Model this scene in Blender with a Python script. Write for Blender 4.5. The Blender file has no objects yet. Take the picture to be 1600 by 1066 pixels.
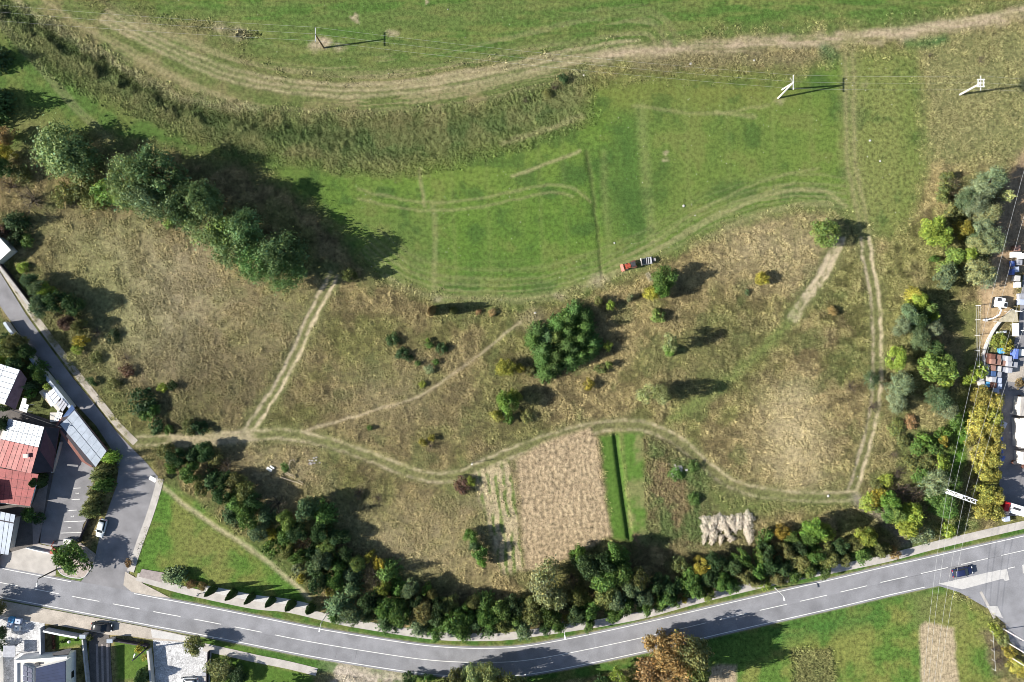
import bpy, math, random
import numpy as np
from mathutils import Vector, Matrix
from mathutils.geometry import tessellate_polygon

random.seed(7)
RNG = np.random.RandomState(11)
SC = bpy.context.scene
COL = SC.collection
R = math.radians

# ------------------------------------------------------------------ camera, sky, sun, exposure
S = 7.2                      # pixels of the 1600 px wide photograph per metre on the ground
H = 172.8                    # flying height
CX, CY = 800.0, 533.0
cam = bpy.data.objects.new('camera', bpy.data.cameras.new('camera'))
COL.objects.link(cam)
cam.location = (0, 0, H)
cam.data.sensor_width = 36
cam.data.lens = 28
cam.data.clip_end = 4000
SC.camera = cam

ELEV, SHADOW_DIR = 29.0, 8.0     # sun height; heading of the shadows, anticlockwise from +x
world = bpy.data.worlds.new('World')
SC.world = world
world.use_nodes = True
wn = world.node_tree.nodes
sky = wn.new('ShaderNodeTexSky')
sky.sky_type = 'NISHITA'
sky.sun_disc = False
sky.sun_elevation = R(ELEV)
sky.sun_rotation = R(270 - SHADOW_DIR)
wn['Background'].inputs[1].default_value = 0.068
world.node_tree.links.new(sky.outputs[0], wn['Background'].inputs[0])
sun = bpy.data.objects.new('sun', bpy.data.lights.new('sun', 'SUN'))
COL.objects.link(sun)
sun.data.energy = 5.0
sun.data.angle = R(0.5)
sun.data.color = (1.0, 0.945, 0.85)
sd = Vector((math.cos(R(SHADOW_DIR)) * math.cos(R(ELEV)), math.sin(R(SHADOW_DIR)) * math.cos(R(ELEV)), -math.sin(R(ELEV))))
sun.rotation_euler = sd.to_track_quat('-Z', 'Y').to_euler()
sun.location = (-80, -20, 120)
SC.view_settings.view_transform = 'Standard'
SC.view_settings.look = 'None'
SC.view_settings.gamma = 1
SC.view_settings.use_curve_mapping = False
SC.view_settings.exposure = 1.06
SC.render.engine = 'CYCLES'
SC.cycles.filter_width = 0.9
SC.cycles.max_bounces = 5
SC.cycles.diffuse_bounces = 3
SC.cycles.transparent_max_bounces = 4


def W(px, py, z=0.0):
    """point of the place seen at photo pixel (px, py) if it stands z metres above the ground"""
    k = (H - z) / H / S
    return Vector(((px - CX) * k, (CY - py) * k, z))


# ------------------------------------------------------------------ materials
MATS = {}


def mat(name, col, rough=0.85, var=0.25, scale=2.0, fine=0.15, fscale=18.0, metal=0.0, bump=0.0, spec=0.3, vor=None):
    m = bpy.data.materials.new(name)
    m.use_nodes = True
    nt = m.node_tree
    N, L = nt.nodes, nt.links
    b = N['Principled BSDF']
    b.inputs['Roughness'].default_value = rough
    b.inputs['Metallic'].default_value = metal
    b.inputs['Specular IOR Level'].default_value = spec
    tc = N.new('ShaderNodeTexCoord')
    n1 = N.new('ShaderNodeTexNoise'); n1.inputs['Scale'].default_value = scale; n1.inputs['Detail'].default_value = 4
    n2 = N.new('ShaderNodeTexNoise'); n2.inputs['Scale'].default_value = fscale; n2.inputs['Detail'].default_value = 2
    for n in (n1, n2):
        L.new(tc.outputs['Object'], n.inputs['Vector'])

    def rng(src, amp):
        r = N.new('ShaderNodeMapRange')
        r.inputs['From Min'].default_value = 0.28; r.inputs['From Max'].default_value = 0.72
        r.inputs['To Min'].default_value = 1 - amp; r.inputs['To Max'].default_value = 1 + amp
        L.new(src, r.inputs['Value'])
        return r.outputs[0]
    mu = N.new('ShaderNodeMath'); mu.operation = 'MULTIPLY'
    L.new(rng(n1.outputs['Fac'], var), mu.inputs[0]); L.new(rng(n2.outputs['Fac'], fine), mu.inputs[1])
    out = mu.outputs[0]
    if vor:
        v = N.new('ShaderNodeTexVoronoi'); v.feature = 'DISTANCE_TO_EDGE'; v.inputs['Scale'].default_value = vor
        L.new(tc.outputs['Object'], v.inputs['Vector'])
        r = N.new('ShaderNodeMapRange'); r.inputs['From Max'].default_value = 0.09
        r.inputs['To Min'].default_value = 0.45; r.inputs['To Max'].default_value = 1.0
        L.new(v.outputs['Distance'], r.inputs['Value'])
        v2 = N.new('ShaderNodeTexVoronoi'); v2.inputs['Scale'].default_value = vor
        L.new(tc.outputs['Object'], v2.inputs['Vector'])
        r2 = N.new('ShaderNodeMapRange'); r2.inputs['To Min'].default_value = 0.7; r2.inputs['To Max'].default_value = 1.25
        L.new(v2.outputs['Color'], r2.inputs['Value'])
        m2 = N.new('ShaderNodeMath'); m2.operation = 'MULTIPLY'; L.new(r.outputs[0], m2.inputs[0]); L.new(r2.outputs[0], m2.inputs[1])
        m3 = N.new('ShaderNodeMath'); m3.operation = 'MULTIPLY'; L.new(out, m3.inputs[0]); L.new(m2.outputs[0], m3.inputs[1])
        out = m3.outputs[0]
    sc = N.new('ShaderNodeVectorMath'); sc.operation = 'SCALE'
    sc.inputs[0].default_value = col[:3]
    L.new(out, sc.inputs['Scale'])
    L.new(sc.outputs[0], b.inputs['Base Color'])
    if bump:
        bp = N.new('ShaderNodeBump'); bp.inputs['Strength'].default_value = bump; bp.inputs['Distance'].default_value = 0.05
        L.new(n2.outputs['Fac'], bp.inputs['Height']); L.new(bp.outputs[0], b.inputs['Normal'])
    MATS[name] = m
    return m


mat('asphalt', (.222, .224, .242), .9, .2, .3, .14, 6, bump=.2)
mat('asphalt_old', (.20, .197, .208), .92, .2, .35, .14, 7, bump=.2)
mat('asphalt_repair', (.202, .204, .220), .92, .2, .3, .14, 6)
mat('asphalt_patch', (.145, .147, .16), .92, .12, .5, .10, 9)
mat('concrete', (.40, .375, .35), .92, .14, .6, .12, 10)
mat('concrete_pale', (.47, .46, .45), .92, .1, .7, .12, 8)
mat('dusty_concrete', (.38, .34, .295), .95, .2, .5, .16, 6)
mat('pavers', (.27, .235, .225), .92, .12, 1.0, .16, 6)
mat('dark_pavers', (.11, .10, .095), .9, .2, .8, .2, 6)
mat('crazy_paving', (.52, .52, .53), .9, .15, .6, .1, 12, vor=2.6)
mat('gravel', (.36, .31, .28), .95, .2, 1.2, .3, 8, bump=.5)
mat('white_paint', (.66, .66, .64), .7, .12, 1.5, .12, 14)
mat('steel', (.55, .56, .57), .45, .1, 2, .1, 10, metal=.3)
mat('white_metal', (.78, .8, .82), .5, .06, 1, .05, 8)
mat('wire', (.45, .46, .46), .5, .05, 1, .05, 8)
mat('dark_metal', (.05, .05, .055), .5, .2, 2, .1, 10)
mat('concrete_pole', (.55, .54, .52), .9, .12, 2, .1, 12)
mat('sheet_white', (.33, .375, .44), .5, .14, .8, .1, 6, metal=.1)
mat('sheet_blue', (.06, .11, .24), .5, .15, 1, .1, 6)
mat('sheet_red', (.27, .062, .06), .6, .22, .7, .16, 5)
mat('sheet_red_worn', (.275, .085, .08), .6, .32, .9, .2, 4)
mat('sheet_maroon', (.10, .045, .055), .6, .15, 1, .1, 6)
mat('sheet_plum', (.17, .10, .125), .65, .18, 1, .12, 6)
mat('sheet_dark', (.035, .03, .04), .7, .2, 1, .1, 6)
mat('plaster', (.55, .52, .48), .9, .1, .8, .08, 8)
mat('plaster_red', (.22, .10, .08), .9, .15, .8, .1, 8)
mat('render_white', (.78, .77, .75), .85, .05, .8, .05, 8)
mat('navy_roof', (.020, .030, .070), .7, .15, .6, .08, 6, spec=.1)
mat('solar', (.03, .04, .085), .5, .1, .6, .05, 6, spec=.2)
mat('wood', (.22, .15, .09), .8, .25, 3, .2, 14)
mat('wood_pale', (.42, .36, .26), .85, .2, 3, .2, 14)
mat('bark', (.085, .07, .055), .95, .3, 4, .2, 16)
mat('bark_pale', (.42, .40, .37), .9, .25, 4, .2, 16)
mat('glass', (.02, .025, .03), .12, .1, 1, .02, 6, spec=.6)
mat('rubber', (.02, .02, .02), .85, .1, 2, .1, 10)
mat('stone', (.36, .35, .34), .95, .25, 1.5, .2, 9, bump=.4)
mat('paint_silver', (.62, .66, .68), .3, .04, .8, .03, 6, spec=.5)
mat('paint_white', (.76, .77, .78), .3, .04, .8, .03, 6, spec=.5)
mat('paint_navy', (.018, .026, .075), .25, .05, .8, .03, 6, spec=.5)
mat('paint_black', (.022, .023, .027), .3, .05, .8, .03, 6, spec=.5)
mat('paint_red', (.5, .02, .025), .3, .05, .8, .03, 6, spec=.5)
mat('tractor_red', (.33, .07, .04), .5, .12, 2, .1, 10)
mat('tail_red', (.4, .02, .02), .3, .05, 1, .03, 6)
mat('plastic_blue', (.10, .16, .44), .5, .12, 1.5, .08, 8)
mat('plastic_sky', (.09, .32, .58), .5, .1, 1.5, .08, 8)
mat('plastic_pale', (.42, .47, .60), .5, .1, 1.5, .08, 8)
mat('crate_grey', (.32, .33, .37), .7, .2, 1.5, .12, 8)
mat('crate_brown', (.26, .15, .12), .8, .2, 1.5, .15, 8)
mat('rust', (.13, .06, .045), .9, .25, 1.5, .2, 8)
mat('skin', (.45, .28, .2), .6, .05, 4, .05, 20)
mat('cloth_black', (.02, .02, .024), .9, .1, 4, .1, 20)
mat('cloth_white', (.7, .7, .68), .9, .05, 4, .05, 20)
mat('net_tan', (.33, .30, .22), .9, .2, 1.5, .15, 9)


def attr_mat(name, fine=.55, fscale=3.6, bump=.5, objcol=False, trans=0.0):
    """land cover / foliage: the colour comes from the 'cover' attribute of the geometry, broken up by noise"""
    m = bpy.data.materials.new(name)
    m.use_nodes = True
    nt = m.node_tree
    N, L = nt.nodes, nt.links
    b = N['Principled BSDF']
    b.inputs['Roughness'].default_value = .95 if not objcol else .6
    b.inputs['Specular IOR Level'].default_value = .1 if not objcol else .25
    at = N.new('ShaderNodeAttribute'); at.attribute_name = 'cover'
    tc = N.new('ShaderNodeTexCoord')
    if objcol:
        oi = N.new('ShaderNodeObjectInfo')
        mx = N.new('ShaderNodeVectorMath'); mx.operation = 'MULTIPLY'
        L.new(oi.outputs['Color'], mx.inputs[0]); L.new(at.outputs['Color'], mx.inputs[1])
        L.new(mx.outputs[0], b.inputs['Base Color'])
        tr = N.new('ShaderNodeBsdfTranslucent'); L.new(mx.outputs[0], tr.inputs['Color'])
        ms = N.new('ShaderNodeMixShader'); ms.inputs[0].default_value = trans
        L.new(b.outputs[0], ms.inputs[1]); L.new(tr.outputs[0], ms.inputs[2])
        L.new(ms.outputs[0], N['Material Output'].inputs['Surface'])
    else:
        am = N.new('ShaderNodeAttribute'); am.attribute_name = 'rough'
        n1 = N.new('ShaderNodeTexNoise'); n1.inputs['Scale'].default_value = fscale; n1.inputs['Detail'].default_value = 5; n1.inputs['Roughness'].default_value = .65
        n2 = N.new('ShaderNodeTexNoise'); n2.inputs['Scale'].default_value = fscale * .36; n2.inputs['Detail'].default_value = 3
        for n in (n1, n2):
            L.new(tc.outputs['Object'], n.inputs['Vector'])
        ad = N.new('ShaderNodeMath'); ad.operation = 'ADD'; L.new(n1.outputs['Fac'], ad.inputs[0]); L.new(n2.outputs['Fac'], ad.inputs[1])
        su = N.new('ShaderNodeMath'); su.operation = 'SUBTRACT'; su.inputs[1].default_value = 1.0; L.new(ad.outputs[0], su.inputs[0])
        m1 = N.new('ShaderNodeMath'); m1.operation = 'MULTIPLY'; L.new(su.outputs[0], m1.inputs[0]); L.new(am.outputs['Fac'], m1.inputs[1])
        m2 = N.new('ShaderNodeMath'); m2.operation = 'MULTIPLY_ADD'; m2.inputs[1].default_value = fine * 5; m2.inputs[2].default_value = 1.0
        L.new(m1.outputs[0], m2.inputs[0])
        mm = N.new('ShaderNodeMath'); mm.operation = 'MAXIMUM'; mm.inputs[1].default_value = .25; L.new(m2.outputs[0], mm.inputs[0])
        sc = N.new('ShaderNodeVectorMath'); sc.operation = 'SCALE'
        L.new(at.outputs['Color'], sc.inputs[0]); L.new(mm.outputs[0], sc.inputs['Scale'])
        L.new(sc.outputs[0], b.inputs['Base Color'])
        if bump:
            bp = N.new('ShaderNodeBump'); bp.inputs['Distance'].default_value = .16
            L.new(am.outputs['Fac'], bp.inputs['Strength'])
            L.new(n1.outputs['Fac'], bp.inputs['Height']); L.new(bp.outputs[0], b.inputs['Normal'])
    MATS[name] = m
    return m


attr_mat('land_cover')
attr_mat('foliage', objcol=True, trans=.28)


# ------------------------------------------------------------------ object helpers
def link(o, parent=None):
    COL.objects.link(o)
    if parent is not None:
        o.parent = parent
    return o


def tag(o, label=None, cat=None, group=None, kind=None):
    if label: o['label'] = label
    if cat: o['category'] = cat
    if group: o['group'] = group
    if kind: o['kind'] = kind
    return o


def thing(name, label, cat, loc=(0, 0, 0), rz=0.0, group=None):
    o = link(bpy.data.objects.new(name, None))
    o.empty_display_size = .2
    o.location = loc
    o.rotation_euler = (0, 0, rz)
    return tag(o, label, cat, group)


class MB:
    def __init__(self):
        self.v, self.f = [], []

    def quad(self, a, b, c, d):
        n = len(self.v); self.v += [tuple(a), tuple(b), tuple(c), tuple(d)]; self.f.append((n, n + 1, n + 2, n + 3)); return self

    def box(self, x0, x1, y0, y1, z0, z1):
        n = len(self.v)
        self.v += [(x, y, z) for z in (z0, z1) for x, y in ((x0, y0), (x1, y0), (x1, y1), (x0, y1))]
        self.f += [tuple(n + i for i in q) for q in ((3, 2, 1, 0), (4, 5, 6, 7), (0, 1, 5, 4), (1, 2, 6, 5), (2, 3, 7, 6), (3, 0, 4, 7))]
        return self

    def rbox(self, x0, x1, y0, y1, z0, z1, c):
        """box with chamfered vertical and top edges"""
        ring = lambda i, z: [(x0 + i, y0 + c, z), (x0 + c, y0 + i, z), (x1 - c, y0 + i, z), (x1 - i, y0 + c, z), (x1 - i, y1 - c, z), (x1 - c, y1 - i, z), (x0 + c, y1 - i, z), (x0 + i, y1 - c, z)]
        return self.loft([ring(0, z0), ring(0, z1 - c * .6), ring(c * .4, z1)])

    def loft(self, rings, cap=True, closed=True):
        n = len(self.v); k = len(rings[0])
        for r in rings: self.v += [tuple(p) for p in r]
        for i in range(len(rings) - 1):
            for j in range(k if closed else k - 1):
                a = n + i * k + j; b = n + i * k + (j + 1) % k
                self.f.append((a, b, b + k, a + k))
        if cap:
            self.f.append(tuple(n + j for j in reversed(range(k))))
            self.f.append(tuple(n + (len(rings) - 1) * k + j for j in range(k)))
        return self

    def prism(self, poly, z0, z1):
        """poly: list of (x, y); z1 may be a list (a sloping top)"""
        n = len(self.v); k = len(poly)
        zt = z1 if isinstance(z1, (list, tuple)) else [z1] * k
        self.v += [(p[0], p[1], z0) for p in poly] + [(p[0], p[1], z) for p, z in zip(poly, zt)]
        for j in range(k):
            a, b = n + j, n + (j + 1) % k
            self.f.append((a, b, b + k, a + k))
        for t in tessellate_polygon([[Vector((p[0], p[1], 0)) for p in poly]]):
            self.f.append(tuple(n + k + i for i in t)); self.f.append(tuple(n + i for i in reversed(t)))
        return self

    def tube(self, p, q, r0, r1=None, n=6, cap=True):
        r1 = r0 if r1 is None else r1
        p, q = Vector(p), Vector(q)
        d = (q - p).normalized()
        u = d.orthogonal().normalized(); w = d.cross(u)
        ring = lambda c, r: [c + (u * math.cos(2 * math.pi * i / n) + w * math.sin(2 * math.pi * i / n)) * r for i in range(n)]
        return self.loft([ring(p, r0), ring(q, r1)], cap)

    def path(self, pts, r, n=4):
        for a, b in zip(pts[:-1], pts[1:]): self.tube(a, b, r, r, n, False)
        return self

    def slab(self, a, b, c, d, t):
        """quad a b c d given thickness t upward along its normal"""
        a, b, c, d = (Vector(p) for p in (a, b, c, d))
        nrm = (b - a).cross(d - a).normalized()
        if nrm.z < 0: nrm = -nrm
        up = nrm * t
        return self.loft([[a, b, c, d], [a + up, b + up, c + up, d + up]])

    def sphere(self, c, r, n=10, m=6, sz=1.0):
        rings = []
        for i in range(1, m):
            t = math.pi * i / m
            rings.append([(c[0] + r * math.sin(t) * math.cos(2 * math.pi * j / n), c[1] + r * math.sin(t) * math.sin(2 * math.pi * j / n), c[2] - r * sz * math.cos(t)) for j in range(n)])
        return self.loft(rings)

    def mesh(self, name, m=None, smooth=False):
        me = bpy.data.meshes.new(name)
        me.from_pydata(self.v, [], self.f)
        if m: me.materials.append(MATS[m])
        if smooth: me.polygons.foreach_set('use_smooth', [True] * len(me.polygons))
        me.update()
        return me

    def build(self, name, m, parent=None, smooth=False, loc=None):
        o = link(bpy.data.objects.new(name, self.mesh(name, m, smooth)), parent)
        if loc is not None: o.location = loc
        return o


def smooth_line(pts, step=1.5):
    """Catmull-Rom through pixel points"""
    P = [np.array(p, float) for p in pts]
    P = [2 * P[0] - P[1]] + P + [2 * P[-1] - P[-2]]
    out = []
    for i in range(1, len(P) - 2):
        p0, p1, p2, p3 = P[i - 1:i + 3]
        n = max(2, int(np.linalg.norm(p2 - p1) / step / 4))
        for t in np.linspace(0, 1, n, endpoint=False):
            out.append(.5 * (2 * p1 + (p2 - p0) * t + (2 * p0 - 5 * p1 + 4 * p2 - p3) * t ** 2 + (3 * p1 - p0 - 3 * p2 + p3) * t ** 3))
    out.append(P[-2])
    return np.array(out)


def ribbon_pts(pts, off0, off1):
    """left/right edge points in world metres of a pixel polyline (dense), offsets in metres to the left of travel"""
    w = np.array([[(p[0] - CX) / S, (CY - p[1]) / S] for p in pts])
    t = np.gradient(w, axis=0); t /= np.linalg.norm(t, axis=1)[:, None] + 1e-9
    nr = np.stack([-t[:, 1], t[:, 0]], 1)
    return w + nr * off0, w + nr * off1


def ribbon(name, pts, off0, off1, z, m, parent=None, thick=None, kind='structure'):
    a, b = ribbon_pts(pts, off0, off1)
    mb = MB()
    if thick:
        mb.loft([[(*p, z - thick), (*p, z), (*q, z), (*q, z - thick)] for p, q in zip(a, b)])
    else:
        n = len(a)
        mb.v = [(p[0], p[1], z) for p in a] + [(p[0], p[1], z) for p in b]
        mb.f = [(i, i + 1, n + i + 1, n + i) for i in range(n - 1)]
    o = mb.build(name, m, parent)
    if parent is None and kind: o['kind'] = kind
    return o


def area(name, px, z, m, parent=None, thick=None):
    poly = [(W(*p).x, W(*p).y) for p in px]
    mb = MB()
    if thick: mb.prism(poly, z - thick, z)
    else:
        mb.v = [(x, y, z) for x, y in poly]
        mb.f = [tuple(t) for t in tessellate_polygon([[Vector((x, y, 0)) for x, y in poly]])]
    o = mb.build(name, m, parent)
    if parent is None: o['kind'] = 'structure'
    return o


def ordn(n):
    return f"{n}{'th' if 10 <= n % 100 <= 20 else {1: 'st', 2: 'nd', 3: 'rd'}.get(n % 10, 'th')}"


# ------------------------------------------------------------------ the lie of the land (all in photo-pixel plan coordinates)
ROAD = [(-160, 878), (-60, 898), (10, 912), (73, 924), (125, 934), (190, 946), (253, 958), (318, 970), (400, 986), (470, 1000), (527, 1010), (615, 1024), (668, 1031),
        (720, 1034.5), (767, 1035), (820, 1032), (901, 1018), (1018, 993), (1129, 967), (1190, 953), (1261, 937), (1322, 923), (1385, 908),
        (1458, 892), (1519, 878), (1582, 864), (1680, 842), (1760, 824)]
FOOTWAY = [(214, 901), (279, 920), (340, 934), (400, 946), (451, 951), (527, 969), (577, 978), (653, 990), (704, 995), (780, 995), (825, 990), (901, 979),
           (957, 970), (1015, 958), (1079, 940), (1142, 924), (1220, 906), (1314, 887), (1390, 871), (1453, 854), (1529, 836), (1600, 820), (1720, 795)]
STREET = [(-60, 345), (-30, 385), (0, 425), (40, 490), (62, 521), (85, 552), (115, 592), (140, 622), (180, 672), (203, 697), (228, 722), (247, 745), (240, 775), (226, 825),
          (207, 880), (198, 905), (210, 932), (120, 916), (133, 901), (147, 880), (153, 850), (162, 815), (172, 788), (182, 760), (185, 735), (178, 708), (150, 665), (115, 628),
          (80, 583), (40, 535), (0, 478), (-30, 440), (-60, 400)]
JUNCTION = [(1462, 914), (1600, 876), (1740, 842), (1740, 1100), (1640, 1070), (1600, 1022), (1578, 1003), (1570, 975), (1545, 952), (1500, 926)]
PARKING = [(98, 668), (140, 725), (152, 738), (142, 800), (130, 820), (124, 846), (98, 858), (60, 848), (76, 780)]
FORECOURT = [(-60, 868), (0, 868), (20, 862), (60, 850), (98, 858), (88, 872), (87, 899), (60, 902), (0, 890), (-60, 878)]
ISLAND = [(88, 872), (100, 860), (126, 848), (150, 866), (147, 880), (133, 901), (118, 903), (100, 899), (91, 890)]
SOUTH_WALK = [(-60, 925), (0, 938), (76, 952), (132, 962), (228, 980), (300, 995), (292, 1003), (250, 1001), (205, 994), (170, 992), (140, 986), (70, 974), (0, 962), (-60, 950)]
GRAVEL_YARD = [(-60, 950), (0, 962), (70, 974), (68, 1020), (42, 1026), (38, 1080), (-60, 1080)]
DRIVE = [(139, 987), (170, 992), (172, 1000), (176, 1080), (141, 1080)]
GRAVEL_YARD2 = [(239, 1000), (292, 1003), (331, 1014), (327, 1080), (244, 1080)]
BACK_PATH = [(318, 1011), (360, 1020), (400, 1029), (450, 1039), (495, 1050)]
YARD = [(1548, 598), (1578, 566), (1592, 500), (1598, 430), (1720, 420), (1720, 830), (1640, 832), (1596, 806), (1566, 806), (1556, 700)]
BUS_PAD = [(222, 889), (257, 895), (253, 910), (217, 901)]
LEFT_YARD = [(-60, 620), (30, 640), (95, 662), (75, 790), (60, 850), (20, 862), (-60, 866)]
PAVED = [STREET, JUNCTION, PARKING, FORECOURT, ISLAND, SOUTH_WALK, GRAVEL_YARD, DRIVE, GRAVEL_YARD2, YARD, BUS_PAD, LEFT_YARD]

CELL = .26
gx = np.arange(-123, 123.01, CELL)
gy = np.arange(-86, 86.01, CELL)
NX, NY = len(gx), len(gy)
X, Y = np.meshgrid(gx, gy)
X = X.ravel(); Y = Y.ravel()
X = X + 0.0; Y = Y + 0.0
U0 = CX + X * S; V0 = CY - Y * S


def vnoise(x, y, seed):
    lat = np.random.RandomState(seed).rand(256, 256)
    xi = np.floor(x).astype(int); yi = np.floor(y).astype(int)
    fx = x - xi; fy = y - yi
    fx = fx * fx * (3 - 2 * fx); fy = fy * fy * (3 - 2 * fy)
    a, b = lat[xi % 256, yi % 256], lat[(xi + 1) % 256, yi % 256]
    c, d = lat[xi % 256, (yi + 1) % 256], lat[(xi + 1) % 256, (yi + 1) % 256]
    return (a + (b - a) * fx) * (1 - fy) + (c + (d - c) * fx) * fy


def fbm(x, y, seed, o=4):
    s = np.zeros_like(x); a = .5; t = 0
    for i in range(o):
        s += a * vnoise(x * 2 ** i + 17.3 * i, y * 2 ** i - 9.1 * i, seed + i); t += a; a *= .5
    return s / t


# coordinates with ragged edges for everything that grew rather than was built
U = U0 + (fbm(X * .45, Y * .45, 1) - .5) * 16 + (fbm(X * 1.7, Y * 1.7, 5) - .5) * 6
V = V0 + (fbm(X * .45, Y * .45, 21) - .5) * 16 + (fbm(X * 1.7, Y * 1.7, 25) - .5) * 6
Ul = U0 + (fbm(X * .5, Y * .5, 31) - .5) * 5
Vl = V0 + (fbm(X * .5, Y * .5, 35) - .5) * 5
NL = fbm(X * .06, Y * .06, 41)          # broad patches
NM = fbm(X * .25, Y * .25, 51)          # clumps
NF = fbm(X * 1.1, Y * 1.1, 61, 3)       # tufts
NS = fbm(X * .15 + NM, Y * .9, 71)      # east-west streaks
N_ALL = len(X)


def seg_d(u, v, pts):
    best = np.full(len(u), 1e9)
    for (x0, y0), (x1, y1) in zip(pts[:-1], pts[1:]):
        dx, dy = x1 - x0, y1 - y0
        t = np.clip(((u - x0) * dx + (v - y0) * dy) / (dx * dx + dy * dy + 1e-9), 0, 1)
        np.minimum(best, (u - x0 - t * dx) ** 2 + (v - y0 - t * dy) ** 2, out=best)
    return np.sqrt(best)


def sub(pts, m):
    p = np.array(pts)
    return np.nonzero((U0 > p[:, 0].min() - m) & (U0 < p[:, 0].max() + m) & (V0 > p[:, 1].min() - m) & (V0 < p[:, 1].max() + m))[0]


def poly(pts, soft=4.0, grow=0.0, nat=2):
    """mask of a polygon, 1 inside, soft rim of `soft` pixels"""
    i = sub(pts, 20 + soft + abs(grow))
    uu, vv = ((U0, V0), (Ul, Vl), (U, V))[nat]
    u, v = uu[i], vv[i]
    ins = np.zeros(len(i), bool)
    cl = list(pts) + [pts[0]]
    for (x0, y0), (x1, y1) in zip(cl[:-1], cl[1:]):
        c = ((y0 > v) != (y1 > v))
        if abs(y1 - y0) > 1e-9:
            ins ^= c & (u < (x1 - x0) * (v - y0) / (y1 - y0) + x0)
    d = seg_d(u, v, cl)
    d = np.where(ins, d, -d) + grow
    out = np.zeros(N_ALL)
    out[i] = np.clip(d / soft * .5 + .5, 0, 1)
    return out


def line(pts, half, soft=2.0, nat=1, dense=True):
    p = smooth_line(pts, 3.0) if dense and len(pts) > 2 else np.array(pts, float)
    i = sub(p, 20 + half + soft)
    uu, vv = ((U0, V0), (Ul, Vl), (U, V))[nat]
    d = seg_d(uu[i], vv[i], p)
    out = np.zeros(N_ALL)
    out[i] = np.clip((half - d) / soft * .5 + .5, 0, 1)
    return out


def offset_px(pts, d):
    p = smooth_line(pts, 3.0)
    t = np.gradient(p, axis=0); t /= np.linalg.norm(t, axis=1)[:, None]
    return p + np.stack([t[:, 1], -t[:, 0]], 1) * d


C = np.zeros((N_ALL, 3))
ROUGH = np.full(N_ALL, .8)
Z = np.zeros(N_ALL)
D_DRY = np.zeros(N_ALL)       # how densely dry tussocks stand
D_WEED = np.zeros(N_ALL)      # green weeds


def cmix(mask, col, rough=None):
    C[:] = C * (1 - mask[:, None]) + np.array(col) * mask[:, None]
    if rough is not None: ROUGH[:] = ROUGH * (1 - mask) + rough * mask


def lerp3(a, b, t):
    return np.array(a)[None, :] * (1 - t[:, None]) + np.array(b)[None, :] * t[:, None]


def cmixv(mask, colarr, rough=None):
    C[:] = C * (1 - mask[:, None]) + colarr * mask[:, None]
    if rough is not None: ROUGH[:] = ROUGH * (1 - mask) + rough * mask


def sstep(x, a, b):
    t = np.clip((x - a) / (b - a), 0, 1)
    return t * t * (3 - 2 * t)


DRY, OLIVE, STRAW = (.192, .155, .076), (.126, .124, .046), (.31, .26, .150)
MEAD, MEADD, MEADL, LIME = (.086, .142, .027), (.060, .110, .024), (.10, .145, .040), (.116, .164, .034)
DIRT, SOIL, PLOUGH, WEED = (.34, .275, .185), (.13, .10, .068), (.36, .28, .195), (.065, .095, .034)

# rough grassland everywhere first
base = lerp3(OLIVE, DRY, sstep(NL * .6 + NM * .4, .36, .56))
base = base * (.82 + .36 * fbm(X * .12, Y * .12, 131))[:, None]
base = base * (1 - .25 * sstep(NM, .55, .75))[:, None] + np.array((.10, .085, .05)) * (.25 * sstep(NM, .55, .75))[:, None]
NT = fbm(X * .55, Y * .55, 141, 3)        # tussock groups
base = base * (.62 + .76 * sstep(NT, .3, .68))[:, None]
gw = sstep(fbm(X * .2 + 40, Y * .2, 151, 3), .56, .7)
base = base * (1 - .6 * gw[:, None]) + np.array((.085, .105, .036)) * (.6 * gw[:, None])
C[:] = base
D_DRY[:] = .15 + .9 * sstep(NT * .6 + NM * .4, .36, .62)

# straw-coloured patches of the rough grassland
for pts, a in (([(90, 360), (240, 350), (330, 400), (320, 560), (260, 600), (180, 560), (110, 470)], .4), ([(330, 420), (510, 445), (470, 560), (380, 600), (330, 520)], .25),
               ([(390, 700), (480, 705), (500, 760), (420, 790), (375, 750)], .45), ([(1120, 350), (1300, 330), (1310, 380), (1240, 440), (1130, 420)], .45),
               ([(1200, 620), (1250, 605), (1285, 680), (1285, 750), (1220, 765), (1190, 700)], .9), ([(540, 590), (640, 580), (660, 640), (560, 650)], .3),
               ([(540, 800), (740, 780), (760, 900), (640, 900), (560, 860)], .35), ([(1440, 60), (1640, 40), (1640, 240), (1450, 250)], .35)):
    cmix(poly(pts, 40) * np.clip(a * (.5 + 1.2 * NM) * 1.3, 0, 1), STRAW)
cmix(poly([(190, 390), (300, 385), (330, 450), (310, 560), (230, 570), (190, 480)], 60) * .6, (.235, .205, .135))
cmix(poly([(330, 520), (430, 560), (380, 660), (300, 660), (230, 600)], 50) * .55, (.115, .095, .052))
cmix(poly([(640, 540), (820, 600), (800, 690), (600, 700), (520, 660)], 60) * .4, (.135, .112, .062))
cmix(poly([(80, 360), (200, 380), (230, 520), (160, 560), (90, 480)], 60) * .75, (.165, .175, .07))
cmix(poly([(240, 560), (420, 560), (400, 650), (300, 665)], 60) * .4, (.12, .105, .058))
cmix(poly([(1010, 540), (1200, 500), (1150, 600), (1000, 640)], 40) * .5, (.12, .12, .05))
cmix(poly([(1390, 640), (1500, 640), (1520, 760), (1440, 800), (1370, 780)], 30) * .6, (.10, .12, .04))
cmix(poly([(1440, 60), (1640, 30), (1640, 250), (1560, 260), (1440, 250)], 20) * .8, (.150, .158, .064))

cmix(poly([(1204, 612), (1250, 604), (1276, 660), (1284, 720), (1270, 756), (1225, 765), (1206, 720)], 12) * (.15 + 1.0 * sstep(NF * .5 + NT * .5, .36, .6)).clip(0, 1) * .7, (.36, .30, .17))
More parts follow.
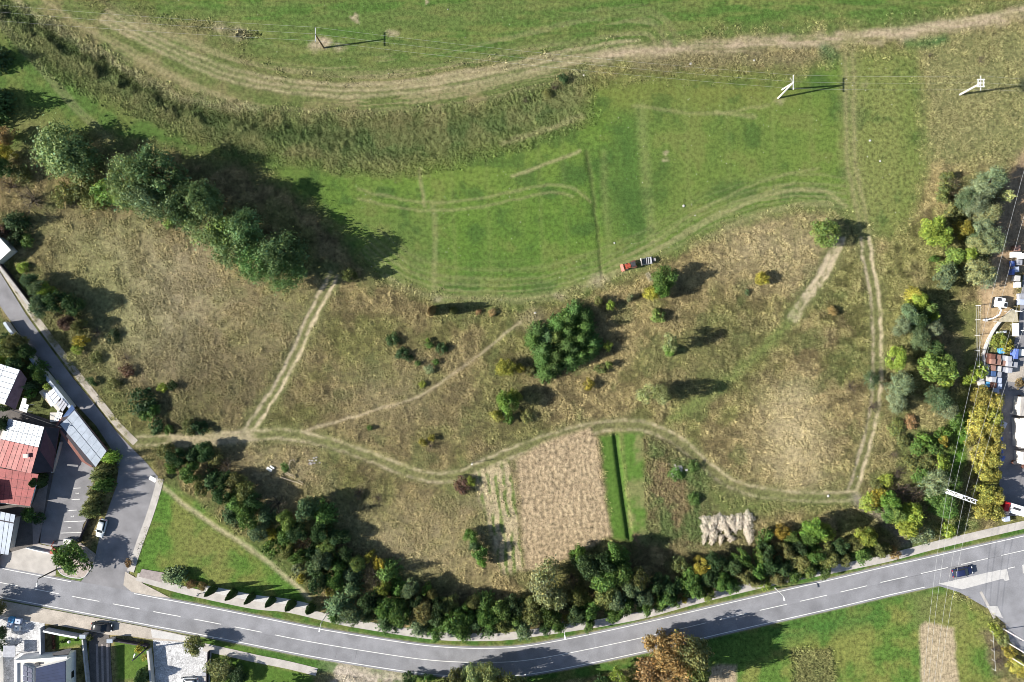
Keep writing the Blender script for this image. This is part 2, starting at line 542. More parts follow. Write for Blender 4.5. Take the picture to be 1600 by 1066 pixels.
# upper field
uf = poly([(120, -60), (170, -10), (250, 25), (340, 45), (400, 110), (460, 135), (560, 140), (660, 130), (800, 106), (950, 84), (1150, 62), (1350, 50), (1500, 22), (1600, 0), (1720, -40), (1720, -120), (120, -120)], 30)
mead = lerp3(MEADD, MEAD, sstep(NM * .5 + NS * .5, .35, .6)) 
mead = mead * (.82 + .36 * NF)[:, None]
cmixv(uf, lerp3((.064, .118, .026), (.116, .142, .042), sstep(NS * .6 + NM * .4, .42, .66)) * (.8 + .4 * NF)[:, None], .62)
hay = poly([(20, -60), (60, -40), (150, 10), (330, 50), (400, 110), (520, 128), (800, 100), (905, 84), (920, 112), (880, 128), (800, 156), (700, 176), (600, 184), (470, 180), (350, 168), (250, 140), (130, 72), (20, 5)], 14)
cmixv(hay, lerp3((.090, .118, .036), (.165, .15, .07), sstep(NM * .6 + NL * .4, .38, .6)) * (.8 + .4 * NF)[:, None], .6)
cmix(poly([(330, 60), (480, 85), (640, 110), (640, 135), (480, 140), (380, 120)], 40) * .5, (.115, .12, .045))
D_DRY *= (1 - uf) * (1 - hay)
UCURVE = [(1000, 78), (920, 90), (850, 103), (800, 114), (740, 127), (660, 140), (580, 147), (500, 146), (420, 136), (350, 120), (250, 78), (160, 30), (80, -20)]
ii = sub(UCURVE, 140)
du = np.full(N_ALL, 500.0); du[ii] = seg_d(Ul[ii], Vl[ii], smooth_line(UCURVE, 3))
stripe = vnoise(du * .17, NL * 3 + U0 * .004, 91) * .6 + vnoise(du * .45, U0 * .01, 92) * .4
near = np.clip(1.25 - du / 75, 0, 1)
cmix(near * (hay * .8 + uf * .8).clip(0, 1) * sstep(stripe, .5, .68) * .7, (.24, .205, .118))
cmix(near * (hay + uf).clip(0, 1) * sstep(stripe, .5, .25) * .55, (.085, .10, .034))
sw = vnoise(V0 * .11 + NM * 1.5 + U0 * .012, U0 * .006, 93)
cmix(uf * sstep(sw, .5, .8) * .5, (.105, .128, .042))
for off in (3, -6, -15):
    cmix(line(offset_px([(1000, 78), (920, 90), (850, 103), (800, 114), (740, 127), (660, 140), (580, 147), (500, 146), (420, 136), (350, 120), (250, 78), (160, 30)], off), 2.0, 3, 1, False) * (.35 + .7 * NM).clip(0, 1), (.33, .28, .175))
UPPER_TRACK = [(1740, -18), (1600, 20), (1500, 37), (1400, 54), (1300, 62), (1200, 67), (1100, 75), (1000, 82), (930, 92)]
ut = line(UPPER_TRACK, 8.5, 8, 2)
cmix(ut * (.35 + .75 * sstep(NS, .3, .6)), (.30, .245, .165), .55)
cmix(line([(1740, -20), (1600, 14), (1480, 36), (1340, 54)], 2.2, 4, 1) * .7, (.36, .30, .20))
D_DRY *= 1 - line(UPPER_TRACK, 14, 6)
# sandy crest of the bank, left
CREST = [(10, -20), (45, 18), (85, 45), (130, 72), (190, 105), (250, 140), (320, 162), (400, 172)]
cmix(line(CREST, 4, 6, 2) * (.45 + .7 * NM).clip(0, 1), (.34, .29, .18), .7)
# weedy bank
BANK = [(-60, -30), (20, 14), (130, 80), (250, 148), (350, 176), (470, 188), (600, 192), (700, 182), (800, 164), (870, 136), (908, 122), (915, 180), (850, 206), (760, 236), (640, 256),
        (520, 252), (400, 234), (330, 218), (260, 182), (180, 150), (100, 112), (0, 42), (-60, 0)]
bk = poly(BANK, 22) * (.55 + .9 * NM).clip(0, 1)
cmixv(bk, lerp3((.066, .105, .034), (.140, .148, .060), sstep(NM, .42, .64)), .9)
cmix(poly([(0, 40), (100, 100), (200, 160), (260, 190), (180, 160), (80, 90), (0, 30)], 24) * .6, (.19, .165, .085))
DITCH = [(-40, -10), (20, 22), (70, 52), (130, 88), (200, 128), (270, 163), (330, 182), (400, 200), (470, 212), (560, 215)]
dt = line(DITCH, 8, 12, 2)
cmix(dt * .85, (.040, .066, .022), .9)
D_DRY = D_DRY * (1 - bk) + bk * .12
D_WEED = bk * .9 + dt * .6
d_ = np.zeros(N_ALL); ii = sub(DITCH, 60); d_[ii] = np.exp(-(seg_d(U[ii], V[ii], smooth_line(DITCH, 3)) / 11.0) ** 2) 
fade = sstep(-U0, -560, -330) * .9 + .1
Z -= d_ * 1.4 * fade
cmix(line([(1000, 100), (1100, 96), (1200, 96), (1300, 92)], 12, 10) * .8, (.16, .145, .075), .9)
cmix(line([(1288, 80), (1302, 90), (1306, 102)], 9, 8) * .9, (.05, .115, .045), .8)
cmix(line([(1420, 70), (1450, 66), (1476, 62)], 6, 6) * .9, (.05, .115, .035), .7)
# grass below the bank, left
lg = poly([(-60, 20), (0, 45), (90, 104), (180, 156), (270, 196), (330, 224), (430, 246), (440, 262), (330, 250), (250, 235), (150, 215), (60, 230), (-60, 260)], 18)
cmixv(lg, lerp3((.095, .125, .034), (.065, .112, .026), sstep(NM, .4, .6)) * (.8 + .4 * NF)[:, None], .6)
D_DRY *= 1 - lg
cmix(poly([(20, 175), (90, 190), (110, 215), (40, 220), (0, 200)], 18) * .7, (.13, .125, .05))
for o in (0, 7):
    cmix(line(offset_px([(-20, 20), (20, 62), (80, 130), (130, 185), (170, 220)], o), 2, 3, 1, False) * .5, (.20, .185, .105))

# lower meadow
LOW = [(420, 250), (520, 262), (640, 266), (780, 236), (860, 212), (908, 190), (924, 132), (1000, 122), (1100, 118), (1240, 118), (1330, 84), (1425, 80), (1436, 130), (1446, 260),
       (1424, 330), (1385, 372), (1345, 356), (1310, 326), (1230, 326), (1130, 352), (1060, 390), (990, 425), (900, 458), (830, 472), (740, 474), (680, 466), (620, 444), (570, 410), (500, 330), (430, 280)]
lm = poly(LOW, 16)
g = lerp3(MEADD, MEAD, sstep(NM * .55 + NL * .45, .36, .6))
g = lerp3((0, 0, 0), (0, 0, 0), NF) + g * (.78 + .44 * NF)[:, None]
cmixv(lm, g, .5)
D_DRY *= 1 - lm
cmix(poly([(640, 262), (780, 230), (905, 195), (910, 240), (820, 275), (730, 300), (660, 310)], 30) * .75 * (.5 + NM), LIME)
cmix(poly([(1000, 150), (1330, 130), (1330, 300), (1180, 300), (1050, 370), (1005, 380)], 40) * .6 * (.4 + NM), (.115, .155, .038))
cmix(poly([(958, 165), (995, 165), (1012, 395), (985, 410), (965, 400)], 14) * .6, (.052, .108, .024))
cmix(poly([(690, 330), (900, 310), (930, 430), (760, 450), (690, 430)], 40) * .5, (.080, .145, .026))
cmix(poly([(1330, 80), (1430, 78), (1440, 300), (1400, 370), (1345, 350), (1325, 250)], 22) * .8, (.155, .165, .056), .8)
cmix(poly([(930, 130), (1200, 118), (1240, 150), (1100, 165), (950, 165)], 30) * .7, (.155, .155, .044))
cmix(line([(1002, 168), (1006, 230), (1012, 310), (1022, 385)], 5, 8) * .75, (.165, .19, .07))
cmix(line([(944, 240), (946, 320), (956, 425)], 4, 6) * .6, (.15, .175, .062))
cmix(poly([(560, 330), (690, 320), (690, 460), (640, 440), (580, 400)], 30) * .4, (.095, .125, .04))
LCURVE = [(560, 400), (620, 446), (680, 468), (740, 474), (830, 472), (900, 458), (990, 425), (1060, 390), (1130, 352), (1230, 326), (1320, 330)]
ii = sub(LCURVE, 160)
dl = np.full(N_ALL, 500.0); dl[ii] = seg_d(Ul[ii], Vl[ii], smooth_line(LCURVE, 3))
st2 = vnoise(dl * .22, U0 * .008, 94) * .6 + vnoise(dl * .6, U0 * .02, 95) * .4
cmix(lm * np.clip(1.3 - dl / 60, 0, 1) * sstep(st2, .45, .7) * .6, (.15, .155, .062))
vs_ = vnoise(U0 * .035 + NM, V0 * .004, 96)
cmix(lm * sstep(vs_, .5, .8) * .35, (.105, .142, .036))
cmix(lm * sstep(NM, .58, .74) * .4, (.13, .14, .046))
cmix(lm * sstep(NM, .42, .28) * .5, (.040, .082, .020))
for off, a in ((5, .6), (12, .45), (19, .55), (28, .4), (38, .35), (52, .25)):
    cmix(lm * line(offset_px(LCURVE, off), 1.3, 1.8, 1, False) * a * (.4 + 1.2 * NL), (.215, .215, .105))
for x_, a in ((705, .3), (760, .22), (842, .25), (880, .2), (1075, .25), (1140, .2), (1210, .25), (1270, .2)):
    cmix(lm * line([(x_ - 6, 130), (x_, 260), (x_ + 8, 440)], 1.8, 4, 1) * a, (.17, .185, .07))
# mowing and tyre lines
for pts, w, a in (([(560, 296), (600, 306), (660, 316), (740, 312), (800, 299), (860, 289), (900, 296), (922, 316)], 1.3, .5), ([(560, 310), (600, 320), (660, 329), (740, 325), (800, 313), (860, 301), (895, 306)], 1.3, .5),
                  ([(800, 276), (850, 258), (906, 236)], 2.0, .75), ([(656, 262), (660, 300), (664, 322)], 1.8, .6), ([(676, 322), (680, 370), (678, 470)], 4, .28), ([(785, 224), (850, 204), (908, 182)], 4, .7),
                  ([(600, 432), (660, 458), (740, 466), (820, 466), (880, 456), (940, 436), (1000, 404), (1060, 372), (1120, 340), (1180, 312), (1240, 298), (1290, 300), (1322, 322)], 3, .5),
                  ([(960, 415), (1020, 378), (1080, 338), (1150, 300), (1220, 275), (1280, 262)], 1.5, .4), ([(970, 425), (1030, 388), (1090, 350), (1150, 318), (1240, 285)], 1.5, .4),
                  ([(610, 446), (680, 470), (760, 474), (850, 470), (920, 452), (980, 420)], 2, .35), ([(990, 165), (1100, 178), (1200, 165)], 2, .4), ([(1180, 182), (1120, 176)], 2.5, .4),
                  ([(1080, 385), (1160, 345), (1240, 322), (1300, 318)], 4, .4)):
    cmix(line(pts, w, 2.4, 1) * min(1, a * 1.35), (.225, .215, .105))
FUR = [(917, 236), (924, 280), (931, 340), (938, 400), (941, 432)]
cmix(line(FUR, 1.8, 3, 1) * .6, (.075, .075, .034))
ii = sub(FUR, 30); f_ = np.zeros(N_ALL); f_[ii] = np.exp(-(seg_d(Ul[ii], Vl[ii], smooth_line(FUR, 3)) / 3.2) ** 2)
Z -= f_ * .16
# right-hand track through the meadow
for o in (-6, 6):
    cmix(line(offset_px([(1326, 60), (1328, 160), (1330, 250), (1345, 330), (1354, 385)], o), 2.2, 3.5, 1, False) * .8, (.235, .215, .11))
cmix(line([(1326, 60), (1328, 160), (1330, 250), (1345, 330), (1354, 385)], 14, 10, 2) * .4, (.17, .165, .075))
# dirt tracks: name, line, ruts, half width, strength
TRACKS = [('dirt_track', [(1352, 372), (1358, 420), (1366, 460), (1370, 520), (1370, 590), (1366, 640), (1354, 690), (1342, 735), (1331, 772)], (-6.5, 6.5), 2.1, .9),
          ('dirt_track', [(1312, 372), (1290, 420), (1262, 462), (1238, 497)], (-4, 5), 4.0, .8),
          ('dirt_track', [(522, 430), (512, 448), (490, 490), (462, 550), (436, 600), (410, 640), (386, 676)], (-6, 6), 2.2, 1.0),
          ('field_path', [(214, 690), (250, 688), (300, 689), (350, 684), (400, 680), (450, 679), (510, 691), (560, 707), (610, 727), (650, 741), (690, 747), (730, 739), (780, 716), (830, 696), (890, 676), (960, 665),
                          (1010, 668), (1060, 690), (1100, 725), (1140, 755), (1190, 770), (1260, 776), (1335, 775)], (-7, 7), 1.8, .55),
          ('footpath', [(478, 673), (540, 655), (590, 640), (640, 625), (672, 610), (700, 590), (730, 568), (770, 538), (812, 503)], (0,), 1.5, .65),
          ('footpath', [(254, 762), (290, 790), (330, 818), (380, 850), (420, 880), (450, 905), (484, 936)], (0,), 3.0, .8)]
track_mask = []
for nm, pts, ruts, hw, a in TRACKS:
    core = line(pts, max(abs(r) for r in ruts) + hw, 3, 1)
    if len(ruts) > 1:
        cmix(line(pts, 11 + hw, 8, 2) * .75, (.115, .125, .050), .5)
    for r in ruts:
        q = offset_px(pts, r) if r else smooth_line(pts, 3)
        cmix(line(q, hw, 2.2, 1, False) * (np.clip(a * (.35 + .9 * NM) * (.35 + 1.1 * sstep(NF, .25, .6)), 0, 1) if len(ruts) > 1 else a), (.42, .35, .24), .4)
    D_DRY *= 1 - line(pts, 13 if len(ruts) > 1 else 5, 5, 1)
    track_mask.append(core)
    Z -= .10 * core
cmix(line([(270, 688), (320, 688), (390, 682)], 9, 7, 2) * .75, (.34, .285, .19), .4)
cmix(line([(1240, 494), (1200, 540), (1140, 590), (1090, 630), (1050, 655)], 7, 8, 2) * .85, (.135, .17, .052))
D_DRY *= 1 - .7 * line([(1240, 494), (1200, 540), (1140, 590), (1050, 655)], 9, 8)
cmix(line([(1338, 780), (1365, 800), (1395, 822), (1416, 850)], 8, 6, 1) * .9, (.17, .15, .125), .4)

# ploughed and cut plots
PLOT = [(806, 718), (860, 686), (922, 668), (934, 690), (940, 745), (957, 838), (905, 862), (860, 890), (818, 892), (812, 800)]
pl = poly(PLOT, 4, 0, 1)
furrow = .5 + .5 * np.sin((U0 * .995 + V0 * -.10 + (NM - .5) * 26) * .72)
cmixv(pl, lerp3((.215, .162, .10), (.385, .305, .195), np.clip(.05 + .5 * NF + .55 * furrow * (NS + .2), 0, 1)) * (.88 + .24 * NM)[:, None], .8)
PLOT2 = [(742, 738), (797, 720), (806, 760), (820, 890), (784, 897), (766, 830), (750, 785)]
p2 = poly(PLOT2, 5, 0, 1)
rows = sstep(np.sin((U0 - .14 * V0 + (NM - .5) * 14) * .5), -.2, .7)
cmixv(p2, lerp3((.36, .30, .19), (.125, .165, .05), rows * sstep(NM, .28, .5)), .8)
cmix(line([(798, 722), (807, 770), (813, 830), (820, 890)], 2.2, 3, 1) * .8, (.15, .12, .065))
LAWN_STRIP = [(936, 682), (968, 676), (988, 845), (958, 842), (944, 745)]
ls = poly(LAWN_STRIP, 4, 0, 1)
cmixv(ls, lerp3((.062, .125, .020), (.085, .145, .030), NF), .4)
LS2 = [(972, 676), (1004, 676), (1012, 850), (988, 848)]
l2 = poly(LS2, 4, 0, 1)
cmixv(l2, lerp3((.080, .148, .028), (.155, .165, .065), sstep(NM, .45, .65)), .45)
STEP = [(962, 682), (968, 730), (975, 780), (984, 842)]
ii = sub(STEP, 60)
dd = seg_d(U0[ii], V0[ii], smooth_line(STEP, 3))
st = np.zeros(N_ALL); st[ii] = np.exp(-(dd / 4.5) ** 2)
cmix(st * .5, (.045, .085, .02))  # shadow line of the step painted into the grass colour
Z -= st * .55
for m in (pl, p2, ls, l2): D_DRY *= 1 - m
D_DRY += p2 * .25
Z += pl * (NF - .5) * .16 + pl * .05 * furrow
cmix(poly([(1012, 690), (1060, 690), (1105, 740), (1140, 765), (1180, 785), (1180, 860), (1090, 870), (1016, 850)], 10) * .7, lerp3((.12, .10, .055), (.075, .10, .035), NM)[0])
cmix(poly([(1100, 745), (1140, 772), (1260, 784), (1330, 784), (1260, 800), (1130, 805), (1112, 790)], 12) * .8, (.10, .13, .038), .6)
m_ = poly([(1014, 690), (1100, 740), (1110, 850), (1016, 850)], 10)
cmixv(m_ * .8, lerp3((.17, .12, .07), (.06, .10, .03), sstep(NM, .4, .6)))
D_WEED += m_ * .35
cmix(poly([(1488, 640), (1520, 632), (1512, 720), (1490, 748), (1482, 700)], 10) * .95, (.062, .150, .018), .5)
cmix(poly([(1400, 860), (1470, 835), (1530, 822), (1520, 800), (1440, 845)], 8) * .7, (.07, .125, .028))
D_DRY *= 1 - poly([(1488, 640), (1520, 632), (1512, 720), (1490, 748), (1482, 700)], 10)

# lawn by the junction
LAWN = [(250, 757), (268, 766), (300, 780), (400, 860), (500, 950), (300, 922), (258, 905), (212, 894), (225, 850), (245, 780)]
lw = poly(LAWN, 5, 2, 1)
cmixv(lw, lerp3((.070, .138, .024), (.130, .150, .040), sstep(NL * .4 + NM * .6, .42, .62)) * (.85 + .3 * NF)[:, None], .7)
cmix(poly([(300, 820), (360, 860), (350, 890), (290, 870)], 30) * .35, (.15, .13, .055))
D_DRY *= 1 - lw
cmix(line(TRACKS[5][1], 2.8, 3, 1) * .9, (.36, .31, .20), .4)
cmix(line([(270, 758), (330, 800), (400, 850), (450, 890)], 9, 10, 2) * .5, (.075, .12, .03))
# verges of the road, field south of it
road_px = smooth_line(ROAD, 4)
ii = sub(road_px, 70)
rd = np.full(N_ALL, 999.0); rd[ii] = seg_d(U0[ii], V0[ii], road_px)
vg = np.clip((46 - rd) / 6, 0, 1)
cmixv(vg, lerp3((.052, .112, .022), (.10, .125, .034), sstep(NM, .4, .65)) * (.8 + .4 * NF)[:, None], .55)
D_DRY *= 1 - vg
cmix(np.clip((27.5 - rd) / 3, 0, 1) * (.4 + .6 * NM), (.30, .265, .20), .4)
SF = [(1100, 1010), (1200, 985), (1330, 955), (1470, 922), (1500, 935), (1545, 958), (1562, 985), (1560, 1120), (1090, 1120)]
sf = poly(SF, 8)
cmixv(sf, lerp3((.078, .142, .028), (.150, .168, .045), sstep(NM * .6 + NL * .4, .42, .62)) * (.82 + .36 * NF)[:, None], .7)
D_DRY *= 1 - sf
cmix(poly([(1200, 985), (1380, 946), (1380, 975), (1220, 1010)], 12) * .7, (.042, .115, .024))
cmix(poly([(1420, 925), (1490, 930), (1500, 975), (1430, 975)], 16) * .6, (.15, .145, .06))
def rowfill(pts, c0, c1, freq, slope):
    m = poly(pts, 3, 0, 1)
    r = .5 + .5 * np.sin((U0 + slope * V0 + (NM - .5) * 8) * freq)
    cmixv(m, lerp3(c0, c1, np.clip(.2 + .6 * r + .5 * (NF - .5), 0, 1)), .6)
    return m
rowfill([(1437, 978), (1446, 970), (1490, 982), (1502, 1110), (1440, 1110)], (.25, .205, .13), (.42, .345, .235), 1.4, -.08)
rowfill([(1104, 1046), (1122, 1038), (1150, 1038), (1153, 1110), (1104, 1110)], (.24, .19, .12), (.38, .31, .21), 1.4, -.03)
cmix(poly([(1237, 1014), (1298, 1014), (1312, 1110), (1240, 1110)], 5, 0, 1) * .8, lerp3((.13, .125, .05), (.16, .13, .07), NM)[0], .8)
D_WEED += .4 * poly([(1237, 1014), (1298, 1014), (1312, 1110), (1240, 1110)], 5)
cmix(poly([(505, 1032), (635, 1056), (640, 1110), (505, 1110)], 10) * (.2 + .9 * sstep(NM, .35, .55)), (.36, .315, .25), .7)
cmix(poly([(1532, 990), (1548, 985), (1572, 1010), (1570, 1050), (1553, 1055)], 6) * .9, (.14, .115, .07), .9)
# the working yard at the right edge
DYARD = [(1600, 238), (1660, 200), (1660, 420), (1582, 425), (1588, 470), (1578, 488), (1556, 512), (1542, 540), (1533, 572), (1528, 500), (1530, 450), (1550, 400), (1562, 330), (1580, 270)]
dy = poly(DYARD, 6, 0, 1)
cmixv(dy, lerp3((.30, .215, .125), (.40, .30, .185), NF), .4)
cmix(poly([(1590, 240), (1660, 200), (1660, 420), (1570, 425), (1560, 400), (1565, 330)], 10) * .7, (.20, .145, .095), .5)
D_DRY *= 1 - dy
cmix(poly([(1500, 470), (1530, 470), (1527, 640), (1498, 640)], 8) * .8, (.115, .125, .04), .5)
D_DRY *= 1 - .8 * poly([(1500, 470), (1530, 470), (1527, 640), (1498, 640)], 8)
cmix(line([(1520, 620), (1518, 700), (1522, 780)], 5, 5) * .6, (.30, .25, .16))
# gardens on the left
cmix(poly([(-60, 470), (0, 485), (40, 545), (90, 610), (110, 650), (95, 665), (-60, 640)], 6) * .9, (.07, .085, .03), .8)
for pts in ([(86, 984), (134, 993), (133, 1008), (88, 1015)], [(180, 1000), (232, 1008), (236, 1060), (182, 1062)], [(330, 1020), (400, 1034), (490, 1055), (490, 1100), (330, 1100)], [(300, 1003), (400, 1026), (400, 1016), (310, 996)]):
    m = poly(pts, 4, 0, 1)
    cmixv(m, lerp3((.058, .125, .020), (.095, .14, .03), NM), .4)
    D_DRY *= 1 - m
D_DRY *= 1 - poly([(-60, 470), (0, 485), (100, 640), (180, 700), (200, 900), (340, 985), (500, 1035), (500, 1110), (-60, 1110)], 4)
# bare spots, stones of the fields
for x, y, r, a in ((505, 66, 13, .9), (490, 72, 12, .7), (530, 75, 10, .5), (345, 46, 12, .55), (372, 52, 16, .55), (555, 28, 6, .8), (612, 53, 8, .6), (668, 5, 5, .7), (1040, 240, 5, .6), (1040, 250, 6, .5), (876, 463, 10, .5), (935, 440, 16, .5), (1240, 497, 10, .4), (683, 470, 7, .5), (1215, 158, 8, .4), (830, 500, 26, .4), (1352, 132, 7, .3)):
    ii = sub([(x, y)], 40)
    m = np.zeros(N_ALL); m[ii] = np.clip(1.3 - np.hypot(U[ii] - x, (V[ii] - y) * 1.4) / r, 0, 1) * a
    cmix(m, (.33, .27, .19), .6)
ii = sub([(380, 55)], 60)
q = np.zeros(N_ALL); q[ii] = np.clip(1.2 - np.hypot((U[ii] - 385) / 22, (V[ii] - 52) / 7), 0, 1)
Z -= q * .9; cmix(q * .5, (.12, .09, .05)); D_WEED += q * .8

# height: tussocky relief, level under everything paved
Z += (D_DRY * .75 + D_WEED * 1.0) * ((fbm(X * .8, Y * .8, 81, 3) - .45) * .75)
Z += lm * (NM - .5) * .08
pav = np.clip((34 - rd) / 6, 0, 1)
foot_px = smooth_line(FOOTWAY, 4)
ii = sub(foot_px, 40)
fd = np.full(N_ALL, 999.0); fd[ii] = seg_d(U0[ii], V0[ii], foot_px)
pav = np.maximum(pav, np.clip((14 - fd) / 4, 0, 1))
for p in PAVED: pav = np.maximum(pav, poly(p, 3, 4, 0))
flat_extra = poly([(-90, 330), (0, 400), (110, 560), (215, 680), (260, 740), (215, 890), (500, 950), (500, 1120), (-90, 1120)], 8, 0, 0)
Z = Z * (1 - np.maximum(pav, flat_extra)) - .05 * pav
edge = np.clip(np.minimum(np.minimum(X + 123, 123 - X), np.minimum(Y + 86, 86 - Y)) / 6, 0, 1)
Z *= edge
D_DRY *= 1 - pav; D_WEED *= 1 - pav
D_WEED = np.clip(D_WEED, 0, 1.2)
C = np.clip(C, .004, .9)


def hz(x, y):
    i = int(np.clip(round((x - gx[0]) / CELL), 0, NX - 1)); j = int(np.clip(round((y - gy[0]) / CELL), 0, NY - 1))
    return float(Z[j * NX + i])


def on(px, py, dz=0.0):
    p = W(px, py); p.z = hz(p.x, p.y) + dz
    return p


def grid_object(name, sel, extra=None):
    """a piece of the terrain grid: sel = mask over the cells"""
    j, i = np.nonzero(sel.reshape(NY - 1, NX - 1))
    a = j * NX + i
    q = np.stack([a, a + 1, a + NX + 1, a + NX], 1)
    used, inv = np.unique(q, return_inverse=True)
    q = inv.reshape(q.shape)
    vs = np.stack([X[used], Y[used], Z[used]], 1); cs = C[used]; rs = ROUGH[used]
    if extra:
        n = len(vs)
        ev, ef = extra
        vs = np.vstack([vs, ev]); cs = np.vstack([cs, np.tile((.10, .115, .045), (len(ev), 1))]); rs = np.concatenate([rs, np.full(len(ev), .7)])
        q = np.vstack([q, np.array(ef) + n])
    me = bpy.data.meshes.new(name)
    me.vertices.add(len(vs)); me.vertices.foreach_set('co', vs.astype(np.float32).ravel())
    me.loops.add(q.size); me.loops.foreach_set('vertex_index', q.astype(np.int32).ravel())
    me.polygons.add(len(q)); me.polygons.foreach_set('loop_start', np.arange(0, q.size, 4, dtype=np.int32))
    me.update(calc_edges=True)
    ca = me.attributes.new('cover', 'FLOAT_COLOR', 'POINT')
    ca.data.foreach_set('color', np.hstack([cs, np.ones((len(cs), 1))]).astype(np.float32).ravel())
    ra = me.attributes.new('rough', 'FLOAT', 'POINT')
    ra.data.foreach_set('value', rs.astype(np.float32))
    me.materials.append(MATS['land_cover'])
    me.validate()
    o = link(bpy.data.objects.new(name, me))
    o['kind'] = 'structure'
    return o


def cells(m):
    a = m.reshape(NY, NX)
    return ((a[:-1, :-1] + a[1:, :-1] + a[:-1, 1:] + a[1:, 1:]) / 4).ravel()


cls = np.zeros((NY - 1) * (NX - 1), int)
pieces = [('meadow', lm), ('meadow', uf), ('weedy_bank_slope', bk), ('lawn', lw), ('field', sf), ('ploughed_field', pl), ('stubble_field', p2), ('grass_strip', np.maximum(ls, l2)), ('dirt_yard', dy)]
pieces += [(t[0], m) for t, m in zip(TRACKS, track_mask)]
pieces.append(('dirt_track', ut))
for k, (nm, m) in enumerate(pieces):
    cls[cells(m) > .5] = k + 1
for k, (nm, m) in enumerate(pieces):
    if (cls == k + 1).any(): grid_object(nm, cls == k + 1)
x0, x1, y0, y1 = gx[0], gx[-1], gy[0], gy[-1]
B = 1500.0
ring = ([(x0, y0, 0), (x1, y0, 0), (x1, y1, 0), (x0, y1, 0), (-B, -B, 0), (B, -B, 0), (B, B, 0), (-B, B, 0)], [(4, 5, 1, 0), (5, 6, 2, 1), (6, 7, 3, 2), (7, 4, 0, 3)])
grid_object('ground', cls == 0, ring)

# ------------------------------------------------------------------ roads, footways, yards
main_road = ribbon('main_road', road_px, 3.45, -3.45, .024, 'asphalt')
for off, nm in ((3.05, 'edge_line'), (-3.05, 'edge_line')):
    seg = road_px if off > 0 else road_px[road_px[:, 0] < 1458]
    keep = seg if off < 0 else seg
    parts = [keep] if off < 0 else [keep[keep[:, 0] < 108], keep[(keep[:, 0] > 203)]]
    for p_ in parts:
        ribbon(nm, p_, off + .07, off - .07, .029, 'white_paint', main_road)
# centre line: dashes, continuous through the bend
cum = np.concatenate([[0], np.cumsum(np.linalg.norm(np.diff(road_px, axis=0), axis=1))])
def at_len(s): return np.array([np.interp(s, cum, road_px[:, 0]), np.interp(s, cum, road_px[:, 1])])
def len_at(x): return float(np.interp(x, road_px[:, 0], cum))
s = len_at(-140)
while s < cum[-1] - 60:
    x = at_len(s)[0]
    if x < 405: dash, gap = 43, 21.5
    elif x < 1010: dash, gap = len_at(1040) - s, 22
    else: dash, gap = 43, 21.5
    q = np.array([at_len(t) for t in np.linspace(s, s + dash, max(3, int(dash / 12)))])
    ribbon('lane_marking', q, .065, -.065, .029, 'white_paint', main_road)
    s += dash + gap
for sx in (1468, 1484, 1505, 1526, 1548, 1570, 1592):
    q = np.array([at_len(t) for t in np.linspace(len_at(sx), len_at(sx) + 11, 3)])
    ribbon('edge_line', q, -3.0, -3.14, .029, 'white_paint', main_road)
side_street = area('side_street', STREET, .016, 'asphalt_old')
junction = area('side_road', JUNCTION, .012, 'asphalt')
for pts in ([(1466, 912), (1495, 906), (1540, 895), (1573, 889), (1577, 906), (1570, 908), (1567, 904), (1503, 921)], [(1541, 947), (1558, 947), (1567, 966), (1553, 961)], [(1597, 884), (1612, 881), (1612, 893), (1598, 896)]):
    area('pale_surface', pts, .034, 'concrete_pale', junction)
area('lane_marking', [(1530, 925), (1534, 924), (1556, 965), (1552, 967)], .03, 'concrete', junction)
footway = ribbon('footway', foot_px, .85, -.85, .06, 'concrete', thick=.12)
ribbon('slab_strip', smooth_line([(316, 920), (350, 926), (400, 936), (451, 942), (492, 952)], 4), .85, -.65, .045, 'concrete_pale', thick=.1)
ribbon('footway', smooth_line([(251, 748), (243, 778), (231, 815), (218, 850), (204, 893)], 4), .75, -.75, .055, 'concrete', thick=.12)
ribbon('footway', smooth_line([(-60, 338), (-30, 376), (0, 413), (46, 483), (68, 514), (91, 545), (122, 586), (146, 616), (186, 666), (212, 692)], 4), .75, -.75, .055, 'dusty_concrete', thick=.12)
area('pavement', [(196, 893), (213, 903), (224, 912), (266, 934), (244, 932), (206, 925), (193, 914)], .04, 'dusty_concrete')
parking = area('parking_lot', PARKING, .012, 'asphalt_old')
area('forecourt', FORECOURT, .008, 'concrete')
isl = area('corner_island', ISLAND, .09, 'gravel', thick=.16)
ribbon('kerb', smooth_line([(88, 872), (91, 890), (100, 899), (118, 903), (133, 901), (147, 880)], 3), .12, -.08, .125, 'concrete_pale', isl, thick=.18)
area('pavement', SOUTH_WALK, .055, 'dusty_concrete', thick=.12)
area('pavement', [(236, 983), (296, 995), (290, 1002), (238, 996)], .062, 'concrete_pale')
area('gravel_yard', GRAVEL_YARD, .03, 'crazy_paving')
area('driveway', DRIVE, .04, 'dark_pavers')
for x in (150, 158, 166):
    area('driveway_strip', [(x, 1006), (x + 3.5, 1006), (x + 5, 1080), (x + 1.5, 1080)], .048, 'pavers')
area('gravel_yard', GRAVEL_YARD2, .03, 'crazy_paving')
ribbon('footway', smooth_line(BACK_PATH, 4), .85, -.85, .06, 'concrete', thick=.12)
area('yard', YARD, .02, 'asphalt_old')
area('yard_slab', [(1575, 575), (1612, 566), (1612, 600), (1574, 596)], .03, 'dusty_concrete')
area('bus_stop_pad', BUS_PAD, .075, 'pavers', thick=.13)
area('yard', LEFT_YARD, .005, 'dark_pavers')
area('walkway', [(50, 790), (66, 752), (76, 752), (62, 850), (52, 853)], .012, 'pavers')
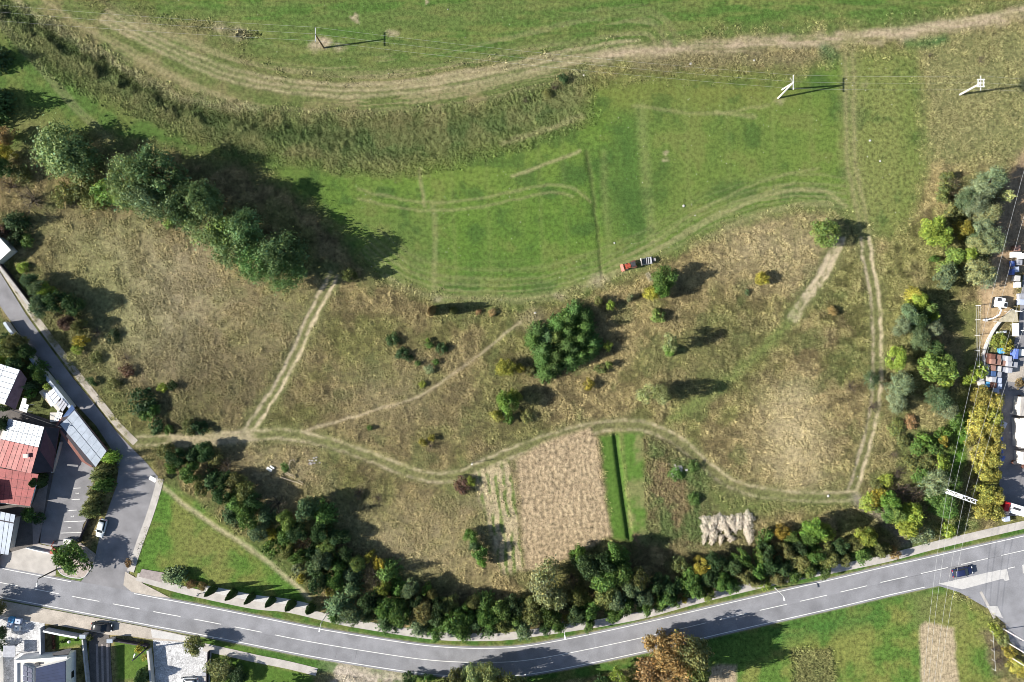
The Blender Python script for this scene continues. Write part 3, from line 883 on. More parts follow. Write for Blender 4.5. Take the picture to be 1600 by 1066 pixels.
# bay lines and bay numbers of the parking lot
for k, (a, b) in enumerate((((115, 763), (126, 762.5)), ((112, 781), (125, 780)), ((106, 798), (120, 797)), ((100, 815.5), (134, 814)), ((95, 833), (128, 832)))):
    ribbon('bay_line', np.array([a, ((a[0] + b[0]) / 2, (a[1] + b[1]) / 2), b], float), .06, -.06, .018, 'white_paint', parking)


def paint_text(txt, px, py, size, rz, parent, name='bay_number'):
    cu = bpy.data.curves.new(name, 'FONT'); cu.body = txt; cu.size = size; cu.align_x = 'CENTER'; cu.align_y = 'CENTER'
    t = bpy.data.objects.new(name, cu); COL.objects.link(t)
    dg = bpy.context.evaluated_depsgraph_get()
    me = bpy.data.meshes.new_from_object(t.evaluated_get(dg))
    bpy.data.objects.remove(t)
    me.materials.clear(); me.materials.append(MATS['white_paint'])
    o = link(bpy.data.objects.new(name, me), parent)
    p = W(px, py); o.location = (p.x, p.y, .02); o.rotation_euler = (0, 0, rz)
    return o


for txt, px, py in (('3', 120.5, 771), ('2', 113, 807), ('1', 109, 824.5)):
    paint_text(txt, px, py, .95, R(-92), parking)

# asphalt repairs and cracks
for px, wid in ((527, .05), (558, .06), (499, .04)):
    a, b = np.array([px, 1010.0 if px > 510 else 1004]), np.array([px - 3, 1028.0 if px > 510 else 1022])
    ribbon('crack_seal', np.array([a, (a + b) / 2 + (1, 0), b]), wid, -wid, .0275, 'asphalt_patch', main_road)
q = smooth_line([(1372, 912), (1400, 905), (1470, 889), (1510, 879), (1560, 868), (1620, 855)], 4)
ribbon('crack_seal', q, -.14, -.24, .0265, 'asphalt_patch', main_road)
q = np.array([at_len(t) for t in np.linspace(len_at(120), len_at(640), 60)])
ribbon('repair_strip', q, -.2, -2.9, .0258, 'asphalt_repair', main_road)
q = np.array([at_len(t) for t in np.linspace(len_at(1010), len_at(1440), 60)])
ribbon('repair_strip', q, -.15, -2.9, .0258, 'asphalt_repair', main_road)
q = np.array([at_len(t) for t in np.linspace(len_at(700), len_at(930), 40)])
ribbon('repair_strip', q, 2.9, .2, .0258, 'asphalt_repair', main_road)

# ------------------------------------------------------------------ grass tufts (nobody could count them)
def tufts(name, dens, n, hgt, wid, cols, blades, seed, lean=.5):
    rs = np.random.RandomState(seed)
    p = np.clip(dens, 0, None) ** 1.0
    vis = (np.abs(X) < 118) & (np.abs(Y) < 81)
    p = p * vis
    idx = rs.choice(N_ALL, n, p=p / p.sum())
    x = X[idx] + (rs.rand(n) - .5) * CELL; y = Y[idx] + (rs.rand(n) - .5) * CELL; z = Z[idx] - .04
    k = blades
    tone = lerp3(cols[0], cols[1], rs.rand(n)) * (.7 + .6 * rs.rand(n))[:, None]
    tone = tone * .30 + C[idx] * 1.45 * .70 * (.75 + .5 * rs.rand(n))[:, None]
    q_ = rs.rand(n)
    tone = np.where((q_ < .16)[:, None], tone * 1.55, np.where((q_ > .8)[:, None], tone * .6, tone))
    hh = hgt[0] + (hgt[1] - hgt[0]) * rs.rand(n) * (.5 + NM[idx])
    V_ = np.zeros((n, k, 3, 3)); 
    ang0 = rs.rand(n) * 6.28
    for b in range(k):
        an = ang0 + 6.28 * b / k + rs.rand(n) * .8
        ca, sa = np.cos(an), np.sin(an)
        w_ = wid[0] + (wid[1] - wid[0]) * rs.rand(n)
        l = hh * (lean + .5 * rs.rand(n))
        r0 = .06
        V_[:, b, 0] = np.stack([x + ca * r0 - sa * w_, y + sa * r0 + ca * w_, z], 1)
        V_[:, b, 1] = np.stack([x + ca * r0 + sa * w_, y + sa * r0 - ca * w_, z], 1)
        V_[:, b, 2] = np.stack([x + ca * l + .12 * hh, y + sa * l, z + hh * (.55 + .45 * rs.rand(n))], 1)
    vs = V_.reshape(-1, 3)
    cs = np.repeat(tone, k * 3, axis=0).reshape(n, k, 3, 3)
    cs[:, :, 2] *= 1.15
    me = bpy.data.meshes.new(name)
    nt_ = n * k
    me.vertices.add(nt_ * 3); me.vertices.foreach_set('co', vs.astype(np.float32).ravel())
    me.loops.add(nt_ * 3); me.loops.foreach_set('vertex_index', np.arange(nt_ * 3, dtype=np.int32))
    me.polygons.add(nt_); me.polygons.foreach_set('loop_start', np.arange(0, nt_ * 3, 3, dtype=np.int32))
    me.update(calc_edges=True)
    ca_ = me.attributes.new('cover', 'FLOAT_COLOR', 'POINT')
    ca_.data.foreach_set('color', np.hstack([np.clip(cs.reshape(-1, 3), 0, .9), np.ones((nt_ * 3, 1))]).astype(np.float32).ravel())
    me.materials.append(MATS['tuft'])
    o = link(bpy.data.objects.new(name, me))
    return o


m = attr_mat('tuft', bump=0)
m.node_tree.nodes['Principled BSDF'].inputs['Specular IOR Level'].default_value = .15
o = tufts('dry_grass', D_DRY * (.35 + 1.1 * NM), 125000, (.16, .5), (.032, .08), ((.26, .225, .125), (.16, .155, .065)), 4, 3, .75)
tag(o, 'dry tussock grass covering the rough slopes', 'grass', kind='stuff')
o = tufts('tussocks', (D_DRY * sstep(NT, .42, .7) * (1 - bk)).clip(0, 1), 30000, (.28, .8), (.045, .11), ((.33, .275, .15), (.10, .105, .04)), 5, 13, .65)
tag(o, 'larger bleached tussocks standing in groups in dry grass', 'grass', kind='stuff')
o = tufts('bank_weeds', D_WEED * (.4 + NM), 30000, (.2, .5), (.06, .13), ((.085, .145, .042), (.16, .175, .07)), 5, 4, .85)
tag(o, 'tall green weeds on the terrace bank', 'weeds', kind='stuff')
o = tufts('weed_clumps', D_WEED * sstep(NT, .45, .65), 9000, (.3, .7), (.08, .17), ((.045, .08, .024), (.12, .15, .05)), 6, 17, .8)
tag(o, 'darker weed clumps scattered over the terrace bank', 'weeds', kind='stuff')
D_FLOW = lm * .12 * (NM > .5) + uf * .02
rsx = np.random.RandomState(9)
mbs = MB()
pf = D_FLOW * (np.abs(X) < 112) * (np.abs(Y) < 75)
for i in rsx.choice(N_ALL, 240, p=pf / pf.sum()):
    r_ = .035 + .07 * rsx.rand() ** 2
    mbs.sphere((X[i], Y[i], Z[i] + .03), r_, 6, 4, .6)
o = mbs.build('field_stones', 'concrete_pale')
tag(o, 'small pale stones and flower heads scattered over the meadow', 'stones', kind='stuff')

# ------------------------------------------------------------------ trees: crowns and trunks, several of each kind, shared by many trees
def cards(name, P, Nn, size, tone, shape=1.0, matname='foliage', seed=0):
    """leaf-sprig faces: P centres, Nn facing, size half-length, tone (n,) or (n,3)"""
    rs = np.random.RandomState(seed)
    n = len(P)
    Nn = Nn / (np.linalg.norm(Nn, axis=1)[:, None] + 1e-9)
    a = rs.randn(n, 3)
    t = np.cross(Nn, a); t /= np.linalg.norm(t, axis=1)[:, None] + 1e-9
    b = np.cross(Nn, t)
    sz = size if np.ndim(size) else np.full(n, size)
    sz = sz[:, None]
    k = .62 * shape
    V_ = np.stack([P - t * sz, P - b * sz * k + Nn * sz * .12, P + t * sz, P + b * sz * k - Nn * sz * .12], 1).reshape(-1, 3)
    me = bpy.data.meshes.new(name)
    me.vertices.add(n * 4); me.vertices.foreach_set('co', V_.astype(np.float32).ravel())
    me.loops.add(n * 4); me.loops.foreach_set('vertex_index', np.arange(n * 4, dtype=np.int32))
    me.polygons.add(n); me.polygons.foreach_set('loop_start', np.arange(0, n * 4, 4, dtype=np.int32))
    me.update(calc_edges=True)
    tn = tone if np.ndim(tone) == 2 else np.repeat(np.asarray(tone)[:, None], 3, 1)
    ca = me.attributes.new('cover', 'FLOAT_COLOR', 'POINT')
    ca.data.foreach_set('color', np.repeat(np.hstack([tn, np.ones((n, 1))]), 4, axis=0).astype(np.float32).ravel())
    me.materials.append(MATS[matname])
    return me


def hue(tone, rs, amt=.16):
    """a little yellowing or darkening sprig by sprig"""
    n = len(tone)
    j = rs.randn(n) * amt
    return np.clip(np.stack([tone * (1 + j * .9), tone * (1 + j * .35), tone * (1 - j * .5)], 1), .1, 2.6)


def clumpy(seed, nclump, ncard, r0, r1, zlo, zhi, size, spiky=0.0, flat=1.0):
    rs = np.random.RandomState(seed)
    P, Nn, T, SZ = [], [], [], []
    cents = []
    for i in range(nclump):
        th = rs.rand() * 6.283; u = rs.rand()
        zz = zlo + (zhi - zlo) * (.12 + .83 * rs.rand() ** .8)
        zr = (zz - zlo) / (zhi - zlo)
        prof = math.sqrt(max(.05, 1 - abs(zr * 2 - .85) ** 2.2 * .8)) if zr < .92 else .35
        rad = prof * (1 - .5 * u ** 2) * (.55 + .35 * rs.rand())
        c = np.array([math.cos(th) * rad, math.sin(th) * rad, zz])
        cr = r0 + (r1 - r0) * rs.rand()
        cents.append(c)
        m = int(ncard * (cr / r1) ** 2)
        d = rs.randn(m, 3); d /= np.linalg.norm(d, axis=1)[:, None]
        d[:, 2] = np.abs(d[:, 2]) * .9 + d[:, 2] * .1 - .1
        rr = cr * (.45 + .6 * rs.rand(m) ** .6) * (1 + spiky * (rs.rand(m) ** 4))
        P.append(c + d * rr[:, None] * np.array([1, 1, .62 * flat]))
        Nn.append(d + rs.randn(m, 3) * .55 + np.array([0, 0, .25]))
        T.append((.72 + .56 * rs.rand()) * (.78 + .44 * rs.rand(m)))
        SZ.append(size * (.45 + 1.2 * rs.rand(m) ** 1.5))
    P, Nn, T, SZ = np.vstack(P), np.vstack(Nn), np.concatenate(T), np.concatenate(SZ)
    P[:, 2] = np.maximum(P[:, 2], .02)
    return P, Nn, hue(T, rs), SZ, cents


def limb_mesh(cents, zroot, tr, matname, seed, name='trunk', n=9):
    rs = np.random.RandomState(seed)
    mb = MB()
    top = Vector((rs.randn() * .04, rs.randn() * .04, zroot))
    mb.tube((0, 0, -.03), (top.x * .5, top.y * .5, zroot * .5), tr * 1.35, tr, 7)
    mb.tube((top.x * .5, top.y * .5, zroot * .5), top, tr, tr * .75, 7)
    for c in cents[:n]:
        c = Vector(c)
        s = Vector((top.x, top.y, zroot * (.55 + .45 * rs.rand())))
        mid = s.lerp(c, .5) + Vector((0, 0, .05))
        mb.tube(s, mid, tr * .55, tr * .34, 5); mb.tube(mid, c, tr * .34, tr * .12, 5)
    return mb.mesh(name, matname)


LIB = {}


def lib(kind, crown, trunk):
    LIB.setdefault(kind, []).append((crown, trunk))


for k in range(5):
    P, Nn, T, SZ, c = clumpy(100 + k, 30, 210, .22, .40, .16, 1.0, .052, spiky=.25)
    lib('broad', cards('crown', P, Nn, SZ, T, seed=k), limb_mesh(c, .42, .045, 'bark', k))
for k in range(3):
    P, Nn, T, SZ, c = clumpy(140 + k, 60, 170, .13, .27, .12, 1.0, .034, spiky=1.3)
    lib('poplar', cards('crown', P, Nn, SZ, T, seed=k), limb_mesh(c, .5, .035, 'bark', k, n=14))
for k in range(3):
    P, Nn, T, SZ, c = clumpy(160 + k, 22, 85, .2, .34, .2, 1.0, .062, spiky=.9)
    lib('loose', cards('crown', P, Nn, SZ, T, .8, seed=k), limb_mesh(c, .55, .03, 'bark_pale', k, n=16))
for k in range(4):
    P, Nn, T, SZ, c = clumpy(180 + k, 17, 110, .22, .44, .0, .85, .08, spiky=.5)
    lib('shrub', cards('crown', P, Nn, SZ, T, seed=k), limb_mesh(c, .3, .04, 'bark', k, 'stems', 8))
for k in range(3):
    P, Nn, T, SZ, c = clumpy(200 + k, 34, 150, .2, .34, .05, .9, .046, spiky=.2, flat=.9)
    lib('dense', cards('crown', P, Nn, SZ, T, seed=k), limb_mesh(c, .4, .04, 'bark', k))


def spruce(seed, dense=1.0, droop=.05):
    rs = np.random.RandomState(seed)
    P, Nn, T, SZ = [], [], [], []
    nl = 13
    for l in range(nl):
        t = l / nl
        z = .07 + .88 * t
        Rr = (1 - t) ** .85 * (.88 + .2 * rs.rand())
        nb = max(5, int(round(13 * (1 - t) + 4)))
        a0 = rs.rand() * 6.28
        for b in range(nb):
            an = a0 + 6.283 * b / nb + rs.randn() * .1
            L_ = Rr * (.72 + .36 * rs.rand())
            br = .75 + .5 * rs.rand()
            m = max(4, int(11 * L_ * dense + 3))
            s_ = np.linspace(.18, 1, m)
            w_ = L_ * .13 * (1.25 - s_)
            side = rs.randn(m) * w_
            x = np.cos(an) * s_ * L_ - np.sin(an) * side
            y = np.sin(an) * s_ * L_ + np.cos(an) * side
            zz = z - droop * s_ * L_ + .03 * rs.randn(m) * .6
            P.append(np.stack([x, y, np.maximum(zz, .01)], 1))
            Nn.append(np.stack([np.cos(an) * .35 + rs.randn(m) * .4, np.sin(an) * .35 + rs.randn(m) * .4, np.full(m, .9)], 1))
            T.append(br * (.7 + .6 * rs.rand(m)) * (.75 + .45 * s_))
            SZ.append(np.full(m, .075) * (.7 + .6 * rs.rand(m)) * (1.1 - .45 * t))
    P.append(np.array([[0, 0, .97], [0, 0, 1.0]])); Nn.append(np.array([[.3, 0, 1], [0, .5, 1.]])); T.append(np.array([1.1, 1.1])); SZ.append(np.array([.05, .04]))
    T = np.concatenate(T)
    return np.vstack(P), np.vstack(Nn), hue(T, rs, .1), np.concatenate(SZ)


def stem_mesh(tr, top, name='trunk'):
    mb = MB(); mb.tube((0, 0, -.03), (0, 0, top * .5), tr, tr * .65, 7); mb.tube((0, 0, top * .5), (0, 0, top), tr * .65, tr * .12, 7)
    return mb.mesh(name, 'bark')


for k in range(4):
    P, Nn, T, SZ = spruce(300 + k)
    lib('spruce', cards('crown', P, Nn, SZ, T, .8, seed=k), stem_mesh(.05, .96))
for k in range(3):
    rs = np.random.RandomState(330 + k)
    n = 1100
    z = rs.rand(n) ** .85
    th = rs.rand(n) * 6.283
    r_ = np.clip((1 - z ** 1.9), .03, 1) ** .75 * (.86 + .22 * rs.rand(n)) * (1 + .06 * np.sin(5 * th + 9 * z))
    P = np.stack([np.cos(th) * r_, np.sin(th) * r_, .02 + .98 * z], 1)
    Nn = np.stack([np.cos(th), np.sin(th), .6 * np.ones(n)], 1) + rs.randn(n, 3) * .35
    lib('thuja', cards('crown', P, Nn, .15 * (.7 + .6 * rs.rand(n)), hue(.75 + .5 * rs.rand(n), rs, .1), 1, seed=k), stem_mesh(.12, .9))


def twig_mesh(seed, name='twigs'):
    rs = np.random.RandomState(seed)
    mb = MB()
    for i in range(26):
        an = rs.rand() * 6.28; r_ = .35 + .6 * rs.rand(); zt = .45 + .5 * rs.rand()
        a = Vector((rs.randn() * .06, rs.randn() * .06, 0)); b = Vector((math.cos(an) * r_ * .6, math.sin(an) * r_ * .6, zt * .7)); c = Vector((math.cos(an + .2) * r_, math.sin(an + .2) * r_, zt))
        mb.tube(a, b, .022, .014, 4, False); mb.tube(b, c, .014, .005, 4, False)
        for j in range(4):
            d = b.lerp(c, rs.rand()) ; e = d + Vector((rs.randn() * .16, rs.randn() * .16, .05 + .15 * rs.rand()))
            mb.tube(d, e, .010, .004, 3, False)
    return mb


for k in range(2):
    rs = np.random.RandomState(350 + k)
    P = np.vstack([rs.randn(260, 3) * np.array([.42, .42, .22]) + np.array([0, 0, .5])]); P[:, 2] = np.clip(P[:, 2], .03, 1)
    lib('bare', cards('twig_tips', P, rs.randn(260, 3), .035 * (.6 + .8 * rs.rand(260)), hue(.8 + .5 * rs.rand(260), rs, .1), .5, seed=k), twig_mesh(360 + k).mesh('twigs', 'bark'))

GAIN = 1.65
TINT = {'dk': ((.034, .062, .022), 'dark green'), 'gn': ((.062, .110, .026), 'mid green'), 'lg': ((.115, .165, .042), 'light green'), 'yg': ((.15, .195, .035), 'yellow-green'),
        'ye': ((.20, .185, .034), 'yellow'), 'ol': ((.105, .115, .040), 'olive green'), 'gy': ((.118, .148, .080), 'grey-green'), 'bl': ((.074, .110, .052), 'blue-green'),
        'br': ((.20, .135, .070), 'brown'), 'or': ((.165, .115, .050), 'orange-brown'), 'rd': ((.085, .05, .036), 'reddish'), 'st': ((.27, .225, .135), 'straw-coloured'),
        'go': ((.215, .205, .052), 'golden yellow'), 'bg': ((.085, .155, .028), 'bright green'), 'pl': ((.112, .152, .062), 'light green'), 'pm': ((.082, .122, .050), 'mid green'), 'pb': ((.085, .145, .048), 'bright green'), 'sg': ((.050, .088, .024), 'deep green'), 'pg': ((.17, .19, .085), 'pale green')}
WORD = {'broad': ('broadleaf_tree', 'leafy tree', 'tree'), 'poplar': ('poplar_tree', 'tall poplar-like tree', 'tree'), 'loose': ('loose_crowned_tree', 'loose-crowned tree', 'tree'), 'shrub': ('shrub', 'shrub', 'shrub'),
        'dense': ('dense_tree', 'densely leaved tree', 'tree'), 'spruce': ('spruce_tree', 'spruce', 'tree'), 'thuja': ('thuja_tree', 'columnar thuja', 'tree'), 'bare': ('leafless_bush', 'half-bare twiggy bush', 'bush')}
tree_n = [0]


def tree(px, py, r, h, kind, tint, label, group=None, jit=.12):
    """px, py: middle of the crown in the photo; r: crown radius in photo pixels; h: height in metres"""
    tree_n[0] += 1
    rs = np.random.RandomState(1000 + tree_n[0])
    p = W(px, py, h * (.55 if kind not in ('spruce', 'thuja') else .4))
    g = hz(p.x, p.y) if abs(p.x) < 122 and abs(p.y) < 85 else 0.0
    nm, _, cat = WORD[kind]
    o = thing(nm, label, cat, (p.x, p.y, g - .02), rs.rand() * 6.28, group)
    rr = r / S
    o.scale = (rr * (1 + jit * rs.randn()), rr * (1 + jit * rs.randn()), h)
    if kind not in ('spruce', 'thuja'): o.rotation_euler[0] = rs.randn() * .07; o.rotation_euler[1] = rs.randn() * .07
    cm, tm = LIB[kind][rs.randint(len(LIB[kind]))]
    c = link(bpy.data.objects.new('crown' if kind != 'bare' else 'twig_tips', cm), o)
    col = np.array(TINT[tint][0]) * GAIN * (1 + .12 * rs.randn()) * (1 + .04 * rs.randn(3))
    c.color = (*np.clip(col, .01, .8), 1)
    if kind == 'bare': c['kind'] = 'stuff'
    t = link(bpy.data.objects.new('trunk' if kind not in ('shrub', 'bare') else 'stems', tm), o)
    return o


def grove(items, place, group, suffix='from left', key=lambda t: t[0], note=''):
    """trees of one belt: labels count along it, kind by kind"""
    items = sorted(items, key=key)
    cnt, tot = {}, {}
    for t in items:
        k = (t[4], t[5]); tot[k] = tot.get(k, 0) + 1
    for t in items:
        k = (t[4], t[5]); cnt[k] = cnt.get(k, 0) + 1
        words = f"{TINT[t[5]][1]} {WORD[t[4]][1]} {place}"
        if tot[k] > 1: words += f", {ordn(cnt[k])} such {suffix}"
        tree(*t[:6], words, group)


# roadside belt, north of the main road
BELT = [(258, 706, 15, 3, 'shrub', 'ol'), (276, 716, 17, 4, 'broad', 'dk'), (300, 712, 16, 4, 'broad', 'dk'), (320, 706, 14, 4, 'broad', 'dk'), (268, 734, 13, 3, 'shrub', 'gn'), (296, 740, 16, 4, 'broad', 'gn'),
        (335, 716, 15, 3, 'shrub', 'ol'), (352, 728, 16, 2.5, 'bare', 'br'), (330, 752, 18, 5, 'broad', 'dk'), (350, 752, 14, 4, 'broad', 'dk'), (316, 762, 14, 4, 'broad', 'ol'), (366, 750, 16, 4, 'broad', 'ol'), (386, 766, 18, 4.5, 'broad', 'ol'), (344, 776, 17, 5, 'broad', 'dk'),
        (368, 784, 20, 5, 'broad', 'gn'), (398, 784, 18, 5, 'broad', 'dk'), (360, 806, 16, 4, 'broad', 'dk'), (386, 808, 19, 5, 'broad', 'gn'), (414, 806, 18, 5, 'broad', 'bl'), (404, 830, 17, 4, 'broad', 'bl'),
        (432, 788, 18, 3, 'bare', 'st'), (446, 812, 16, 5, 'broad', 'lg'), (428, 838, 10, 3, 'shrub', 'ye'), (424, 856, 15, 4, 'shrub', 'gn'), (444, 840, 18, 5, 'broad', 'gn'), (482, 798, 22, 6.5, 'broad', 'bl'), (504, 806, 20, 6.5, 'broad', 'gn'), (462, 832, 17, 5, 'broad', 'dk'),
        (476, 846, 19, 4, 'bare', 'br'), (500, 832, 16, 5, 'broad', 'dk'), (512, 852, 15, 4, 'broad', 'lg'), (530, 838, 17, 4, 'broad', 'dk'), (448, 862, 15, 4, 'broad', 'ol'), (466, 872, 15, 4.5, 'broad', 'gn'), (484, 862, 14, 4, 'broad', 'dk'), (540, 862, 15, 4, 'broad', 'dk'),
        (462, 888, 10, 2.5, 'shrub', 'gy'), (470, 906, 8, 2, 'shrub', 'ye'), (490, 888, 16, 5, 'broad', 'dk'), (506, 876, 18, 5.5, 'broad', 'bl'), (528, 884, 16, 5, 'broad', 'gn'), (558, 880, 14, 4, 'broad', 'lg'), (548, 898, 16, 5, 'broad', 'bl'), (594, 880, 12, 3, 'shrub', 'ye'), (578, 870, 9, 2.5, 'shrub', 'ye'),
        (500, 906, 18, 5.5, 'broad', 'dk'), (516, 922, 9, 3, 'shrub', 'go'), (524, 904, 16, 5, 'broad', 'gn'), (548, 918, 20, 6, 'broad', 'bl'), (584, 904, 19, 4.5, 'bare', 'st'), (604, 896, 20, 6, 'broad', 'gn'), (598, 920, 14, 4, 'broad', 'yg'), (528, 946, 24, 6, 'broad', 'bl'), (552, 962, 18, 5, 'broad', 'bl'), (522, 966, 13, 4, 'broad', 'gn'),
        (578, 942, 18, 6, 'broad', 'dk'), (572, 966, 15, 4.5, 'broad', 'bl'), (606, 946, 20, 6, 'broad', 'gn'), (604, 974, 19, 5, 'broad', 'dk'), (628, 960, 22, 6.5, 'broad', 'gn'), (622, 922, 15, 5, 'broad', 'gn'), (640, 918, 15, 5, 'broad', 'bl'), (664, 924, 11, 3.5, 'shrub', 'bg'), (650, 940, 15, 5, 'broad', 'dk'), (676, 928, 12, 4, 'broad', 'ol'),
        (660, 956, 19, 6, 'broad', 'ol'), (655, 982, 17, 5, 'broad', 'bl'), (684, 946, 18, 6, 'broad', 'dk'), (684, 968, 18, 6, 'broad', 'dk'), (682, 988, 15, 4, 'broad', 'gn'), (704, 944, 15, 5, 'broad', 'ol'), (708, 970, 22, 7, 'broad', 'gn'), (722, 990, 18, 5.5, 'broad', 'gn'), (726, 958, 19, 6, 'broad', 'gn'), (744, 972, 19, 6, 'broad', 'dk'), (738, 940, 12, 4, 'broad', 'ol'),
        (756, 944, 16, 5, 'broad', 'gn'), (762, 962, 18, 6, 'broad', 'gn'), (766, 984, 16, 5, 'broad', 'dk'), (784, 950, 19, 6, 'broad', 'gn'), (786, 974, 17, 5, 'broad', 'ol'), (804, 946, 15, 5, 'broad', 'dk'), (806, 968, 18, 5.5, 'broad', 'gn'), (818, 982, 14, 4.5, 'broad', 'bl'), (824, 948, 17, 5.5, 'broad', 'ol'),
        (836, 962, 18, 6, 'broad', 'ol'), (846, 912, 24, 8, 'loose', 'pg'), (862, 898, 24, 8, 'loose', 'pg'), (850, 934, 22, 7, 'loose', 'pg'), (874, 930, 20, 6.5, 'loose', 'pg'), (895, 905, 18, 5, 'bare', 'br'), (858, 962, 17, 5.5, 'broad', 'gn'), (852, 982, 14, 4, 'broad', 'dk'), (872, 976, 15, 5, 'broad', 'gn'), (888, 966, 11, 4, 'loose', 'ye'),
        (902, 958, 17, 5.5, 'broad', 'dk'), (904, 936, 17, 5.5, 'broad', 'ol'), (918, 976, 13, 4, 'broad', 'gn'), (922, 952, 17, 5.5, 'broad', 'gn'), (902, 866, 15, 5, 'broad', 'bg'), (918, 884, 24, 7, 'broad', 'dk'), (942, 876, 22, 7, 'broad', 'dk'), (962, 866, 18, 6.5, 'broad', 'gn'), (944, 904, 22, 6.5, 'broad', 'gn'), (966, 892, 20, 6.5, 'broad', 'gn'), (940, 930, 18, 6, 'broad', 'ol'),
        (962, 936, 18, 6, 'broad', 'gy'), (958, 958, 16, 5, 'broad', 'gn'), (980, 948, 17, 5, 'broad', 'gn'), (984, 918, 18, 6, 'broad', 'bl'), (1000, 902, 19, 7, 'loose', 'ol'), (1004, 934, 19, 6, 'broad', 'bl'), (1008, 950, 13, 4, 'broad', 'gn'), (1030, 912, 17, 5, 'broad', 'dk'), (1040, 932, 18, 5.5, 'broad', 'gn'), (1032, 948, 13, 4, 'broad', 'gn'), (1056, 938, 11, 3, 'shrub', 'gn'),
        (1068, 936, 6, 3, 'shrub', 'ye'), (1050, 914, 16, 5, 'broad', 'dk'), (1078, 910, 18, 5.5, 'broad', 'gn'), (1088, 924, 16, 5, 'broad', 'gn'), (1064, 886, 15, 4, 'shrub', 'ol'), (1095, 886, 15, 5, 'dense', 'ye'), (1108, 928, 12, 4, 'broad', 'lg'), (1106, 904, 16, 5, 'broad', 'dk'), (1120, 880, 17, 5, 'broad', 'dk'), (1126, 906, 17, 5.5, 'broad', 'gn'),
        (1142, 914, 15, 4.5, 'broad', 'gn'), (1146, 888, 17, 5.5, 'broad', 'dk'), (1164, 898, 17, 5, 'broad', 'ol'), (1160, 872, 15, 5, 'broad', 'gn'), (1178, 906, 13, 4, 'broad', 'ol'), (1186, 870, 13, 5, 'dense', 'lg'), (1182, 888, 16, 5, 'broad', 'gn'), (1198, 862, 17, 5, 'broad', 'dk'), (1204, 886, 17, 5.5, 'broad', 'dk'), (1196, 842, 16, 3.5, 'shrub', 'gn'), (1196, 914, 10, 2, 'shrub', 'yg'),
        (1222, 832, 13, 4, 'dense', 'ye'), (1236, 838, 12, 4, 'broad', 'gn'), (1226, 858, 17, 5, 'broad', 'ol'), (1222, 884, 16, 5, 'broad', 'dk'), (1216, 902, 13, 4, 'broad', 'ol'), (1244, 878, 17, 5, 'broad', 'ol'), (1246, 856, 15, 5, 'broad', 'dk'), (1242, 898, 13, 4, 'broad', 'gn'), (1262, 890, 15, 4.5, 'broad', 'lg'), (1274, 866, 17, 5.5, 'broad', 'gn'),
        (1272, 822, 22, 7, 'broad', 'bg'), (1290, 834, 19, 6.5, 'broad', 'yg'), (1268, 842, 15, 6, 'broad', 'gn'), (1294, 870, 17, 5, 'broad', 'ol'), (1286, 890, 14, 4, 'broad', 'gn'), (1310, 856, 17, 5, 'broad', 'dk'), (1318, 872, 14, 4.5, 'broad', 'ol'), (1334, 848, 15, 5, 'broad', 'ol'), (1354, 840, 17, 6, 'broad', 'yg'), (1344, 864, 15, 4.5, 'broad', 'gn'),
        (1366, 858, 14, 4, 'broad', 'ol'), (1380, 858, 13, 3.5, 'broad', 'ol'), (1396, 864, 10, 3, 'shrub', 'or'), (1362, 836, 10, 4, 'shrub', 'ye')]
BELT = [(x, y, r * 1.18, h * 1.15, 'spruce', tn) if kd == 'broad' and tn in ('dk', 'gn', 'bl') and x < 840 and i % 2 == 0 else (x, y, r, h, kd, tn) for i, (x, y, r, h, kd, tn) in enumerate(BELT)]
grove(BELT, 'in roadside belt', 'trees of the roadside belt')

# thicket right of the belt, below the pylon
grove([(1358, 786, 14, 3, 'shrub', 'yg'), (1372, 780, 14, 3.5, 'shrub', 'ye'), (1390, 782, 17, 5, 'broad', 'bg'), (1384, 800, 15, 5, 'broad', 'gn'), (1402, 804, 20, 6, 'broad', 'lg'), (1422, 806, 20, 6, 'broad', 'yg'), (1414, 824, 18, 5.5, 'broad', 'yg'),
       (1440, 836, 20, 4, 'loose', 'gy'), (1410, 770, 24, 4, 'bare', 'rd'), (1432, 778, 20, 3.5, 'bare', 'br'), (1460, 758, 22, 7, 'poplar', 'gy'), (1468, 782, 24, 7, 'poplar', 'gn'), (1478, 758, 18, 6, 'poplar', 'gn'), (1478, 800, 16, 5, 'poplar', 'gn'), (1488, 808, 12, 3.5, 'shrub', 'ol'), (1482, 830, 14, 3, 'shrub', 'yg'),
       (1450, 690, 14, 2.5, 'shrub', 'bg'), (1436, 700, 12, 2.5, 'shrub', 'gn'), (1462, 700, 14, 2.5, 'shrub', 'gn'), (1476, 690, 9, 2.5, 'shrub', 'ye'), (1472, 680, 14, 2, 'shrub', 'bg'), (1400, 668, 14, 1.4, 'shrub', 'ol'), (1424, 660, 12, 1.3, 'shrub', 'br'), (1412, 690, 13, 1.4, 'shrub', 'ol'), (1396, 710, 12, 1.2, 'bare', 'br'), (1426, 722, 14, 1.5, 'shrub', 'ol'), (1450, 722, 13, 1.6, 'shrub', 'ol'), (1404, 738, 13, 1.6, 'bare', 'rd'), (1440, 744, 15, 2.2, 'shrub', 'gn'), (1474, 722, 13, 1.8, 'shrub', 'yg'), (1490, 700, 10, 1.4, 'shrub', 'gn'), (1384, 752, 13, 1.6, 'shrub', 'yg'), (1370, 760, 11, 1.4, 'shrub', 'ol'), (1498, 660, 12, 2.2, 'shrub', 'gn'), (1504, 676, 10, 1.8, 'shrub', 'bg')],
      'in thicket by pylon', 'thicket beside the pylon')
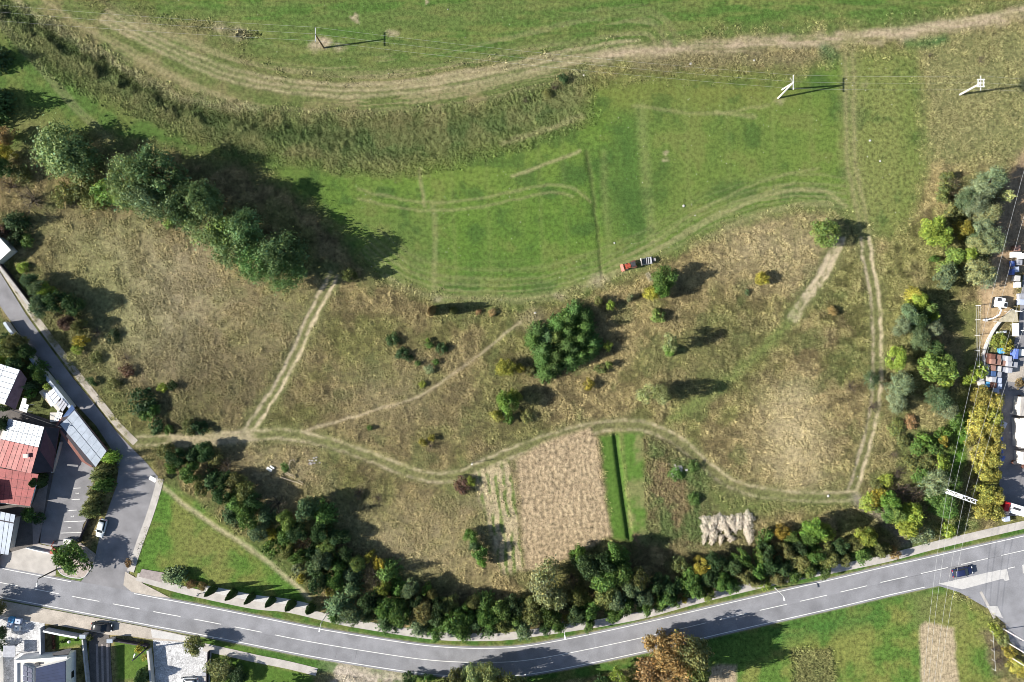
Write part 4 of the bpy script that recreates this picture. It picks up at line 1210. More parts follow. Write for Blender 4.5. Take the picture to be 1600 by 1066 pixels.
# line of trees between track and yard
grove([(1548, 284, 24, 6.5, 'poplar', 'gy'), (1530, 298, 20, 6, 'poplar', 'gy'), (1570, 306, 12, 5, 'loose', 'pg'), (1522, 322, 24, 6.5, 'poplar', 'gy'), (1508, 314, 18, 5.5, 'poplar', 'bl'), (1540, 336, 22, 6, 'poplar', 'pg'), (1530, 354, 18, 5.5, 'poplar', 'gy'),
       (1456, 358, 22, 5.5, 'broad', 'yg'), (1470, 372, 19, 5.5, 'broad', 'yg'), (1505, 358, 15, 4.5, 'dense', 'ye'), (1520, 370, 12, 4, 'broad', 'bl'), (1550, 376, 21, 5.5, 'poplar', 'gy'), (1530, 384, 20, 5, 'poplar', 'pg'), (1512, 398, 14, 4, 'broad', 'yg'), (1490, 402, 14, 4, 'broad', 'lg'),
       (1484, 418, 17, 4.5, 'spruce', 'lg'), (1478, 436, 19, 5.5, 'broad', 'bl'), (1526, 428, 24, 6, 'poplar', 'pg'), (1540, 432, 16, 5, 'poplar', 'gy'), (1462, 404, 8, 2, 'shrub', 'gn'),
       (1430, 460, 17, 4.5, 'spruce', 'ye'), (1436, 470, 16, 4.5, 'broad', 'yg'), (1450, 482, 13, 4, 'broad', 'lg'), (1460, 494, 12, 4, 'spruce', 'yg'), (1424, 492, 18, 5, 'broad', 'bl'), (1440, 500, 17, 5, 'broad', 'dk'), (1408, 508, 18, 4.5, 'poplar', 'gy'), (1456, 516, 16, 4.5, 'poplar', 'gy'), (1436, 530, 20, 5, 'poplar', 'bl'),
       (1402, 562, 22, 5, 'dense', 'yg'), (1460, 574, 28, 6.5, 'dense', 'lg'), (1474, 566, 18, 6, 'poplar', 'lg'), (1456, 548, 15, 5, 'broad', 'dk'), (1362, 597, 14, 3, 'loose', 'bl'), (1408, 602, 21, 4.5, 'poplar', 'gy'), (1400, 628, 18, 4, 'poplar', 'gy'), (1468, 624, 26, 5.5, 'poplar', 'bl'), (1482, 640, 18, 4.5, 'poplar', 'gy'),
       (1478, 596, 12, 3, 'shrub', 'yg'), (1485, 290, 16, 2.5, 'bare', 'br'), (1472, 300, 14, 2.5, 'shrub', 'ol'), (1490, 330, 16, 2.5, 'shrub', 'ol'), (1480, 280, 14, 2, 'shrub', 'ol')],
      'in row left of yard', 'trees between the track and the yard', 'from top', key=lambda t: t[1])
# hedge of yellow trees along the yard
HY = [(1538, 622, 16, 4.6), (1552, 630, 15, 4.6), (1534, 646, 16, 4.6), (1550, 652, 15, 4.6), (1533, 668, 16, 4.6), (1549, 674, 15, 4.6), (1533, 690, 16, 4.6), (1549, 697, 15, 4.6), (1534, 713, 16, 4.6), (1549, 720, 15, 4.6), (1535, 737, 16, 4.6), (1549, 742, 14, 4.4), (1538, 772, 17, 4.6), (1553, 776, 16, 4.6), (1537, 796, 17, 4.6), (1553, 801, 15, 4.4)]
for k, (x, y, r, h) in enumerate(HY):
    tree(x, y, r + 2, h, 'dense', 'go',
         f"golden-olive tree in dense hedge along yard, {ordn(k // 2 + 1)} from top, {'right' if k % 2 else 'left'} row", 'yellow hedge trees along the yard', jit=.03)
# poplars at the upper left
for k, (x, y, r, h, kd, tn, lb) in enumerate([
        (92, 236, 42, 8, 'poplar', 'lg', 'large light green tree, leftmost of the upper tall grove'), (120, 246, 28, 7, 'poplar', 'gn', 'mid green tree tucked against the leftmost tall grove tree'),
        (212, 282, 36, 10, 'poplar', 'lg', 'tall light green poplar left of the long dark shadow'), (246, 276, 36, 11, 'poplar', 'gn', 'tall green poplar at the top of the grove'), (236, 312, 34, 10, 'poplar', 'gn', 'green poplar in the middle left of the grove'), (194, 306, 24, 6, 'broad', 'lg', 'lower light green tree at left foot of the poplar grove'),
        (290, 318, 30, 11, 'poplar', 'gn', 'poplar with ragged top in the middle of the grove'), (322, 312, 26, 12, 'poplar', 'lg', 'bright-topped poplar rising above the grove'), (320, 350, 32, 10, 'poplar', 'lg', 'light green poplar on the lower side of the grove'), (352, 368, 28, 9, 'broad', 'lg', 'leafy light green tree at the lower grove edge'),
        (366, 392, 32, 9, 'poplar', 'gn', 'green poplar second from the grove right end'), (384, 356, 26, 10, 'poplar', 'gn', 'green poplar behind the grove right end'), (402, 410, 32, 10, 'poplar', 'bg', 'bright green poplar beside the rightmost poplar'), (440, 396, 32, 12, 'poplar', 'gn', 'rightmost tall poplar of the grove above the track end'), (448, 424, 26, 9, 'poplar', 'bg', 'lower bright poplar at the grove right tip'),
        (162, 300, 24, 4, 'shrub', 'lg', 'light green shrub left of the poplar grove'), (142, 312, 20, 3, 'shrub', 'ol', 'small olive-green shrub below the leftmost grove tree'), (126, 292, 20, 3.5, 'shrub', 'ol', 'olive shrub between the leftmost grove tree and dry grass'), (262, 338, 18, 3, 'shrub', 'lg', 'light green bush under the poplars'),
        (100, 300, 18, 3, 'shrub', 'ol', 'dull olive bush left of the light green shrub'), (10, 214, 15, 4, 'broad', 'or', 'orange autumn tree at the left picture edge'), (8, 238, 15, 4, 'broad', 'ye', 'yellow tree under the orange one at the left edge'), (-26, 166, 34, 10, 'spruce', 'dk', 'tall spruce just outside left edge casting long shadow'), (-20, 90, 24, 7, 'spruce', 'dk', 'spruce outside left edge near the top'), (-8, 150, 16, 6, 'spruce', 'dk', 'small spruce outside left edge'),
        (14, 290, 20, 2.5, 'bare', 'br', 'leafless brown bush on the left edge slope'), (46, 310, 24, 3.5, 'bare', 'st', 'pale straw-coloured bare tree with a long shadow'), (20, 346, 22, 6, 'spruce', 'dk', 'dark spruce right above the white roof corner'), (2, 262, 18, 5, 'broad', 'dk', 'dark tree at left edge under the yellow tree'), (30, 272, 14, 3, 'shrub', 'ol', 'olive bush right of the dark edge tree'),
        (4, 364, 10, 2, 'shrub', 'rd', 'reddish shrub above the white roof'), (24, 372, 12, 2.5, 'shrub', 'dk', 'dark shrub right of the white roof'), (40, 376, 11, 2, 'shrub', 'gn', 'small round green shrub in dry grass by white roof')]):
    tn = {'lg': 'pl', 'gn': 'pm', 'bg': 'pb'}.get(tn, tn) if kd == 'poplar' else tn
    tree(x, y, r * (1.18 if kd == 'poplar' else 1.0), h, kd, tn, lb, 'trees at the upper left')
# shrubs beside the side street, upper left
for x, y, r, h, kd, tn, lb in [
        (46, 438, 16, 4, 'broad', 'bl', 'blue-green shrub tree nearest the white roof by the street'), (62, 446, 16, 4.5, 'broad', 'bl', 'second blue-green shrub tree by the street wall'), (74, 456, 14, 4, 'broad', 'yg', 'yellow-green bush between blue-green shrub trees'), (62, 478, 20, 5, 'broad', 'bl', 'large round blue-green tree overhanging the street footway'), (88, 470, 18, 5, 'broad', 'dk', 'dark tree behind the round blue-green street tree'),
        (112, 478, 18, 5, 'broad', 'dk', 'dark shadowed tree at the grass edge above the street'), (104, 506, 16, 4, 'broad', 'rd', 'reddish autumn tree above the side street'), (126, 512, 14, 4, 'broad', 'ol', 'olive tree right of the reddish one'), (126, 530, 11, 3, 'shrub', 'ye', 'yellow shrub above the side street footway'), (120, 546, 8, 2, 'shrub', 'yg', 'yellow-green shrub under the yellow one'),
        (34, 418, 9, 1.5, 'shrub', 'yg', 'small yellow-green bush by the white roof corner'), (176, 526, 12, 1.5, 'shrub', 'dk', 'flat dark shrub in dry grass above the street'), (150, 520, 12, 1.5, 'bare', 'br', 'brown twiggy bush in dry grass above the street'), (148, 560, 11, 1.5, 'shrub', 'ol', 'olive bush on the slope above the street'), (195, 560, 14, 1.2, 'bare', 'br', 'twiggy bush in the middle of the left slope'),
        (142, 596, 8, 1.5, 'shrub', 'dk', 'small dark shrub at the kerb of the side street'), (178, 600, 10, 1.5, 'shrub', 'ol', 'olive shrub below the slope path corner'), (218, 630, 24, 3, 'shrub', 'dk', 'wide dark green shrub left of the slope'), (232, 644, 14, 2.5, 'shrub', 'gn', 'mid green shrub touching the wide dark one'), (254, 606, 9, 1.8, 'shrub', 'yg', 'yellow-green shrub in dry grass above wide dark shrub'), (268, 604, 9, 1.8, 'shrub', 'dk', 'dark shrub beside the yellow-green one'),
        (245, 668, 13, 1.8, 'shrub', 'dk', 'low dark shrub above the field path entrance'), (264, 670, 8, 1.4, 'shrub', 'gn', 'small green shrub above the field path entrance'), (294, 668, 14, 2.2, 'shrub', 'ol', 'olive shrub at the bend of the field path'), (312, 668, 13, 2.2, 'shrub', 'dk', 'dark shrub at the bend of the field path'), (200, 580, 12, 1.5, 'shrub', 'rd', 'reddish low shrub on the left slope')]:
    tree(x, y, r, h, kd, tn, lb, 'shrubs beside the side street')
# loose trees in the rough grassland
for x, y, r, h, kd, tn, lb in [
        (1294, 366, 23, 5, 'dense', 'lg', 'lone round yellowish-green tree by the meadow track'), (1190, 434, 12, 3, 'dense', 'ye', 'small lone yellow tree in dry grass right of centre'), (1040, 434, 20, 5.5, 'broad', 'gn', 'green tree below the tractor trailer'), (1034, 452, 17, 5, 'broad', 'bg', 'bright green tree joined to the tree below the trailer'), (1018, 458, 12, 4, 'broad', 'ye', 'yellow tree left of the green tree below the trailer'),
        (936, 470, 8, 2.5, 'shrub', 'ol', 'olive shrub above the spruce clump'), (954, 478, 9, 2.5, 'shrub', 'yg', 'yellow-green shrub right above the spruce clump'), (984, 466, 7, 2, 'shrub', 'gy', 'grey shrub in the tree shadow right of the spruces'), (950, 540, 8, 2, 'shrub', 'yg', 'yellow-green shrub in the spruce clump shadow'), (1030, 494, 13, 2.5, 'shrub', 'lg', 'light green shrub right of the spruce shadow'), (1048, 532, 16, 7, 'loose', 'pg', 'pale tree with loose crown and long shadow'), (1046, 548, 9, 2.5, 'shrub', 'bg', 'small bright green bush below the pale loose tree'),
        (1012, 618, 15, 4.5, 'loose', 'pg', 'pale thin-crowned tree left of long shadow'), (1034, 614, 18, 8, 'poplar', 'pg', 'pale loose tree casting the long pointed shadow'), (918, 600, 10, 2.2, 'shrub', 'ye', 'yellow shrub below the spruce clump'), (938, 576, 10, 1.6, 'shrub', 'ol', 'brownish low shrub at spruce clump foot'), (952, 572, 6, 2, 'shrub', 'lg', 'tiny light green shrub at spruce clump foot'), (790, 574, 15, 3, 'broad', 'ye', 'yellow tree left of the spruce clump'), (812, 578, 9, 2.2, 'shrub', 'ye', 'yellow shrub at left foot of the spruces'), (828, 580, 9, 2, 'shrub', 'ol', 'olive shrub beside the lowest spruce'),
        (792, 628, 20, 5.5, 'broad', 'bg', 'bright green tree between the spruces and the field path'), (806, 618, 14, 4, 'broad', 'yg', 'yellow-green tree behind the bright green tree'), (776, 650, 10, 2.5, 'shrub', 'go', 'golden shrub lower left of the bright green tree'), (796, 654, 9, 2, 'shrub', 'gn', 'green shrub under the bright green tree'), (822, 654, 11, 1.6, 'shrub', 'ol', 'low olive shrub right of the bright green tree'),
        (545, 434, 13, 5.5, 'dense', 'ol', 'round clipped-looking tree at the meadow corner'), (674, 485, 7, 6.5, 'thuja', 'or', 'rusty narrow column tree casting a long thin shadow at the meadow lower edge'), (708, 485, 5, 4.5, 'thuja', 'ol', 'slim olive column tree beside the rusty one'), (748, 488, 5, .9, 'shrub', 'br', 'low brown bush right of the column trees'), (770, 489, 6, .9, 'shrub', 'br', 'low brown bush at the tip of the thin shadow'),
        (612, 533, 12, 1.6, 'shrub', 'dk', 'dark juniper-like bush, leftmost of the grassland group'), (628, 552, 10, 1.5, 'shrub', 'dk', 'dark bush lower right of the leftmost one'), (640, 560, 7, 1.2, 'shrub', 'dk', 'little dark bush right of the second'), (652, 568, 6, 1.2, 'shrub', 'gn', 'little green bush below the dark ones'), (672, 540, 8, 1.5, 'shrub', 'gn', 'green bush, upper right of the grassland group'), (690, 546, 10, 1.6, 'shrub', 'dk', 'dark bush, rightmost of the grassland group'), (682, 566, 6, 1.3, 'shrub', 'gn', 'small green bush below the rightmost one'), (672, 578, 7, 1.2, 'shrub', 'gy', 'grey-green bush lowest of the grassland group'), (668, 532, 4, 1.2, 'shrub', 'bg', 'tiny bright bush topmost of the grassland group'), (660, 600, 6, 1.0, 'shrub', 'yg', 'yellow-green tuft bush beside the narrow footpath'),
        (674, 684, 6, 1.4, 'shrub', 'ye', 'yellow shrub above the field path bend'), (660, 692, 6, 1.2, 'shrub', 'ye', 'second yellow shrub above the field path bend'), (672, 698, 10, 1.6, 'bare', 'br', 'brown twiggy bush by the yellow shrubs'), (578, 668, 5, 1.2, 'shrub', 'gn', 'small green bush above the field path'), (722, 762, 15, 1.8, 'shrub', 'rd', 'purple-red shrub beside the stubble plot'), (736, 752, 9, 1.5, 'shrub', 'yg', 'yellow-green shrub at the stubble plot corner'),
        (735, 838, 12, 3.5, 'broad', 'gn', 'upper green tree left of the stubble plot'), (750, 862, 13, 3.8, 'broad', 'gn', 'middle green tree left of the stubble plot'), (742, 852, 10, 3, 'broad', 'bl', 'blue-green tree between the two beside the stubble plot'), (754, 876, 9, 3, 'broad', 'bg', 'lowest bright green tree beside the stubble plot'),
        (880, 122, 9, 1.6, 'shrub', 'dk', 'dark shrub on the terrace bank right end'), (866, 136, 9, 1.6, 'bare', 'br', 'brown bush on the terrace bank'), (856, 146, 8, 1.4, 'shrub', 'ol', 'olive bush on the terrace bank'), (820, 156, 9, 1.2, 'bare', 'rd', 'reddish twiggy bush left on the terrace bank'), (1454, 86, 5, 1.0, 'bare', 'rd', 'small reddish twig bush in tussock grass'), (1532, 94, 10, 1.0, 'bare', 'br', 'dark twig bush in tussock grass near the right pole'),
        (1364, 636, 14, 1.6, 'bare', 'rd', 'reddish twig bush on the right dirt track'), (1330, 604, 12, 1.4, 'bare', 'or', 'rusty bush left of the right dirt track'), (1302, 486, 8, 1.6, 'shrub', 'or', 'rusty shrub between the two right tracks'), (1168, 456, 6, 1.0, 'shrub', 'bl', 'small blue-green bush in dry grass'), (1056, 742, 12, 1.2, 'shrub', 'gn', 'green shrub growing at the rubble heap'), (1084, 728, 9, 1.2, 'shrub', 'gn', 'green shrub right of the rubble heap'), (1084, 780, 12, 1.2, 'shrub', 'gn', 'green shrub in weeds below the rubble heap'),
        (560, 770, 14, 1.4, 'bare', 'br', 'dark twiggy bush in dry grass above the belt'), (590, 780, 14, 1.4, 'bare', 'br', 'second twiggy bush in dry grass above the belt'), (445, 730, 8, 1.0, 'shrub', 'gn', 'small green bush among the scrap')]:
    tree(x, y, r, h, kd, tn, lb, 'single trees of the grassland')
# spruce clump
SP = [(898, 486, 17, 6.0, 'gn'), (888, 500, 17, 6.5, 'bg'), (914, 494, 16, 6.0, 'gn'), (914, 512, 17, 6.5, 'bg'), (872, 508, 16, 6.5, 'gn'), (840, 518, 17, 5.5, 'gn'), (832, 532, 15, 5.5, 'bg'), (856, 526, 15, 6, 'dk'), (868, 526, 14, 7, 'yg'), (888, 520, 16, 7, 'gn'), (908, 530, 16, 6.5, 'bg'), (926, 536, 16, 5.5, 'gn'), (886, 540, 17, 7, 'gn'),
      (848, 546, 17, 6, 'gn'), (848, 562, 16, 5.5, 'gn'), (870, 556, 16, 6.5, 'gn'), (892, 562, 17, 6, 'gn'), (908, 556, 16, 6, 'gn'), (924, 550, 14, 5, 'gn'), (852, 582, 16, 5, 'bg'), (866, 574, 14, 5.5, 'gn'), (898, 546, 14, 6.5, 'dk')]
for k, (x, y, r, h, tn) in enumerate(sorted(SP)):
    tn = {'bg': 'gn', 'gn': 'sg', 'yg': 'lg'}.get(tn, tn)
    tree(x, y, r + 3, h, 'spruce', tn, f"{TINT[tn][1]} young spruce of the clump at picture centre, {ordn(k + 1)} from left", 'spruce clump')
# garden and street trees, left
for x, y, r, h, kd, tn, lb in [
        (30, 534, 15, 5, 'broad', 'ol', 'garden tree right beside the street wall upper end'), (14, 546, 17, 5, 'broad', 'ol', 'garden tree at the left edge above the pale roof'), (40, 552, 14, 4.5, 'broad', 'dk', 'dark garden tree by the street wall'), (8, 568, 13, 4, 'broad', 'yg', 'yellowish garden tree just above the pale roof'), (28, 570, 14, 4.5, 'broad', 'dk', 'dark garden tree above the pale roof corner'), (8, 526, 10, 3, 'shrub', 'dk', 'dark bush near the white cap by the street'),
        (56, 574, 14, 5, 'spruce', 'gn', 'green spruce beside the street wall'), (62, 586, 13, 4, 'broad', 'gn', 'leafy garden tree below the spruce by the wall'), (44, 604, 13, 4.5, 'spruce', 'bl', 'blue-green spruce right of the plum roof'), (46, 614, 10, 2.5, 'shrub', 'gn', 'green shrub below the blue-green spruce'), (76, 604, 14, 3.8, 'spruce', 'yg', 'yellow-green conifer leaning over the greenhouse'), (6, 660, 12, 4, 'broad', 'dk', 'dark tree left of the patched roof'), (4, 636, 10, 3, 'shrub', 'dk', 'dark bush between the two left roofs'),
        (48, 804, 13, 3.5, 'broad', 'gn', 'small tree in front of the smooth red roof'), (60, 812, 9, 2.5, 'shrub', 'dk', 'dark bush by the paved walkway'),
        (170, 716, 17, 6, 'spruce', 'yg', 'topmost spruce of the row beside the parking lot'), (164, 730, 17, 6, 'spruce', 'ol', 'second spruce of the parking lot row'), (152, 744, 18, 6, 'spruce', 'ol', 'third spruce of the parking lot row'), (158, 758, 17, 6.5, 'spruce', 'gn', 'fourth spruce of the parking lot row'), (148, 768, 18, 6, 'spruce', 'ol', 'fifth spruce of the parking lot row'), (142, 786, 19, 6.5, 'spruce', 'ol', 'sixth spruce of the parking lot row'), (136, 800, 18, 6, 'spruce', 'ol', 'lowest spruce of the parking lot row'),
        (112, 871, 25, 5.5, 'broad', 'gn', 'round dark green tree on the corner island'),
        (268, 900, 20, 3, 'spruce', 'bl', 'wide blue spruce beside the footway'), (284, 904, 13, 2.2, 'shrub', 'bl', 'blue-green juniper joined to the blue spruce'), (298, 913, 9, 1.5, 'dense', 'or', 'left of two round rusty shrubs by the footway'), (316, 917, 9, 1.4, 'dense', 'or', 'right of two round rusty shrubs by the footway'), (200, 880, 7, 1.2, 'shrub', 'or', 'small reddish flower shrub at the street corner'),
        (303, 1010, 17, 4.5, 'broad', 'ol', 'olive tree at the edge of the pale gravel drive'), (220, 1014, 8, 2, 'shrub', 'ye', 'bright yellow shrub in the lower lawn'), (227, 1026, 7, 1.8, 'shrub', 'go', 'golden shrub under the bright yellow one'), (96, 1003, 4, 1, 'shrub', 'dk', 'small round dark bush on the little lawn'), (140, 996, 5, 1.6, 'shrub', 'ol', 'olive shrub at the gate pillar'),
        (346, 1044, 22, 3, 'dense', 'ol', 'large clipped hedge bush at the bottom edge'), (372, 1056, 18, 3, 'dense', 'dk', 'dark hedge bush right of the large clipped one'), (342, 1064, 16, 3, 'dense', 'ol', 'hedge bush cut by the bottom edge'),
        (222, 1058, 12, 4, 'thuja', 'dk', 'thuja at the bottom of the lower lawn'), (60, 752, 10, 5, 'thuja', 'dk', 'dark narrow thuja leaning over the red roof'), (0, 1012, 9, 2.5, 'shrub', 'dk', 'dark shrub at left edge beside the gravel yard'), (2, 988, 9, 3, 'broad', 'dk', 'dark shrub tree at left edge by the blue boxes'), (-18, 948, 22, 6, 'broad', 'ol', 'tree outside the left edge shading the pavement'), (-40, 962, 20, 6, 'broad', 'ol', 'second tree outside the left edge by the pavement')]:
    tree(x, y, r, h, kd, tn, lb, 'garden and street plants on the left')
for k, (x, y, h) in enumerate([(329, 924, 5.2), (361, 930, 5.2), (390, 936, 5.2), (422, 941, 5), (453, 947, 5), (484, 953, 3.8)]):
    tree(x, y, 5.6 if k < 4 else 6.6, h, 'thuja', 'dk', f"dark columnar thuja by the footway, {ordn(k + 1)} of the row from the left", 'thuja row', jit=.04)
    p = W(x + 10, y - 3)
# trees at the bottom edge
for x, y, r, h, kd, tn, lb in [
        (1052, 1030, 38, 10.5, 'poplar', 'or', 'big rusty-crowned tree below the road'), (1078, 1012, 30, 10.5, 'broad', 'ol', 'olive tree at the upper right of the big rusty tree'), (1030, 1010, 26, 7.5, 'broad', 'or', 'rusty tree reaching up to the road edge'), (1092, 1044, 28, 10.5, 'broad', 'ol', 'dark olive tree right of the big rusty one'), (1020, 1046, 28, 7, 'broad', 'or', 'rusty tree left of the big one at bottom'), (1060, 1064, 30, 8, 'broad', 'br', 'brownish tree under the big rusty one at the bottom edge'),
        (968, 1060, 20, 5, 'loose', 'yg', 'yellow-green tree at bottom left of the rusty trees'), (992, 1064, 16, 4, 'broad', 'ol', 'olive tree at bottom beside the rusty trees'), (938, 1064, 16, 3.5, 'shrub', 'dk', 'dark shrub on the verge at the bottom edge'), (740, 1058, 20, 7, 'broad', 'pg', 'pale yellowish tree at the bottom below the bend'), (768, 1052, 18, 8, 'broad', 'pg', 'pale tree right of the yellowish one below the bend'), (712, 1066, 18, 6, 'broad', 'ol', 'olive tree cut by the bottom edge below the bend'),
        (798, 1076, 26, 9, 'broad', 'ol', 'tall tree mostly below the picture by the bend'), (690, 1090, 24, 8, 'broad', 'ol', 'tree below the picture left of the bend'), (660, 1088, 26, 9, 'broad', 'ol', 'second tree below the picture left of the bend'), (770, 1098, 28, 10, 'broad', 'ol', 'second tall tree below the picture by the bend'), (850, 1088, 24, 8, 'broad', 'gn', 'tree below the picture right of the bend'), (430, 1090, 26, 6, 'broad', 'gn', 'garden tree below the picture edge'),
        (640, 1060, 12, 3, 'shrub', 'dk', 'dark shrub on the bank under the bend'), (670, 1064, 12, 3, 'shrub', 'gn', 'green shrub on the bank under the bend'),
        (1556, 984, 12, 1.2, 'shrub', 'yg', 'low yellow-green bush by the flagpoles at their upper end'), (1566, 1000, 12, 1.2, 'shrub', 'ol', 'low olive bush between flagpoles'), (1578, 1020, 12, 1.4, 'shrub', 'ye', 'yellow bush at the lowest flagpole'), (1586, 1040, 14, 1.6, 'shrub', 'go', 'golden bush in the corner under the flagpoles'), (1600, 1050, 14, 1.6, 'shrub', 'ye', 'yellow bush at the right bottom corner'), (1556, 1016, 12, 1.2, 'bare', 'br', 'brown twiggy bush at the field right fence'), (1560, 1034, 12, 1.2, 'bare', 'br', 'brown twiggy bush lower at the field right fence')]:
    tree(x, y, r, h, kd, tn, lb, 'trees along the bottom edge')
for x, y, r, h, kd, tn, lb in [(1562, 534, 14, 2.2, 'shrub', 'yg', 'yellow-green shrub over the crate rows in the yard'), (1574, 540, 11, 2, 'shrub', 'ye', 'yellow shrub right over the crate rows'), (1530, 582, 13, 2.5, 'shrub', 'yg', 'yellow-green shrub left of the stacked crates'), (1518, 592, 11, 2, 'shrub', 'yg', 'small yellow-green shrub by the wire fence end'), (1592, 600, 9, 1.5, 'shrub', 'or', 'rusty shrub in the yard right part')]:
    tree(x, y, r, h, kd, tn, lb, 'yard shrubs')

# ------------------------------------------------------------------ buildings
def rel(root, p):
    return Vector(p) - root.location


def panel_grid(parent, a, b, c, d, n, m, matname, name='roof_panel', t=.045, gap=.11, mats=None, lift=.0):
    """sheets laid over the quad a-b-c-d (local): n along a-b, m along a-d, each an object of its own"""
    a, b, c, d = (Vector(p) for p in (a, b, c, d))
    la, ld = (b - a).length / n, (d - a).length / m
    gu, gv = min(.3, gap / la), min(.3, gap / ld)
    for i in range(n):
        for j in range(m):
            u0, u1 = (i + gu / 2) / n, (i + 1 - gu / 2) / n
            v0, v1 = (j + gv / 2) / m, (j + 1 - gv / 2) / m
            f = lambda u, v: (a.lerp(b, u)).lerp(d.lerp(c, u), v) + Vector((0, 0, lift))
            MB().slab(f(u0, v0), f(u1, v0), f(u1, v1), f(u0, v1), t).build(name, (mats(i, j) if mats else matname), parent)


def roofquad(root, pts, t, m, name='roof'):
    return MB().slab(*[rel(root, p) for p in pts], t).build(name, m, root)


def walls(root, world_pts, tops, m, inset=.3, name='wall'):
    c = sum((Vector((p[0], p[1], 0)) for p in world_pts), Vector()) / len(world_pts)
    pts = []
    for p in world_pts:
        q = Vector((p[0], p[1], 0)); d = (c - q); q = q + d.normalized() * inset
        pts.append((q.x - root.location.x, q.y - root.location.y))
    return MB().prism(pts, -root.location.z, [z - root.location.z - .06 for z in tops]).build(name, m, root)


# patched gable house: white sheets above, worn red below, shade of the right slope put into dark sheets
e0, e1 = 2.6, 4.4
A = [W(14, 654, e0), W(70, 667, e1), W(49.5, 740, e1), W(-14, 727, e0)]           # left slope: eave, ridge, ridge, eave
Bq = [W(70, 667, e1), W(93, 669, 2.3), W(83, 737, 2.3), W(49.5, 740, e1)]
h = thing('gable_house', 'old gable house with patched white and red sheet roof', 'house', W(55, 700).to_tuple())
walls(h, [W(18, 656, 0), W(90, 671, 0), W(80, 734, 0), W(-8, 722, 0)], [2.5, 2.2, 2.2, 2.5], 'plaster', .5)
roofquad(h, A, .06, 'sheet_dark'); roofquad(h, Bq, .06, 'sheet_maroon')
la = [rel(h, p) for p in A]
sp0, sp1 = la[0].lerp(la[3], .44), la[1].lerp(la[2], .44)
up = Vector((0, 0, .075))
panel_grid(h, la[0] + up, la[1] + up, sp1 + up, sp0 + up, 8, 2, 'sheet_white')
panel_grid(h, sp0 + up, sp1 + up, la[2] + up, la[3] + up, 8, 1, 'sheet_red_worn', mats=lambda i, j: ('sheet_red_worn', 'sheet_red_worn', 'sheet_red')[(i * 7) % 3])
lb = [rel(h, p) + up for p in Bq]
panel_grid(h, *lb, 1, 2, 'sheet_dark', t=.03)
ch = W(42, 712, 4.3)
cq = rel(h, ch)
chim = MB().box(cq.x - .45, cq.x + .45, cq.y - .35, cq.y + .35, 3.0, 4.75).build('chimney', 'render_white', h)
MB().box(cq.x - .52, cq.x + .52, cq.y - .42, cq.y + .42, 4.75, 4.85).build('chimney_cap', 'plaster', chim)
MB().tube(rel(h, W(16, 640, 3.2)) , rel(h, W(96, 668, 3.2)), .07).build('gutter', 'dark_metal', h)

# smooth red annex
h = thing('red_roofed_annex', 'low annex with smooth brick-red sheet roof and white gutter', 'building', W(30, 765).to_tuple())
A = [W(-20, 728, 3.3), W(61, 741, 3.6), W(47.5, 791, 3.6), W(-20, 783, 3.3)]
walls(h, [W(-18, 732), W(66, 742), W(54, 788), W(-18, 782)], [3.1] * 4, 'plaster', .6)
roofquad(h, A, .05, 'sheet_maroon')
la = [rel(h, p) + Vector((0, 0, .065)) for p in A]
panel_grid(h, *la, 8, 4, 'sheet_red', t=.03, gap=.07)
MB().tube(rel(h, W(57.5, 755, 3.55)), rel(h, W(47, 791, 3.55)), .09).build('gutter', 'white_metal', h)
# raised part that shades the annex
h = thing('rear_house', 'house at the left edge shading the red annex roof', 'house', W(-30, 775).to_tuple())
walls(h, [W(-60, 750), W(-8, 755), W(-2, 792), W(-60, 795)], [5.2] * 4, 'plaster', .1)
A = [W(-62, 752, 5.3), W(-18, 756, 5.3), W(-12, 786, 5.3), W(-62, 790, 5.3)]
roofquad(h, A, .1, 'sheet_maroon')
# pale metal flat roof below
h = thing('flat_roofed_hall', 'hall with pale seamed metal roof above the red car', 'building', W(0, 832).to_tuple())
A = [W(-30, 792, 4.5), W(25, 804, 4.5), W(14, 867, 4.3), W(-30, 862, 4.3)]
walls(h, [W(-28, 796), W(36, 804), W(26, 858), W(-28, 858)], [4.2] * 4, 'plaster', .6)
roofquad(h, A, .06, 'sheet_dark')
la = [rel(h, p) + Vector((0, 0, .08)) for p in A]
panel_grid(h, la[0], la[1], la[1].lerp(la[2], .2), la[0].lerp(la[3], .2), 7, 1, 'sheet_white')
panel_grid(h, la[0].lerp(la[3], .22), la[1].lerp(la[2], .22), la[2], la[3], 7, 1, 'sheet_white')
# long pale shed along the street
h = thing('long_shed', 'long pale sheet-roofed shed between street and parking lot', 'shed', W(135, 690).to_tuple())
zs = 2.0
A = [W(98, 652, zs), W(117.5, 639, zs), W(168, 704, zs), W(148, 731, zs + .2), W(133, 721, zs + .2), W(91, 665, zs + .2)]
MB().prism([(rel(h, W(p[0], p[1])).x, rel(h, W(p[0], p[1])).y) for p in ((101, 654), (119, 641), (170, 703), (150, 728), (135, 719), (94, 664))], 0, zs - .1).build('wall', 'plaster_red', h)
MB().prism([(rel(h, p).x, rel(h, p).y) for p in A], zs - .08, [p.z for p in A]).build('roof', 'sheet_dark', h)
f = lambda x, y, z=zs: rel(h, W(x, y, z)) + Vector((0, 0, .03))
panel_grid(h, f(94, 663, 2.2), f(150, 730, 2.2), f(158, 718, 2.1), f(105, 654, 2.1), 7, 1, 'sheet_white', gap=.045, lift=.02)
panel_grid(h, f(105, 653.5, 2.1), f(158.4, 717.5, 2.1), f(167, 705), f(117, 641), 7, 1, 'sheet_white', gap=.045, lift=.02)
MB().slab(f(98, 652), f(113, 632, zs + .3), f(117.5, 639), f(107, 650), .05).build('blue_sheet', 'sheet_blue', h)
